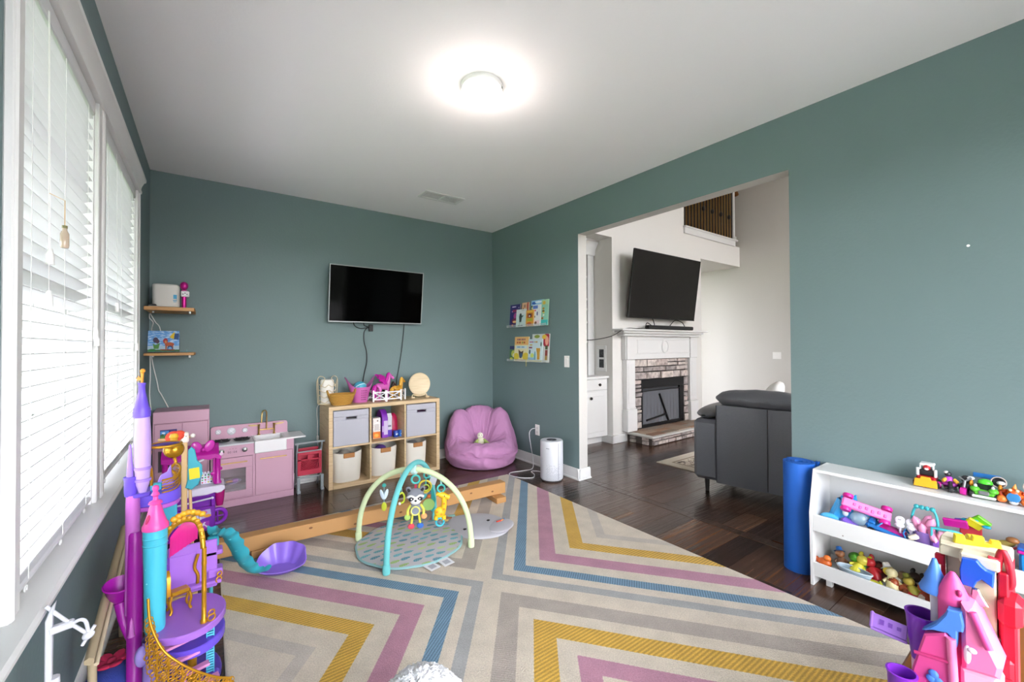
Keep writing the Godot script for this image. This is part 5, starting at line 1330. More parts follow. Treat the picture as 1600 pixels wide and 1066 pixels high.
func beanbag():
	var c := Vector3(2.505, 0, -4.055)
	# front direction (towards the room) is local +z
	var o := thing("beanbag_chair", "lilac pink corduroy beanbag chair slumped in the room's corner", "beanbag", c, -0.42)
	var m := M("#b983ad", 0.95, 0.0, {"bump": bump_tex("weave", 256, 256, 5, 0.12, 3, 256, 6.0), "bs": 0.45, "tri": 5.0, "rim": 0.3})
	var nz := noise(91, 1.0, 3)
	var f := func(u: float, v: float) -> Vector3:
		var a: float = -TAU * u
		var front: float = 0.5 + 0.5 * sin(a)          # 1 at +z
		var back: float = 1.0 - front
		var rim: float = 0.27 + 0.31 * smoothstep(0.2, 0.8, back)
		var prof := [V2(0.0, 0.0), V2(0.30, 0.0), V2(0.372, 0.035), V2(0.405, 0.13), V2(0.39, rim * 0.62), V2(0.345, rim * 0.9), V2(0.275, rim), V2(0.19, rim * 0.88), V2(0.09, lerp(0.18, 0.28, back)), V2(0.0, 0.18)]
		var t: float = v * (prof.size() - 1)
		var i: int = min(int(t), prof.size() - 2)
		var q: float = t - i
		var a0: Vector2 = prof[max(i - 1, 0)]; var b0: Vector2 = prof[i]; var c0: Vector2 = prof[i + 1]; var d0: Vector2 = prof[min(i + 2, prof.size() - 1)]
		var p: Vector2 = 0.5 * ((2.0 * b0) + (c0 - a0) * q + (2.0 * a0 - 5.0 * b0 + 4.0 * c0 - d0) * q * q + (3.0 * b0 - a0 - 3.0 * c0 + d0) * q * q * q)
		var lobes: float = absf(cos(2.5 * (a + PI / 2) + 0.3 * sin(a * 2.0 + 1.0)))
		var w: float = smoothstep(0.3, 0.6, v) * (1.0 - smoothstep(0.92, 1.0, v))
		var r: float = p.x * (1.0 + 0.05 * (pow(lobes, 0.5) - 0.6) * w * (0.2 + back))
		var y: float = p.y * (1.0 + 0.1 * (pow(lobes, 0.5) - 0.7) * w * (0.15 + back))
		var fold: float = 0.014 * sin(v * 34.0 + 3.0 * sin(a * 2.0) + 2.0 * nz.get_noise_2d(cos(a) * 2.0, v * 3.0)) * smoothstep(0.12, 0.3, v) * (1.0 - smoothstep(0.5, 0.62, v)) * front
		r += fold + 0.012 * nz.get_noise_3d(cos(a) * 3.0, sin(a) * 3.0, v * 6.0) * smoothstep(0.05, 0.2, v)
		y += 0.016 * nz.get_noise_3d(cos(a) * 4.0, sin(a) * 4.0 + 9.0, v * 7.0) * smoothstep(0.2, 0.4, v)
		return Vector3(cos(a) * r, max(y, 0.0), sin(a) * r)
	put(o, "cushion", mb().patch(140, 90, f, true), m)
	var sm := M("#a8769c", 0.95)
	for k in [-2, -1, 0, 1]:
		var a: float = -PI / 2 + (k + 0.5) * TAU / 5.0
		var pts := []
		for j in 14:
			var q: Vector3 = f.call(fposmod(-a / TAU, 1.0), 0.42 + 0.46 * j / 13.0)
			pts.append(q + Vector3(0, 0.001, 0))
		put(o, "seam", mb().tube(pts, 0.0035, 5), sm)
	var fr := thing("plush_frog", "little green and cream plush frog sitting in the pink beanbag", "plush toy", c + Vector3(-0.05, 0.205, 0.07), -0.4)
	var gr := cloth("#9aa860")
	put(fr, "body", mb().ell(Vector3(0, 0.045, 0), Vector3(0.042, 0.05, 0.036), 14, 10), cloth("#ded9bd"))
	put(fr, "head", mb().ell(Vector3(-0.008, 0.112, 0.005), Vector3(0.034, 0.034, 0.032), 14, 10), cloth("#e2dfca"))
	for s in [-1, 1]:
		put(fr, "leg", mb().tube(spline([Vector3(s * 0.03, 0.03, 0.01), Vector3(s * 0.07, 0.035, 0.03), Vector3(s * 0.09, 0.0, 0.045)], 4), 0.015, 8), gr)
		put(fr, "arm", mb().tube([Vector3(s * 0.032, 0.07, 0.012), Vector3(s * 0.06, 0.045, 0.035)], [0.013, 0.016], 8), gr)
		put(fr, "eye", mb().ell(Vector3(-0.008 + s * 0.014, 0.122, 0.034), Vector3.ONE * 0.0045, 8, 6), P("#20201c"))

func book(label: String, zc: float, w: float, y0: float, h: float, off: float, key: String, bg, ops: Array, group: String):
	var o := thing("picture_book", label, "book", Vector3(XR - 0.012 - off, y0, zc), -PI / 2, group)
	o.rotation = Vector3(0, -PI / 2, 0)
	o.basis = o.basis * Basis(Vector3.RIGHT, deg_to_rad(-4.0))
	put(o, "pages", mb().bx(-w / 2 + 0.003, w / 2 - 0.004, 0.003, h - 0.003, 0.002, 0.008), M("#e8e2d2", 0.8))
	put(o, "cover", mb().bx(-w / 2, w / 2, 0, h, 0.008, 0.01).bx(-w / 2, w / 2, 0, h, 0, 0.002).bx(-w / 2, -w / 2 + 0.002, 0, h, 0.002, 0.008), P(bg, 0.5))
	put(o, "cover_print", mb().quad_(Vector3(-w / 2 + 0.001, 0.001, 0.0105), Vector3(w / 2 - 0.001, 0.001, 0.0105), Vector3(w / 2 - 0.001, h - 0.001, 0.0105), Vector3(-w / 2 + 0.001, h - 0.001, 0.0105)), pic(key, 72, 96, bg, ops))

func book_ledges():
	var ac := M("#dfe8e8", 0.06, 0.0, {"alpha": 0.22})
	for k in 2:
		var l := thing("book_ledge", ["upper clear acrylic book ledge on the teal wall", "lower clear acrylic book ledge on the teal wall"][k], "book ledge", Vector3(XR, [1.522, 1.128][k], -3.715), -PI / 2, "clear book ledges")
		put(l, "back_plate", mb().bx(-0.36, 0.36, 0, 0.09, 0.0, 0.003, 0.001), ac)
		put(l, "floor_plate", mb().bx(-0.36, 0.36, 0, 0.003, 0.003, 0.062, 0.001), ac)
		put(l, "lip", mb().bx(-0.36, 0.36, 0.003, 0.03, 0.059, 0.062, 0.001), ac)
	var A := "books on the upper ledge"
	var y := 1.5265
	book("navy picture book with red and violet print at the upper ledge's far end", -3.945, 0.195, y, 0.265, 0.022, "bk1", "#2d2a6c", [["r", "#d8c8e8", 0.2, 0.08, 0.4, 0.05], ["r", "#8a2f5a", 0.25, 0.22, 0.6, 0.12], ["e", "#9a3c86", 0.55, 0.5, 0.18, 0.14], ["e", "#6e2340", 0.55, 0.72, 0.35, 0.12], ["e", "#e8b070", 0.5, 0.76, 0.2, 0.05], ["r", "#4a2f66", 0.1, 0.85, 0.8, 0.13], ["e", "#e8dcf0", 0.2, 0.3, 0.03, 0.02], ["e", "#e8dcf0", 0.85, 0.14, 0.03, 0.02], ["e", "#c86a5a", 0.3, 0.92, 0.1, 0.05]], A)
	book("peach book mostly hidden behind the pale book with a dark figure", -3.765, 0.125, y, 0.275, 0.012, "bk2", "#d9b08a", [["e", "#b85a4a", 0.9, 0.15, 0.2, 0.2], ["e", "#9c7a6a", 0.4, 0.14, 0.14, 0.07], ["e", "#7a3f30", 0.2, 0.26, 0.08, 0.06]], A)
	book("pale mint book showing one dark winged figure", -3.81, 0.18, y, 0.2, 0.034, "bk3", "#c2d8d6", [["r", "#d6dedf", 0, 0, 1, 0.3], ["e", "#2c3a38", 0.45, 0.38, 0.12, 0.16], ["p", "#2f4540", 0.3, 0.4, 0.62, 0.36, 0.56, 0.72, 0.36, 0.74], ["p", "#38564e", 0.55, 0.36, 0.8, 0.36, 0.58, 0.5], ["r", "#31463f", 0.36, 0.7, 0.04, 0.18], ["r", "#31463f", 0.5, 0.7, 0.04, 0.12], ["r", "#26302c", 0.2, 0.92, 0.55, 0.05], ["r", "#7a8a8a", 0.55, 0.06, 0.3, 0.03]], A)
	book("orange and yellow book with small round animal face in the upper row's middle", -3.647, 0.135, y, 0.18, 0.034, "bk4", "#d89a38", [["r", "#e8b848", 0.1, 0.04, 0.8, 0.12], ["r", "#b0621f", 0.12, 0.2, 0.76, 0.3], ["e", "#5a2c3c", 0.5, 0.34, 0.24, 0.13], ["e", "#e8d8d0", 0.46, 0.37, 0.1, 0.05], ["r", "#a8ac3a", 0.12, 0.52, 0.76, 0.18], ["e", "#c05a2c", 0.45, 0.84, 0.3, 0.09]], A)
	book("sky blue and green book behind the white one on the upper ledge", -3.555, 0.21, y, 0.285, 0.01, "bk5", "#8cc0e2", [["e", "#2458b0", 0.22, 0.1, 0.18, 0.05], ["e", "#e4f0f8", 0.6, 0.07, 0.3, 0.04], ["r", "#3f6a3a", 0, 0.2, 1, 0.8], ["e", "#cfd88a", 0.12, 0.3, 0.1, 0.05]], A)
	book("white book with blue title and scattered little drawings", -3.545, 0.14, y, 0.232, 0.024, "bk6", "#dfe3e4", [["r", "#5a78c8", 0.05, 0.04, 0.6, 0.16], ["r", "#c84a86", 0.05, 0.24, 0.4, 0.07], ["e", "#5a5a8a", 0.6, 0.42, 0.08, 0.1], ["e", "#8a8a7a", 0.3, 0.56, 0.08, 0.05], ["e", "#6a4a2a", 0.4, 0.86, 0.14, 0.08], ["r", "#e4c8ce", 0.3, 0.75, 0.6, 0.22], ["e", "#6a4a2a", 0.45, 0.86, 0.13, 0.07]], A)
	book("mint green book with a column of small figures, nearest the opening", -3.417, 0.115, y, 0.28, 0.016, "bk7", "#8fc8b0", [["r", "#a8cfa6", 0, 0, 1, 0.2], ["e", "#d8b84a", 0.36, 0.12, 0.22, 0.07], ["e", "#b08a2a", 0.3, 0.34, 0.16, 0.04], ["e", "#7a5a20", 0.3, 0.44, 0.18, 0.04], ["e", "#d8c84a", 0.35, 0.5, 0.15, 0.03], ["e", "#f0ead8", 0.36, 0.6, 0.12, 0.03], ["e", "#a8642a", 0.2, 0.72, 0.14, 0.05], ["r", "#3fb8b8", 0, 0.8, 1, 0.2]], A)
	A = "books on the lower ledge"
	y = 1.1325
	book("small green and navy book at the lower ledge's far end", -3.99, 0.135, y, 0.175, 0.016, "bk8", "#4d7a52", [["r", "#2c2f6a", 0, 0, 1, 0.22], ["e", "#c8cf5a", 0.55, 0.5, 0.3, 0.22], ["e", "#e2e2d0", 0.6, 0.62, 0.14, 0.14], ["e", "#d8d84a", 0.3, 0.85, 0.22, 0.08]], A)
	book("cream and yellow book with a peach title band and flying animal", -3.808, 0.265, y, 0.28, 0.034, "bk9", "#dfd8ae", [["r", "#e2b36e", 0, 0, 1, 0.34], ["r", "#7a4a66", 0.18, 0.08, 0.06, 0.08], ["r", "#7a4a66", 0.27, 0.08, 0.1, 0.08], ["r", "#7a4a66", 0.4, 0.08, 0.06, 0.08], ["r", "#7a4a66", 0.5, 0.08, 0.08, 0.08], ["r", "#7a4a66", 0.61, 0.08, 0.06, 0.08], ["r", "#7a4a66", 0.7, 0.08, 0.06, 0.08], ["r", "#b0562a", 0.16, 0.2, 0.12, 0.08], ["r", "#b0562a", 0.31, 0.2, 0.14, 0.08], ["r", "#8a9a3a", 0.52, 0.2, 0.1, 0.08], ["r", "#b0562a", 0.65, 0.2, 0.12, 0.08], ["r", "#c8dce2", 0.1, 0.37, 0.8, 0.12], ["r", "#4a7ab0", 0.2, 0.41, 0.24, 0.04], ["r", "#4a7ab0", 0.5, 0.41, 0.22, 0.04], ["e", "#d8c43a", 0.14, 0.82, 0.2, 0.16], ["e", "#d8c43a", 0.82, 0.8, 0.22, 0.16], ["p", "#5a4030", 0.3, 0.52, 0.5, 0.62, 0.66, 0.56, 0.62, 0.74, 0.52, 0.88, 0.4, 0.86, 0.34, 0.7], ["e", "#3a5a7a", 0.5, 0.75, 0.1, 0.1], ["r", "#a8863a", 0.05, 0.94, 0.9, 0.04]], A)
	book("light blue animal book beside the yellow one on the lower ledge", -3.56, 0.245, y, 0.25, 0.034, "bk10", "#c4d7dc", [["r", "#b04a6a", 0.1, 0.1, 0.07, 0.07], ["r", "#b04a6a", 0.2, 0.1, 0.07, 0.07], ["r", "#7a4a8a", 0.3, 0.1, 0.07, 0.07], ["r", "#b8904a", 0.42, 0.1, 0.06, 0.07], ["r", "#b8904a", 0.51, 0.1, 0.16, 0.07], ["r", "#c0a03a", 0.1, 0.23, 0.2, 0.06], ["r", "#7a2f4a", 0.06, 0.35, 0.24, 0.07], ["p", "#c89a3a", 0.58, 0.4, 0.86, 0.4, 0.84, 0.9, 0.66, 0.9, 0.66, 0.7], ["e", "#c8d86a", 0.3, 0.72, 0.12, 0.1], ["e", "#4a5a66", 0.12, 0.56, 0.06, 0.1], ["r", "#8fb8d0", 0, 0.82, 0.6, 0.12], ["e", "#6aa0a8", 0.5, 0.72, 0.06, 0.2], ["r", "#e0cf7a", 0, 0.94, 1, 0.06], ["e", "#5a7a6a", 0.9, 0.22, 0.05, 0.1]], A)
	book("large red, yellow and white book behind at the lower ledge's near end", -3.5, 0.29, y, 0.305, 0.012, "bk11", "#cfd3d0", [["e", "#8a9a3a", 0.28, 0.08, 0.16, 0.06], ["e", "#b0263a", 0.85, 0.22, 0.24, 0.24], ["e", "#e2c03a", 0.72, 0.1, 0.14, 0.08], ["e", "#e8a890", 0.86, 0.24, 0.1, 0.16], ["r", "#4a5a30", 0.8, 0.42, 0.14, 0.14], ["r", "#8a3a30", 0.8, 0.58, 0.14, 0.2], ["r", "#a88a4a", 0.8, 0.78, 0.14, 0.16]], A)
	single("bookmark_ribbon", mb().box(Vector3(XR - 0.066, 1.14, -3.695), Vector3(0.0015, 0.12, 0.009)), P("#cfc06a", 0.7), "thin yellow ribbon hanging down over the lower book ledge", "ribbon")
	wall_plate("light_switch", Vector3(XR, 1.149, -3.106), -PI / 2, 0.072, 0.116, 1, "white light switch on the teal wall beside the opening")

func purifier():
	var c := Vector3(2.728, 0, -3.11)
	var o := thing("air_purifier", "white cylindrical air purifier by the opening's left edge", "air purifier", c, -0.55)
	var w := P("#cbccd1", 0.38)
	put(o, "body", mb().lathe([V2(0.1, 0.012), V2(0.108, 0.02), V2(0.111, 0.03), V2(0.111, 0.378), V2(0.106, 0.388), V2(0.09, 0.391), V2(0.05, 0.389)], 48), w)
	put(o, "foot", mb().lathe([V2(0, 0), V2(0.095, 0), V2(0.1, 0.012), V2(0, 0.012)], 40), P("#3a3c40"))
	put(o, "outlet_grille", mb().lathe([V2(0.05, 0.389), V2(0.046, 0.38), V2(0, 0.38)], 28), P("#23252a", 0.5))
	var fin := mb()
	for k in 12: fin.pos(Vector3(0, 0.384, 0), k * PI / 12).box(Vector3.ZERO, Vector3(0.092, 0.004, 0.0015))
	put(o, "outlet_fins", fin, P("#3c3f45", 0.5))
	for a in [0.62, 1.62]:
		put(o, "panel_seam", mb().pos(Vector3(sin(a * 0.9 - 0.12) * 0.1105, 0.2, cos(a * 0.9 - 0.12) * 0.1105), a * 0.9 - 0.12).box(Vector3.ZERO, Vector3(0.0035, 0.345, 0.002)), P("#6a6d75", 0.5))
	var dots := mb()
	for r in 13:
		for k in 15:
			var a := -0.65 + k * 0.085 + (0.042 if r % 2 else 0.0)
			var y := 0.035 + r * 0.0115
			if rng.randf() < 0.12 + r * 0.045 and r > 3: continue
			dots.pos(Vector3(sin(a) * 0.1112, y, cos(a) * 0.1112), a).box(Vector3.ZERO, Vector3(0.0042, 0.0055, 0.0012))
	put(o, "perforation", dots, P("#8b8f98", 0.5)).set_meta("kind", "stuff")
	var lg := mb()
	for k in 4: lg.pos(Vector3(sin(-0.62 + k * 0.07) * 0.1112, 0.325 - k * 0.0008, cos(-0.62 + k * 0.07) * 0.1112), -0.62 + k * 0.07).box(Vector3.ZERO, Vector3(0.006, 0.007 if k == 0 else 0.005, 0.0008))
	put(o, "logo", lg, P("#4a4d55"))
	wall_plate("wall_outlet", Vector3(XR, 0.384, -3.579), -PI / 2, 0.072, 0.116, 0, "white wall outlet between beanbag and air purifier")
	single("purifier_cord", mb().tube(spline([Vector3(2.915, 0.4, -3.6), Vector3(2.88, 0.392, -3.615), Vector3(2.865, 0.34, -3.635), Vector3(2.872, 0.2, -3.615), Vector3(2.87, 0.08, -3.58), Vector3(2.8, 0.006, -3.5), Vector3(2.68, 0.005, -3.49), Vector3(2.53, 0.005, -3.515), Vector3(2.47, 0.005, -3.45), Vector3(2.5, 0.005, -3.33), Vector3(2.6, 0.005, -3.255), Vector3(2.68, 0.005, -3.32), Vector3(2.72, 0.006, -3.42), Vector3(2.78, 0.006, -3.38), Vector3(2.78, 0.02, -3.2)], 7), 0.0042, 7), P("#dedee0", 0.5), "white power cord looping over the floor beside the air purifier", "cord")

func gym():
	# balance beam
	var bm := thing("balance_beam", "long pine balance beam lying across the rug's far end", "balance beam", Vector3(1.05, 0.0135, -3.03), -0.045)
	put(bm, "beam", mb().bx(-1.02, 1.01, 0.045, 0.137, -0.045, 0.045, 0.004), pine())
	for x in [-0.785, 0.92]: put(bm, "foot", mb().bx(x - 0.045, x + 0.045, 0.0, 0.0445, -0.16, 0.05 if x < 0 else 0.125, 0.003), pine())
	for p in [[-0.5, 0.11], [0.1, 0.08], [0.68, 0.105], [-0.22, 0.07], [0.88, 0.08]]: put(bm, "knot", mb().pos(Vector3(p[0], p[1], 0.0452), 0, PI / 2).lathe([V2(0.009, 0), V2(0.004, 0.0004), V2(0, 0.0005)], 10, 1.3, 0.8), M("#7a5230", 0.7))
	# activity mat
	var c := Vector3(1.085, 0.0125, -2.645)
	var g := thing("play_gym", "baby play gym of two crossed padded arches over leaf mat", "play gym", c)
	var R := 0.345
	var img := gym_pic()
	put(g, "mat_edge", mb().patch(60, 6, func(u, v):
		var a: float = -TAU * u
		var rr: float = R * (1.0 + 0.012 * sin(a * 9.0))
		return Vector3(cos(a) * (rr - 0.012 + 0.012 * sin(PI * v)), 0.003 + 0.014 * v, sin(a) * (rr - 0.012 + 0.012 * sin(PI * v))), true), cloth("#8fb8ba"))
	put(g, "mat", mb().patch(48, 10, func(u, v):
		var a: float = -TAU * u
		var rr: float = (R - 0.012) * (1.0 - v) * (1.0 + 0.012 * sin(a * 9.0) * (1.0 - v))
		return Vector3(cos(a) * rr, 0.017 + 0.008 * sin(PI * clamp(1.0 - v, 0, 1)) + 0.003 * sin(a * 5.0) * (1.0 - v) * sin(v * 9.0), sin(a) * rr), true), gym_planar(img, R))
	var feet := [[Vector3(0.818, 0.02, -2.885), Vector3(1.378, 0.02, -2.36), "#cddcae"], [Vector3(0.824, 0.02, -2.362), Vector3(1.372, 0.02, -2.885), "#69bdbd"]]
	for k in 2:
		var a: Vector3 = feet[k][0]; var b: Vector3 = feet[k][1]
		var pts := []
		for j in 33:
			var t := PI * j / 32.0
			var q: Vector3 = (a + b) / 2 + (a - b) / 2 * cos(t)
			q.y = 0.02 + (0.482 + 0.034 * k * sin(t)) * pow(sin(t), 0.82)
			pts.append(q)
		pw(g, "arch", mb().tube(pts, 0.0175, 12), cloth(feet[k][2], 10.0, 0.3))
		for e in [a, b]: pw(g, "foot_sleeve", mb().pos(e - Vector3(0, 0.004, 0)).lathe([V2(0.02, 0), V2(0.022, 0.01), V2(0.021, 0.05), V2(0.0175, 0.055)], 14), cloth(feet[k][2], 10.0, 0.3))
	pw(g, "crossing_strap", mb().pos(Vector3(1.1, 0.497, -2.622), 0.75).box(Vector3.ZERO, Vector3(0.05, 0.062, 0.062), 0.02), cloth("#b9d8d2"))
	for k in 2:
		var tg := put(g, "care_tag", mb().bx(-0.035, 0.035, -0.001, 0.001, 0, 0.075), M("#dcdce0", 0.6))
		tg.position = Vector3(-0.03 + 0.095 * k, 0.012, 0.335); tg.rotation = Vector3(0.06, 0.25 - 0.1 * k, 0)
		var pr := put(tg, "print", mb().bx(-0.02, 0.02, 0.001, 0.0013, 0.02, 0.06), M("#a9a9b2", 0.7))
	gym_toys()
	# grey animal-shaped floor cushion
	var sl := thing("seal_cushion", "flat grey cushion shaped like a sleepy animal face on the rug", "cushion", Vector3(1.575, 0.0125, -2.6), 0.5)
	var gm := cloth("#b4b2b8")
	put(sl, "body", mb().patch(48, 10, func(u, v):
		var a: float = -TAU * u
		var rx := 0.185 + 0.02 * cos(a * 2.0)
		var rz := 0.245 + 0.012 * sin(a * 3.0)
		var k := sqrt(1.0 - v * v) if v < 1.0 else 0.0
		return Vector3(cos(a) * rx * k, 0.003 + 0.034 * pow(v, 0.8), sin(a) * rz * k), true), gm)
	put(sl, "muzzle", mb().pos(Vector3(0.03, 0.026, 0.17)).ell(Vector3.ZERO, Vector3(0.12, 0.014, 0.085), 20, 8), gm)
	for p in [Vector3(-0.145, 0.037, -0.02), Vector3(0.045, 0.041, 0.06)]: put(sl, "eye", mb().ell(p - Vector3(0, 0.003, 0), Vector3(0.014, 0.004, 0.012), 12, 6), M("#111114", 0.35))
	put(sl, "mouth", mb().tube([Vector3(0.04, 0.039, 0.13), Vector3(0.07, 0.041, 0.15)], 0.007, 6), P("#c8402c"))
	put(sl, "mouth", mb().tube([Vector3(0.07, 0.041, 0.15), Vector3(0.1, 0.039, 0.155)], 0.005, 6), P("#d8904a"))
	put(sl, "mouth", mb().tube([Vector3(0.1, 0.039, 0.155), Vector3(0.125, 0.036, 0.15)], 0.006, 6), P("#4a7ab0"))
	for k in 4: put(sl, "ear_ribbon", mb().pos(Vector3(-0.11 + k * 0.045, 0.028, -0.24), 0.2 * k).box(Vector3.ZERO, Vector3(0.03, 0.006, 0.05), 0.002), cloth(["#8fb0c4", "#d8b46a", "#9a6a4a", "#8fc0b8"][k]))

func gym_pic() -> Texture2D:
	var n := 320
	var im := Image.create(n, n, false, Image.FORMAT_RGB8)
	im.fill(Color("#b9b6ba"))
	var cols := [Color("#4a97a2"), Color("#8fb45a"), Color("#5aa7b4"), Color("#b4cc86"), Color("#3f8294")]
	for j in 12:
		for i in 9:
			var cx := 18.0 + i * 36 + (18 if j % 2 else 0) + rng.randf_range(-4, 4)
			var cy := 14.0 + j * 27 + rng.randf_range(-3, 3)
			var c: Color = cols[(i * 3 + j * 2) % 5]
			for y in range(int(cy - 7), int(cy + 8)):
				for x in range(int(cx - 14), int(cx + 15)):
					if x < 0 or y < 0 or x >= n or y >= n: continue
					var q: float = pow((x - cx) / 14.0, 2) + pow((y - cy) / (6.5 * (1.0 - 0.3 * (x - cx) / 14.0)), 2)
					if q < 1.0 and (int(x + absf(y - cy)) % 6 < 4 or absf(y - cy) < 1.0): im.set_pixel(x, y, c)
	return ImageTexture.create_from_image(im)
func gym_planar(t: Texture2D, R: float) -> StandardMaterial3D:
	var m := StandardMaterial3D.new()
	m.albedo_texture = t
	m.uv1_triplanar = true
	m.uv1_triplanar_sharpness = 8.0
	m.uv1_scale = Vector3.ONE / (2.0 * R)
	m.uv1_offset = Vector3(0.5, 0.5, 0.5)
	m.roughness = 0.9
	return m

func gym_toys():
	var face := -0.398
	var G := "toys hanging from the play gym"
	var tealp := P("#3fb0aa", 0.35)
	# raccoon
	var r := thing("plush_raccoon", "grey plush raccoon with striped mask dangling under gym crossing", "plush toy", Vector3(1.108, 0.12, -2.615), face, G)
	var gr := cloth("#7c7f88"); var wh := cloth("#e6e4e2"); var bk := cloth("#26262a")
	put(r, "link_ring", mb().pos(Vector3(0, 0.315, 0)).ring(Vector3.ZERO, 0.026, 0.0065, 20, 8), tealp)
	put(r, "strap", mb().box(Vector3(0, 0.273, 0), Vector3(0.014, 0.03, 0.004)), cloth("#b0304a"))
	put(r, "strap", mb().box(Vector3(0, 0.352, 0), Vector3(0.014, 0.034, 0.004)), cloth("#9cc8c4"))
	put(r, "head", mb().ell(Vector3(0, 0.208, 0), Vector3(0.056, 0.05, 0.034), 20, 14), gr)
	put(r, "muzzle", mb().ell(Vector3(0, 0.182, 0.018), Vector3(0.036, 0.026, 0.024), 16, 10), wh)
	put(r, "brow", mb().tube(spline([Vector3(-0.05, 0.206, 0.02), Vector3(-0.028, 0.218, 0.032), Vector3(0, 0.206, 0.037), Vector3(0.028, 0.218, 0.032), Vector3(0.05, 0.206, 0.02)], 4), 0.007, 8), wh)
	put(r, "nose", mb().ell(Vector3(0, 0.188, 0.043), Vector3(0.008, 0.006, 0.005), 10, 6), bk)
	for s in [-1, 1]:
		put(r, "eye_patch", mb().pos(Vector3(0.028 * s, 0.196, 0.03), 0.35 * s, 0, -0.5 * s).ell(Vector3.ZERO, Vector3(0.019, 0.012, 0.006), 12, 6), bk)
		put(r, "eye", mb().ell(Vector3(0.026 * s, 0.198, 0.036), Vector3(0.005, 0.005, 0.003), 8, 6), P("#e8e8e8", 0.2))
		var ea := put(r, "ear", mb().pos(Vector3(0.042 * s, 0.248, 0), 0, 0, -0.6 * s).ell(Vector3.ZERO, Vector3(0.017, 0.024, 0.012), 12, 8), gr)
		put(ea, "ear_lining", mb().pos(Vector3(0.042 * s, 0.247, 0.009), 0, 0, -0.6 * s).ell(Vector3.ZERO, Vector3(0.01, 0.015, 0.005), 10, 6), bk)
		put(r, "arm", mb().tube(spline([Vector3(0.03 * s, 0.15, 0.005), Vector3(0.05 * s, 0.12, 0.01), Vector3(0.05 * s, 0.085, 0.012)], 4), 0.009, 8), cloth("#d2d25a"))
		put(r, "hand", mb().ell(Vector3(0.053 * s, 0.075, 0.012), Vector3(0.021, 0.02, 0.012), 12, 8), cloth(["#a8c86a", "#e0a068"][0 if s < 0 else 1]))
		put(r, "leg", mb().tube([Vector3(0.018 * s, 0.1, 0), Vector3(0.028 * s, 0.03, 0.004)], 0.008, 8), cloth("#cfc84a"))
		put(r, "foot", mb().ell(Vector3(0.029 * s, 0.012, 0.006), Vector3(0.023, 0.018, 0.014), 12, 8), cloth(["#d84a5a", "#3a6ab8"][0 if s < 0 else 1]))
	put(r, "body", mb().ell(Vector3(0, 0.125, 0), Vector3(0.04, 0.045, 0.025), 16, 10), gr)
	put(r, "mirror", mb().pos(Vector3(-0.002, 0.117, 0.024), 0, PI / 2).lathe([V2(0.024, 0), V2(0.024, 0.003), V2(0, 0.003)], 20), M("#aab4c4", 0.15, 0.6))
	put(r, "mirror_ring", mb().pos(Vector3(-0.002, 0.117, 0.026)).ring(Vector3.ZERO, 0.027, 0.005, 20, 8), cloth("#dcd978"))
	# giraffe
	var gi := thing("giraffe_toy", "yellow soft giraffe toy dangling from the right of the gym", "plush toy", Vector3(1.24, 0.145, -2.5), face, G)
	var ye := P("#e6b61c", 0.5)
	put(gi, "link_ring", mb().pos(Vector3(-0.004, 0.235, 0)).ring(Vector3.ZERO, 0.023, 0.006, 20, 8), tealp)
	put(gi, "strap", mb().box(Vector3(-0.004, 0.272, 0), Vector3(0.012, 0.04, 0.004)), cloth("#9cc8c4"))
	put(gi, "body", mb().ell(Vector3(-0.012, 0.082, 0), Vector3(0.037, 0.035, 0.02), 14, 10).tube(spline([Vector3(0.008, 0.09, 0), Vector3(0.015, 0.13, 0), Vector3(0.012, 0.175, 0), Vector3(0.005, 0.195, 0)], 4), [0.02, 0.0195, 0.019, 0.0185, 0.018, 0.0175, 0.017, 0.017, 0.017, 0.0175, 0.018, 0.018, 0.016], 10), ye)
	put(gi, "head", mb().tube(spline([Vector3(-0.02, 0.198, 0), Vector3(0.005, 0.19, 0), Vector3(0.035, 0.178, 0), Vector3(0.05, 0.172, 0)], 4), [0.01, 0.015, 0.019, 0.021, 0.022, 0.021, 0.019, 0.017, 0.0165, 0.017, 0.018, 0.016, 0.01], 10), ye)
	for s in [-1, 1]:
		put(gi, "ear", mb().pos(Vector3(-0.024, 0.203, 0.012 * s), 0, 0, 0.4).ell(Vector3.ZERO, Vector3(0.016, 0.008, 0.005), 10, 6), ye)
		put(gi, "leg", mb().tube([Vector3(-0.012 + 0.024 * s, 0.06, 0), Vector3(-0.012 + 0.026 * s, 0.035, 0)], 0.0145, 8), ye)
		put(gi, "horn", mb().tube([Vector3(0.002, 0.2, 0.006 * s), Vector3(0.0, 0.218, 0.007 * s)], 0.003, 6), P("#b8861a"))
	put(gi, "eye", mb().ell(Vector3(0.016, 0.19, 0.019), Vector3(0.004, 0.005, 0.003), 8, 6), bk)
	for p in [Vector3(-0.03, 0.09, 0.016), Vector3(-0.004, 0.072, 0.018), Vector3(0.012, 0.105, 0.018), Vector3(0.014, 0.14, 0.016)]: put(gi, "spot", mb().ell(p, Vector3(0.008, 0.007, 0.004), 8, 6), P("#e08a1e"))
	put(gi, "teether", mb().pos(Vector3(-0.012, 0.018, 0)).ring(Vector3.ZERO, 0.025, 0.0065, 22, 8), P("#3fb0c0", 0.35))
	# rattle, disc and leaf cluster behind
	var ra := thing("ring_rattle", "yellow ring rattle with green disc and teal leaf, behind raccoon", "rattle", Vector3(1.26, 0.13, -2.775), face, G)
	put(ra, "hook", mb().pos(Vector3(0.0, 0.265, 0)).ring(Vector3.ZERO, 0.02, 0.006, 18, 8), tealp)
	put(ra, "ring", mb().pos(Vector3(-0.012, 0.185, 0)).ring(Vector3.ZERO, 0.042, 0.0065, 24, 8), P("#dcc93a"))
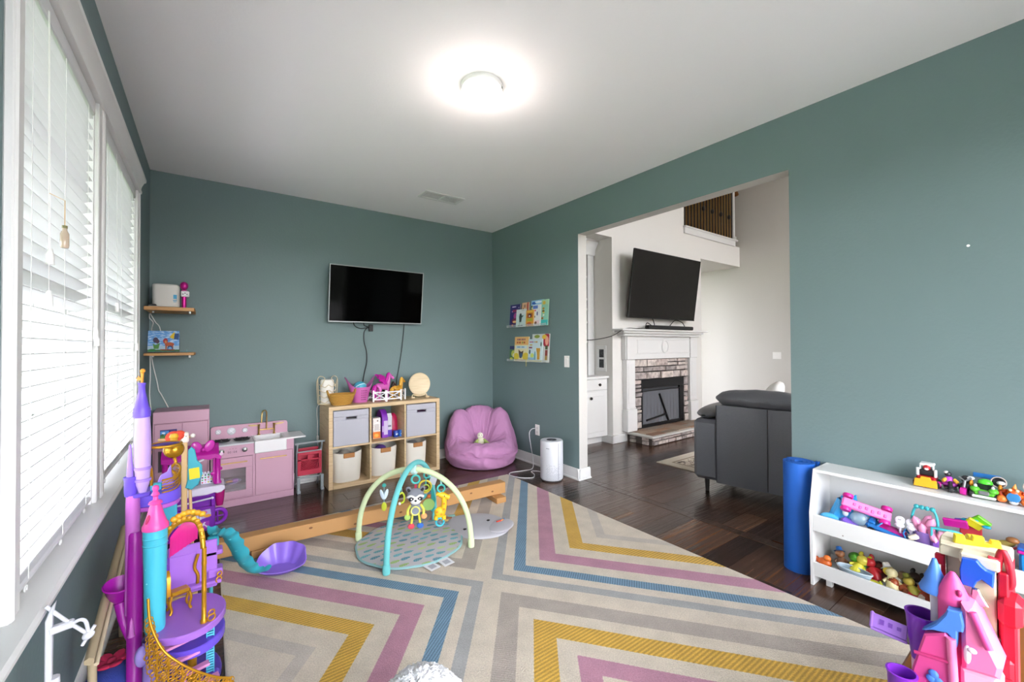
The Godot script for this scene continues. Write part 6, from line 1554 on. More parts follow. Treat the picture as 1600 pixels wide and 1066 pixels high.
	put(ra, "ring", mb().pos(Vector3(-0.006, 0.178, 0.004)).ring(Vector3.ZERO, 0.021, 0.005, 18, 8), P("#b8cc3a"))
	put(ra, "strap", mb().tube([Vector3(-0.004, 0.25, 0), Vector3(-0.008, 0.2, 0.004)], 0.005, 6), tealp)
	put(ra, "disc", mb().pos(Vector3(0.012, 0.06, 0.014), 0, PI / 2).lathe([V2(0.038, -0.005), V2(0.042, 0), V2(0.038, 0.005), V2(0, 0.006)], 24), cloth("#a6cf7a"))
	put(ra, "leaf", mb().prism(PackedVector2Array([V2(0.03, 0.0), V2(0.056, 0.03), V2(0.062, 0.09), V2(0.045, 0.16), V2(0.03, 0.19), V2(0.03, 0.11)]), -0.004, 0.004, 0.001), cloth("#2f9a94"))
	put(ra, "leaf", mb().pos(Vector3(-0.03, 0.115, 0.01), 0, 0, 0.5).ell(Vector3.ZERO, Vector3(0.034, 0.018, 0.006), 12, 6), cloth("#49a8a8"))
	put(ra, "bead", mb().ell(Vector3(0.014, 0.118, 0.012), Vector3.ONE * 0.012, 10, 8), P("#d86a2a"))
	put(ra, "bird_loop", mb().pos(Vector3(0.04, 0.262, -0.01), 0.3).ring(Vector3.ZERO, 0.022, 0.005, 16, 8), cloth("#a8d0cc"))
	put(ra, "tag", mb().pos(Vector3(0.045, 0.225, -0.008), 0.2, 0, -0.35).box(Vector3.ZERO, Vector3(0.05, 0.065, 0.002)), M("#c8ccd4", 0.6, 0.0, {"alpha": 0.75}))
	# butterfly and leaf at left
	var bf := thing("hanging_butterfly", "pale blue butterfly with a yellow leaf drop at the gym's left", "plush toy", Vector3(0.948, 0.22, -2.76), face, G)
	put(bf, "clip", mb().ell(Vector3(0, 0.168, 0), Vector3(0.014, 0.013, 0.012), 12, 8), tealp)
	put(bf, "cord", mb().tube([Vector3(0, 0.16, 0), Vector3(0, 0.05, 0)], 0.0022, 6), P("#7fa8b0"))
	for s in [-1, 1]: put(bf, "wing", mb().pos(Vector3(0.013 * s, 0.11, 0.004), 0.4 * s, 0, -0.3 * s).ell(Vector3.ZERO, Vector3(0.013, 0.034, 0.004), 12, 8), cloth("#cfe0ec"))
	put(bf, "leaf", mb().pos(Vector3(0, 0.028, 0)).ell(Vector3.ZERO, Vector3(0.017, 0.03, 0.005), 12, 8), cloth("#c0c83a"))
	var lo := thing("open_link", "yellow and white plastic link half hidden behind the teal arch", "plastic link", Vector3(1.035, 0.27, -2.69), face, G)
	put(lo, "link", mb().pos(Vector3(0, 0.035, 0)).tube(spline([Vector3(-0.006, -0.035, 0), Vector3(0.018, -0.025, 0), Vector3(0.024, 0.008, 0), Vector3(0.012, 0.034, 0), Vector3(-0.008, 0.026, 0)], 6), 0.006, 8), P("#c8d83a"))
	put(lo, "bead", mb().ell(Vector3(-0.006, 0.0, 0), Vector3.ONE * 0.01, 10, 8), P("#e6e6e2"))
	put(lo, "strap", mb().tube([Vector3(0.008, 0.07, 0), Vector3(-0.0, 0.2, 0)], 0.003, 6), cloth("#9cc8c4"))

func tower(x: float, z: float, prof: Array, seg := 20) -> MB:
	return mb().pos(Vector3(x, 0, z)).lathe(prof, seg)
func half_disc(cx: float, cz: float, rx: float, rz: float, a0 := 0.0, a1 := TAU, k := 28) -> PackedVector2Array:
	var p := PackedVector2Array()   # room x and -z
	for i in k + (0 if a1 - a0 > 6.2 else 1): p.append(V2(cx + cos(a0 + (a1 - a0) * i / k) * rx, -cz + sin(a0 + (a1 - a0) * i / k) * rz))
	return p
func slab(pg: PackedVector2Array, y0: float, y1: float, bv := 0.003) -> MB:
	return mb().at(Transform3D(Basis(Vector3.RIGHT, Vector3.FORWARD, Vector3.UP), Vector3.ZERO)).prism(pg, y0, y1, bv)

func left_castle():
	var o := thing("toy_castle", "tall purple and turquoise toy castle with gold trim by the window", "toy castle", Vector3(-0.1, 0, -2.1))
	var lil := P("#9a78d8"); var vio := P("#6a4fd0"); var lav := P("#9d68c8"); var pale := M("#b89ad8", 0.3); var pnk := P("#c76ec8"); var mag := P("#a0189c")
	var hot := P("#e0489c"); var cy := P("#45b4cc"); var pur := P("#7a2fc0"); var gd := gold(); var rose := P("#dd8fc6")
	# tallest tower at the back
	pw(o, "tower", tower(-0.203, -2.15, [V2(0, 0.745), V2(0.012, 0.752), V2(0.021, 0.785), V2(0.025, 0.86), V2(0.0265, 0.93), V2(0.025, 0.98), V2(0.022, 1.046)], 22), pale)
	pw(o, "tower_roof", tower(-0.206, -2.15, [V2(0.023, 1.04), V2(0.0265, 1.042), V2(0.027, 1.062), V2(0.0255, 1.066), V2(0.0255, 1.074), V2(0.022, 1.08), V2(0.0155, 1.115), V2(0.011, 1.14), V2(0.0105, 1.165), V2(0.0125, 1.168), V2(0.0125, 1.173), V2(0, 1.174)], 22), vio)
	pw(o, "finial", mb().tube([Vector3(-0.206, 1.172, -2.15), Vector3(-0.2055, 1.2, -2.15), Vector3(-0.205, 1.216, -2.15)], [0.0045, 0.0045, 0.006], 10).ell(Vector3(-0.204, 1.219, -2.15), Vector3.ONE * 0.0085, 12, 8).pos(Vector3(-0.214, 1.19, -2.148), 0.3).prism(PackedVector2Array([V2(0.008, 0.004), V2(0.002, 0.004), V2(-0.002, 0.011), V2(-0.005, 0.003), V2(-0.011, 0.002), V2(-0.006, -0.003), V2(-0.008, -0.01), V2(0, -0.006), V2(0.006, -0.01), V2(0.005, -0.002)]), -0.003, 0.003), P("#d8902a", 0.35))
	for y in [0.80, 0.845]: pw(o, "tower_band", tower(-0.203, -2.15, [V2(0.022, y - 0.006), V2(0.0262, y - 0.005), V2(0.0268, y), V2(0.0262, y + 0.005), V2(0.024, y + 0.006)], 20), lil)
	pw(o, "tower_bracket", slab(half_disc(-0.207, -2.15, 0.03, 0.028), 0.738, 0.752), vio)
	# small spire beside it
	pw(o, "spire", tower(-0.239, -2.15, [V2(0.011, 0.815), V2(0.0095, 0.85), V2(0.006, 0.9), V2(0.004, 0.935), V2(0, 0.942)], 14), lil)
	pw(o, "spire_cup", tower(-0.237, -2.15, [V2(0.017, 0.745), V2(0.019, 0.76), V2(0.019, 0.805), V2(0.021, 0.81), V2(0.021, 0.818), V2(0.01, 0.818)], 18), vio)
	# pink to magenta column
	pw(o, "column", tower(-0.23, -2.15, [V2(0.0215, 0.3), V2(0.022, 0.36), V2(0.0215, 0.70), V2(0.02, 0.748)], 20), pnk)
	pw(o, "column_base", tower(-0.222, -2.14, [V2(0.0, 0.0), V2(0.03, 0.0), V2(0.03, 0.02), V2(0.0235, 0.03), V2(0.0235, 0.46), V2(0.02, 0.6), V2(0.016, 0.61)], 20), mag)
	pw(o, "small_cone", tower(-0.228, -2.115, [V2(0.012, 0.23), V2(0.009, 0.24), V2(0.005, 0.285), V2(0, 0.3)], 12), P("#d070c8"))
	# upper balcony: violet crescent floor with gold rail, turquoise wall, gold ring tray above
	pw(o, "upper_floor", slab(half_disc(-0.17, -2.22, 0.082, 0.075), 0.69, 0.735), vio)
	pw(o, "upper_floor_rim", slab(half_disc(-0.17, -2.22, 0.078, 0.071), 0.672, 0.69), P("#c060c8"))
	var gr := mb()
	for row in 5:
		var pts := []
		for k in 19:
			var a := -1.25 + 1.9 * k / 18.0
			pts.append(Vector3(-0.17 + cos(a) * 0.079, 0.737 + row * 0.012 + 0.035 * smoothstep(0.2, 1.0, k / 18.0) + (0.004 * (k % 2) if row % 2 else 0.0), -2.22 - sin(a) * 0.072))
		gr.tube(pts, 0.0026 if row < 4 else 0.004, 5)
	pw(o, "upper_rail", gr, gd)
	pw(o, "upper_wall", mb().bx(-0.185, -0.12, 0.60, 0.69, -2.26, -2.25).bx(-0.16, -0.10, 0.57, 0.68, -2.205, -2.195, 0.003), cy)
	pw(o, "violet_fin", mb().pos(Vector3(-0.145, 0.735, -2.27)).prism(PackedVector2Array([V2(-0.03, 0), V2(0.035, 0), V2(0.025, 0.04), V2(0.02, 0.085), V2(0.008, 0.055), V2(-0.012, 0.045)]), -0.006, 0.006, 0.002), lil)
	pw(o, "turquoise_box", mb().bx(-0.185, -0.15, 0.735, 0.76, -2.24, -2.21, 0.003), cy)
	pw(o, "ring_tray", mb().pos(Vector3(-0.137, 0.918, -2.19), 0, PI / 2).ring(Vector3.ZERO, 0.05, 0.0055, 28, 8), gd)
	pw(o, "tray_disc", mb().pos(Vector3(-0.137, 0.916, -2.19)).lathe([V2(0, -0.004), V2(0.047, -0.004), V2(0.047, 0.004), V2(0.036, 0.004), V2(0.034, 0.002), V2(0.02, 0.004), V2(0, 0.006)], 28), P("#4a2a8a"))
	pw(o, "tray_arm", mb().tube(spline([Vector3(-0.18, 0.905, -2.16), Vector3(-0.187, 0.86, -2.17), Vector3(-0.18, 0.82, -2.19), Vector3(-0.18, 0.76, -2.2)], 4), 0.005, 6), gd)
	# carousel globe on a scrolled stem
	pw(o, "globe", mb().ell(Vector3(-0.118, 0.868, -2.33), Vector3(0.037, 0.036, 0.037), 22, 14), M("#b8861c", 0.25, 0.6))
	pw(o, "globe_stem", mb().tube(spline([Vector3(-0.118, 0.835, -2.33), Vector3(-0.112, 0.81, -2.33), Vector3(-0.13, 0.79, -2.31), Vector3(-0.11, 0.77, -2.29), Vector3(-0.125, 0.735, -2.27)], 5), 0.006, 8), gd)
	pw(o, "globe_cap", tower(-0.118, -2.33, [V2(0.013, 0.9), V2(0.012, 0.915), V2(0.017, 0.922), V2(0.012, 0.935), V2(0, 0.938)], 14), P("#d8a02a"))
	# turquoise tower with pink cone at the front
	pw(o, "turquoise_tower", tower(-0.152, -1.995, [V2(0.026, 0.285), V2(0.03, 0.3), V2(0.032, 0.45), V2(0.034, 0.56), V2(0.0355, 0.66)], 24), cy)
	for y in [0.60, 0.625]: pw(o, "tower_ring", tower(-0.152, -1.995, [V2(0.0345, y - 0.003), V2(0.0365, y), V2(0.0345, y + 0.003)], 24), cy)
	pw(o, "pink_cone", tower(-0.152, -1.995, [V2(0.034, 0.652), V2(0.0385, 0.655), V2(0.0385, 0.668), V2(0.034, 0.675), V2(0.026, 0.70), V2(0.017, 0.735), V2(0.014, 0.742), V2(0.021, 0.745), V2(0.018, 0.752), V2(0.008, 0.757), V2(0.007, 0.77), V2(0.0125, 0.776), V2(0.009, 0.784), V2(0.0065, 0.788), V2(0.0105, 0.797), V2(0.0085, 0.807), V2(0, 0.811)], 24), hot)
	pw(o, "cone_window", mb().pos(Vector3(-0.172, 0.697, -1.972), -0.75, -0.35).ell(Vector3.ZERO, Vector3(0.006, 0.016, 0.004), 12, 8), P("#b01858"))
	for k in 5: pw(o, "stud", mb().ell(Vector3(-0.152 - 0.031 * sin(0.6 + 0.12 * k), 0.42 + 0.05 * k, -1.995 + 0.031 * cos(0.6 + 0.12 * k)), Vector3.ONE * 0.003, 6, 5), P("#8fd8e2"))
	# main floor
	var fl := half_disc(-0.06, -2.04, 0.122, 0.15)
	pw(o, "main_floor", slab(fl, 0.262, 0.29, 0.004), lav)
	pw(o, "lower_floor", slab(half_disc(-0.045, -2.075, 0.105, 0.13), 0.165, 0.2, 0.004), vio)
	pw(o, "back_wall", mb().bx(-0.13, 0.035, 0.29, 0.49, -2.215, -2.2, 0.004).bx(-0.125, -0.035, 0.305, 0.455, -2.2, -2.196, 0.002), lav)
	pw(o, "side_wall", mb().bx(-0.155, -0.125, 0.29, 0.46, -2.2, -2.13, 0.004), pur)
	pw(o, "shelf_ledge", mb().bx(-0.13, 0.05, 0.315, 0.33, -2.21, -2.165, 0.004), lav)
	pw(o, "shelf_ledge", mb().bx(0.0, 0.055, 0.33, 0.365, -2.25, -2.19, 0.006), lav)
	pw(o, "shelf_ledge", mb().bx(-0.01, 0.055, 0.42, 0.44, -2.26, -2.2, 0.005), lav)
	pw(o, "turquoise_post", mb().tube([Vector3(0.02, 0.36, -2.21), Vector3(0.02, 0.43, -2.21)], 0.009, 10), cy)
	pw(o, "gold_scroll", mb().pos(Vector3(0.04, 0.33, -2.17), 0.5).ring(Vector3.ZERO, 0.011, 0.003, 14, 6).ring(Vector3(0.003, 0.022, 0), 0.009, 0.003, 14, 6), gd)
	pw(o, "pink_awning", mb().patch(16, 6, func(u, v): return Vector3(lerp(-0.115, -0.03, u), lerp(0.545, 0.63, v) - 0.022 * v * pow(absf(u - 0.5) * 2.0, 2.0) + 0.05 * (u - 0.5) + 0.004 * absf(sin(u * 9.0 * PI)) * (1.0 - v), -2.03 - 0.04 * sin(PI * v * 0.5))), P("#d82488"))
	# gilded arch and its column
	var ap := spline([Vector3(-0.132, 0.555, -2.02), Vector3(-0.128, 0.60, -2.015), Vector3(-0.105, 0.642, -2.005), Vector3(-0.07, 0.664, -1.995), Vector3(-0.035, 0.655, -1.985), Vector3(-0.018, 0.618, -1.965), Vector3(-0.012, 0.56, -1.95)], 5)
	pw(o, "gold_arch", mb().tube(ap, 0.009, 10), gd)
	for k in range(1, ap.size() - 3, 2):
		pw(o, "arch_flower", mb().ell(ap[k] + Vector3(0, 0.007, 0.004), Vector3(0.009, 0.008, 0.007), 9, 6), P(["#c8921e", "#d4a233", "#b8801a"][k % 3], 0.35))
	for k in 7: pw(o, "arch_crest", mb().ell(Vector3(-0.1 + 0.014 * k, 0.672 + 0.016 * sin(PI * k / 6.0), -2.0), Vector3(0.012, 0.011, 0.009), 9, 6), P(["#d0a01e", "#c89018"][k % 2], 0.35))
	pw(o, "gold_column", tower(-0.009, -1.94, [V2(0.011, 0.289), V2(0.012, 0.30), V2(0.008, 0.306), V2(0.0075, 0.4), V2(0.0085, 0.404), V2(0.0085, 0.412), V2(0.0075, 0.416), V2(0.0075, 0.5), V2(0.0085, 0.504), V2(0.0085, 0.512), V2(0.0075, 0.52), V2(0.0075, 0.565)], 14), gd)
	pw(o, "gold_scroll", mb().pos(Vector3(0.014, 0.303, -1.935), 0.4).ring(Vector3.ZERO, 0.012, 0.0028, 16, 6).ring(Vector3(0.0, 0.018, 0), 0.01, 0.0026, 16, 6), gd)
	pw(o, "gold_trellis", mb().tube(spline([Vector3(-0.035, 0.31, -2.19), Vector3(-0.03, 0.36, -2.185), Vector3(-0.042, 0.4, -2.185), Vector3(-0.03, 0.45, -2.185)], 4), 0.006, 6), gd)
	# throne
	var TH := Transform3D(Basis.from_euler(Vector3(0, 0.25, 0)) * Basis.from_scale(Vector3.ONE * 1.25), Vector3(-0.092, 0.29, -2.085))
	var ch := Node3D.new()
	ch.name = "throne"
	o.add_child(ch, true)
	var tb := mb().at(TH)
	tb.bx(-0.022, 0.03, 0.052, 0.066, -0.02, 0.02, 0.006)
	pw2(o, ch, "throne_seat", tb, gd)
	pw2(o, ch, "throne_back", mb().at(TH).prism_x(PackedVector2Array([V2(-0.02, 0.06), V2(0.02, 0.06), V2(0.021, 0.11), V2(0.012, 0.128), V2(0, 0.133), V2(-0.012, 0.128), V2(-0.021, 0.11)]), -0.03, -0.021), gd)
	for sx in [-1, 1]:
		for sz in [-1, 1]:
			pw2(o, ch, "throne_leg", mb().at(TH).tube(spline([Vector3(0.004 + 0.022 * sx, 0.056, 0.016 * sz), Vector3(0.004 + 0.026 * sx, 0.035, 0.018 * sz), Vector3(0.004 + 0.022 * sx, 0.015, 0.017 * sz), Vector3(0.004 + 0.026 * sx, 0.003, 0.019 * sz)], 4), 0.004, 7), gd)
	# below: gold pillar, ladder, steps, filigree stair rail, base
	pw(o, "gold_pillar", tower(-0.045, -2.03, [V2(0.016, 0.0), V2(0.015, 0.05), V2(0.014, 0.262)], 16), gd)
	var la := mb()
	la.bx(-0.002, 0.001, 0.06, 0.264, -2.0, -1.992, 0.001).bx(0.021, 0.024, 0.06, 0.264, -2.0, -1.992, 0.001)
	pw(o, "ladder_rails", la, P("#5ec4e4"))
	for k in 20: pw(o, "ladder_rung", mb().bx(0.0, 0.022, 0.066 + k * 0.0098, 0.0715 + k * 0.0098, -1.999, -1.991, 0.001), P("#5ec4e4"))
	pw(o, "ladder_foot", mb().bx(-0.005, 0.04, 0.0, 0.062, -2.02, -1.98, 0.008), vio)
	for k in 4: pw(o, "step", slab(PackedVector2Array([V2(-0.14 + 0.03 * k, 1.93 - 0.01 * k), V2(-0.05 + 0.03 * k, 1.96 - 0.012 * k), V2(-0.055 + 0.03 * k, 1.99 - 0.012 * k), V2(-0.13 + 0.03 * k, 1.96 - 0.01 * k)]), 0.225 - 0.05 * k, 0.235 - 0.05 * k, 0.002), rose)
	var rl := [Vector3(-0.163, 0.45, -1.9), Vector3(-0.155, 0.37, -1.885), Vector3(-0.125, 0.285, -1.87), Vector3(-0.085, 0.23, -1.86), Vector3(-0.03, 0.17, -1.86), Vector3(0.03, 0.115, -1.87), Vector3(0.075, 0.085, -1.88)]
	var rs := spline(rl, 6)
	pw(o, "stair_rail", mb().tube(rs, 0.0042, 8), gd)
	var fg := mb()
	for k in range(4, rs.size() - 1):
		var p: Vector3 = rs[k]
		var dn := minf(p.y - 0.01, 0.16)
		for j in 5:
			var y: float = p.y - dn * (j + 0.6) / 5.2
			fg.pos(Vector3(p.x + 0.004 * (j % 2), y, p.z), 0.2).ring(Vector3.ZERO, 0.0085 + 0.002 * ((k + j) % 3), 0.0019, 10, 5)
		if k % 5 == 0: fg.at(Transform3D.IDENTITY).tube([p, p - Vector3(0, dn, 0)], 0.003, 6)
	pw(o, "stair_filigree", fg, gd).set_meta("kind", "stuff")
	for k in 3: pw(o, "rose_panel", mb().pos(Vector3(-0.07 + 0.045 * k, 0.12 - 0.03 * k, -1.885)).ell(Vector3.ZERO, Vector3(0.018, 0.022, 0.006), 12, 8), rose)
	pw(o, "base_tower", tower(-0.152, -2.0, [V2(0.045, 0.0), V2(0.036, 0.03), V2(0.033, 0.2), V2(0.036, 0.262)], 22), P("#8f78c4"))
	pw(o, "shell_ornament", mb().pos(Vector3(-0.186, 0.215, -1.985), -0.6).ell(Vector3.ZERO, Vector3(0.02, 0.036, 0.022), 16, 10), P("#9a86d0"))
	pw(o, "base_plate", slab(half_disc(-0.1, -2.1, 0.15, 0.19), 0.0, 0.02, 0.004), P("#5a3fb0"))
	# magenta bowl held out at the left on a stem
	pw(o, "bowl", mb().pos(Vector3(-0.27, 0.375, -2.19), 0.2, 0.25).lathe([V2(0.0, -0.06), V2(0.012, -0.055), V2(0.035, -0.01), V2(0.047, 0.03), V2(0.051, 0.034), V2(0.047, 0.037), V2(0.043, 0.03), V2(0.03, 0.0), V2(0, -0.02)], 28), mag)
	pw(o, "bowl_stem", mb().tube(spline([Vector3(-0.268, 0.335, -2.19), Vector3(-0.255, 0.26, -2.175), Vector3(-0.235, 0.2, -2.155)], 4), [0.02, 0.019, 0.018, 0.017, 0.016, 0.015, 0.014, 0.013, 0.012], 12), mag)
	# slide pieces
	var sl := thing("toy_slide", "wavy turquoise slide running from castle to purple shell pool", "toy slide", Vector3(0.14, 0, -2.58))
	var path := spline([Vector3(0.02, 0.425, -2.44), Vector3(0.065, 0.395, -2.48), Vector3(0.1, 0.31, -2.53), Vector3(0.14, 0.2, -2.58), Vector3(0.19, 0.115, -2.63), Vector3(0.25, 0.085, -2.68)], 6)
	var side := Vector3(0.62, 0, 0.78)
	var f := func(u: float, v: float, off: float) -> Vector3:
		var t := u * (path.size() - 1)
		var i: int = min(int(t), path.size() - 2)
		var p: Vector3 = path[i].lerp(path[i + 1], t - i)
		var d: Vector3 = (path[i + 1] - path[i]).normalized()
		var n := side.cross(d).normalized()
		if n.y < 0: n = -n
		var w := 0.047 + 0.004 * sin(u * 40.0)
		var h := 0.032 * pow(absf(v * 2 - 1), 3.0) + 0.004 * sin(u * 55.0) * pow(absf(v * 2 - 1), 2.0)
		return p + side * (v - 0.5) * 2.0 * w + n * (h + off)
	var tl := M("#2f9aac", 0.35)
	pw(sl, "chute", mb().patch(60, 14, func(u, v): return f.call(u, 1.0 - v, 0.0)).patch(60, 14, func(u, v): return f.call(u, v, -0.006)), tl)
	for k in 16: pw(sl, "wave_bump", mb().ell(f.call(0.06 + k * 0.055, 0.5 + 0.2 * sin(k * 2.1), 0.003), Vector3(0.012, 0.005, 0.012), 9, 6), M("#5ab4bc", 0.35))
	pw(sl, "clip", mb().bx(0.0, 0.045, 0.36, 0.42, -2.45, -2.415, 0.006), tl)
	pw(sl, "clip_post", mb().tube([Vector3(0.015, 0.37, -2.43), Vector3(0.015, 0.0, -2.43)], 0.008, 8), P("#4aa4b4"))
	var po := thing("shell_pool", "purple plastic shell-shaped toy pool on the rug", "toy pool", Vector3(0.345, 0.0135, -2.78), -0.5)
	var shell := func(u: float, v: float, inn: float) -> Vector3:
		var a: float = TAU * u
		var back: float = smoothstep(-0.2, 1.0, -sin(a))
		var sc: float = 1.0 + 0.045 * cos(a * 9.0) * back
		var R := Vector2(0.14, 0.115) * (sc - inn)
		var h: float = 0.035 + 0.075 * back
		return Vector3(cos(a) * R.x * lerp(0.6, 1.0, v), 0.003 + (h - 0.003) * pow(v, 1.3) + (0.003 if inn > 0 else 0.0), sin(a) * R.y * lerp(0.6, 1.0, v))
	put(po, "rim", mb().patch(72, 8, func(u, v): return shell.call(1.0 - u, v, 0.0), true), P("#7a5cc8", 0.3))
	put(po, "basin", mb().patch(72, 8, func(u, v): return shell.call(u, v, 0.035), true).patch(72, 2, func(u, v): return shell.call(u, 0.0, 0.035) * (1.0 - v * 0.999) + Vector3(0, 0.006 * v, 0), true).patch(72, 1, func(u, v): return shell.call(u, 1.0, 0.0).lerp(shell.call(u, 1.0, 0.035), 1.0 - v), true), P("#8f6ed6", 0.3))

func pw2(o: Node3D, par: Node3D, called: String, b: MB, m: Material):
	var r := put(par, called, b, m)
	r.position = -o.position

func market_stand():
	var o := thing("market_stand", "magenta and purple toy market stand with canopy before the fridge", "toy stand", Vector3(-0.06, 0, -3.62))
	var mag := M("#b51a96", 0.3); var pur := P("#7a1fa8"); var wl := P("#ded8ea", 0.4)
	# local frame: front at +z
	var cp := PackedVector2Array([V2(-0.19, 0.565), V2(0.11, 0.565), V2(0.135, 0.55), V2(0.14, 0.53), V2(0.128, 0.52), V2(0.1, 0.535), V2(0.07, 0.525), V2(0.03, 0.54), V2(-0.02, 0.525), V2(-0.08, 0.54), V2(-0.14, 0.525), V2(-0.19, 0.535)])
	put(o, "canopy_front", mb().prism(cp, 0.01, 0.022, 0.003), mag)
	put(o, "canopy", mb().patch(16, 6, func(u, v): return Vector3(lerp(-0.19, 0.125, u), 0.567 + 0.045 * sin(PI * 0.5 * (v)) , lerp(0.02, -0.13, v))).patch(16, 6, func(u, v): return Vector3(lerp(-0.19, 0.125, 1.0 - u), 0.562 + 0.045 * sin(PI * 0.5 * (v)), lerp(0.02, -0.13, v))), mag)
	for s in [-1, 1]:
		put(o, "bow_loop", mb().pos(Vector3(0.035 + 0.036 * s, 0.618, -0.01), 0.3, 0, -0.5 * s).ell(Vector3.ZERO, Vector3(0.03, 0.042, 0.012), 16, 10), M("#c438a8", 0.25))
	put(o, "bow_knot", mb().ell(Vector3(0.035, 0.598, 0.0), Vector3(0.014, 0.014, 0.012), 10, 8), mag)
	put(o, "pillar", mb().pos(Vector3(0.118, 0, -0.01)).lathe([V2(0.024, 0.35), V2(0.024, 0.36), V2(0.017, 0.37), V2(0.0165, 0.54), V2(0.022, 0.55)], 18), mag)
	put(o, "pillar_ornament", mb().bx(0.09, 0.104, 0.36, 0.55, -0.014, -0.004, 0.003).pos(Vector3(0.092, 0.42, -0.008)).ell(Vector3.ZERO, Vector3(0.016, 0.014, 0.006), 10, 6).pos(Vector3(0.136, 0.45, -0.008)).ell(Vector3.ZERO, Vector3(0.01, 0.012, 0.006), 10, 6), mag)
	put(o, "pillar", mb().pos(Vector3(-0.17, 0, -0.01)).lathe([V2(0.024, 0.35), V2(0.017, 0.37), V2(0.0165, 0.54), V2(0.022, 0.55)], 18), mag)
	put(o, "lamp_knob", mb().ell(Vector3(0.139, 0.556, 0.014), Vector3.ONE * 0.013, 12, 8), P("#f0c8e8", 0.25))
	var cs := PackedVector2Array([V2(-0.2, 0.345), V2(0.14, 0.345), V2(0.158, 0.335), V2(0.16, 0.315), V2(0.14, 0.297), V2(0.115, 0.292), V2(0.1, 0.3), V2(0.06, 0.292), V2(-0.2, 0.292)])
	put(o, "counter", mb().prism(cs, -0.16, 0.045, 0.006), wl)
	put(o, "bread_ornament", mb().tube(spline([Vector3(-0.1, 0.50, 0.015), Vector3(-0.05, 0.505, 0.02), Vector3(0.0, 0.52, 0.02), Vector3(0.04, 0.53, 0.016)], 4), 0.006, 6), P("#e2dcea"))
	var cab := mb()
	cab.bx(-0.19, 0.105, 0.04, 0.205, -0.14, 0.02, 0.006).bx(-0.19, 0.105, 0.272, 0.295, -0.14, 0.02, 0.004).bx(0.08, 0.105, 0.205, 0.272, -0.14, 0.02, 0.004).bx(-0.19, 0.08, 0.205, 0.272, -0.14, -0.01)
	put(o, "cabinet", cab, pur)
	put(o, "white_rail", mb().tube([Vector3(-0.19, 0.235, 0.018), Vector3(0.088, 0.26, 0.018)], 0.006, 8).ell(Vector3(0.088, 0.26, 0.018), Vector3.ONE * 0.01, 8, 6), wl)
	put(o, "label_panel", mb().quad_(Vector3(-0.185, 0.045, 0.0206), Vector3(0.1, 0.045, 0.0206), Vector3(0.1, 0.2, 0.0206), Vector3(-0.185, 0.2, 0.0206)), pic("market", 150, 84, "#7418a6", [["p", "#b8a8d8", 0.3, 0.35, 0.5, 0.12, 0.92, 0.08, 0.94, 0.4, 0.7, 0.5, 0.5, 0.56, 0.3, 0.6], ["e", "#e8b83a", 0.62, 0.2, 0.1, 0.07], ["e", "#e09a3a", 0.86, 0.36, 0.07, 0.07], ["e", "#6a7ad0", 0.5, 0.36, 0.1, 0.1], ["e", "#d05ab0", 0.78, 0.2, 0.08, 0.08], ["p", "#f0e8f4", 0.42, 0.5, 0.46, 0.3, 0.49, 0.5, 0.53, 0.28, 0.55, 0.3, 0.5, 0.6, 0.46, 0.44, 0.43, 0.6], ["e", "#f0e8f4", 0.6, 0.42, 0.03, 0.08], ["p", "#f0e8f4", 0.66, 0.2, 0.68, 0.2, 0.68, 0.5, 0.66, 0.5], ["p", "#f0e8f4", 0.72, 0.2, 0.74, 0.2, 0.74, 0.5, 0.72, 0.5], ["r", "#a838b8", 0.62, 0.6, 0.28, 0.34], ["p", "#ecdcf0", 0.7, 0.9, 0.8, 0.62, 0.83, 0.64, 0.74, 0.92], ["p", "#ecdcf0", 0.78, 0.66, 0.88, 0.86, 0.86, 0.9, 0.76, 0.7], ["e", "#5a8ad0", 0.4, 0.72, 0.06, 0.08], ["e", "#7ab0d8", 0.5, 0.86, 0.05, 0.08]]))
	put(o, "side_cup", mb().pos(Vector3(0.13, 0, -0.02)).lathe([V2(0, 0.19), V2(0.02, 0.19), V2(0.026, 0.23), V2(0.031, 0.285), V2(0.031, 0.292)], 18), P("#a81470"))
	for s in [-1, 1]:
		var wx := 0.118 if s > 0 else -0.15
		put(o, "wheel", mb().pos(Vector3(0.118 if s > 0 else -0.2, 0.11, -0.03 if s > 0 else -0.05), 0.15).ring(Vector3.ZERO, 0.05, 0.013, 26, 8).tube([Vector3(-0.045, 0, 0), Vector3(0.045, 0, 0)], 0.006, 6).tube([Vector3(0, -0.045, 0), Vector3(0, 0.045, 0)], 0.006, 6), P("#8a24c0"))
		put(o, "foot", mb().bx(wx - 0.045 if s > 0 else wx - 0.02, wx - 0.01 if s > 0 else wx + 0.02, 0, 0.045, -0.1, 0.015, 0.006), pur)
	# wares on the counter
	var wr := thing("bead_case", "small clear toy case of coloured sweets on market stand counter", "toy case", Vector3(0.005, 0.3455, -3.68))
	put(wr, "case", mb().bx(-0.045, 0.045, 0, 0.075, -0.012, 0.012, 0.004), P("#d8dcea", 0.25))
	for r in 4:
		for c in 5: put(wr, "sweet", mb().ell(Vector3(-0.034 + c * 0.017, 0.012 + r * 0.017, 0.012), Vector3(0.0055, 0.0055, 0.003), 8, 5), P(["#c83a4a", "#d8c83a", "#4ab04a", "#e8a0c0", "#4a4a5a"][(r * 2 + c * 3) % 5]))
	for c in 5: put(wr, "knob", mb().ell(Vector3(-0.036 + c * 0.018, 0.078, 0), Vector3.ONE * 0.007, 8, 6), P("#eceef4", 0.3))
	var tl := thing("teal_tin", "dark teal toy tin beside the sweet case on stand counter", "tin", Vector3(-0.085, 0.3455, -3.68))
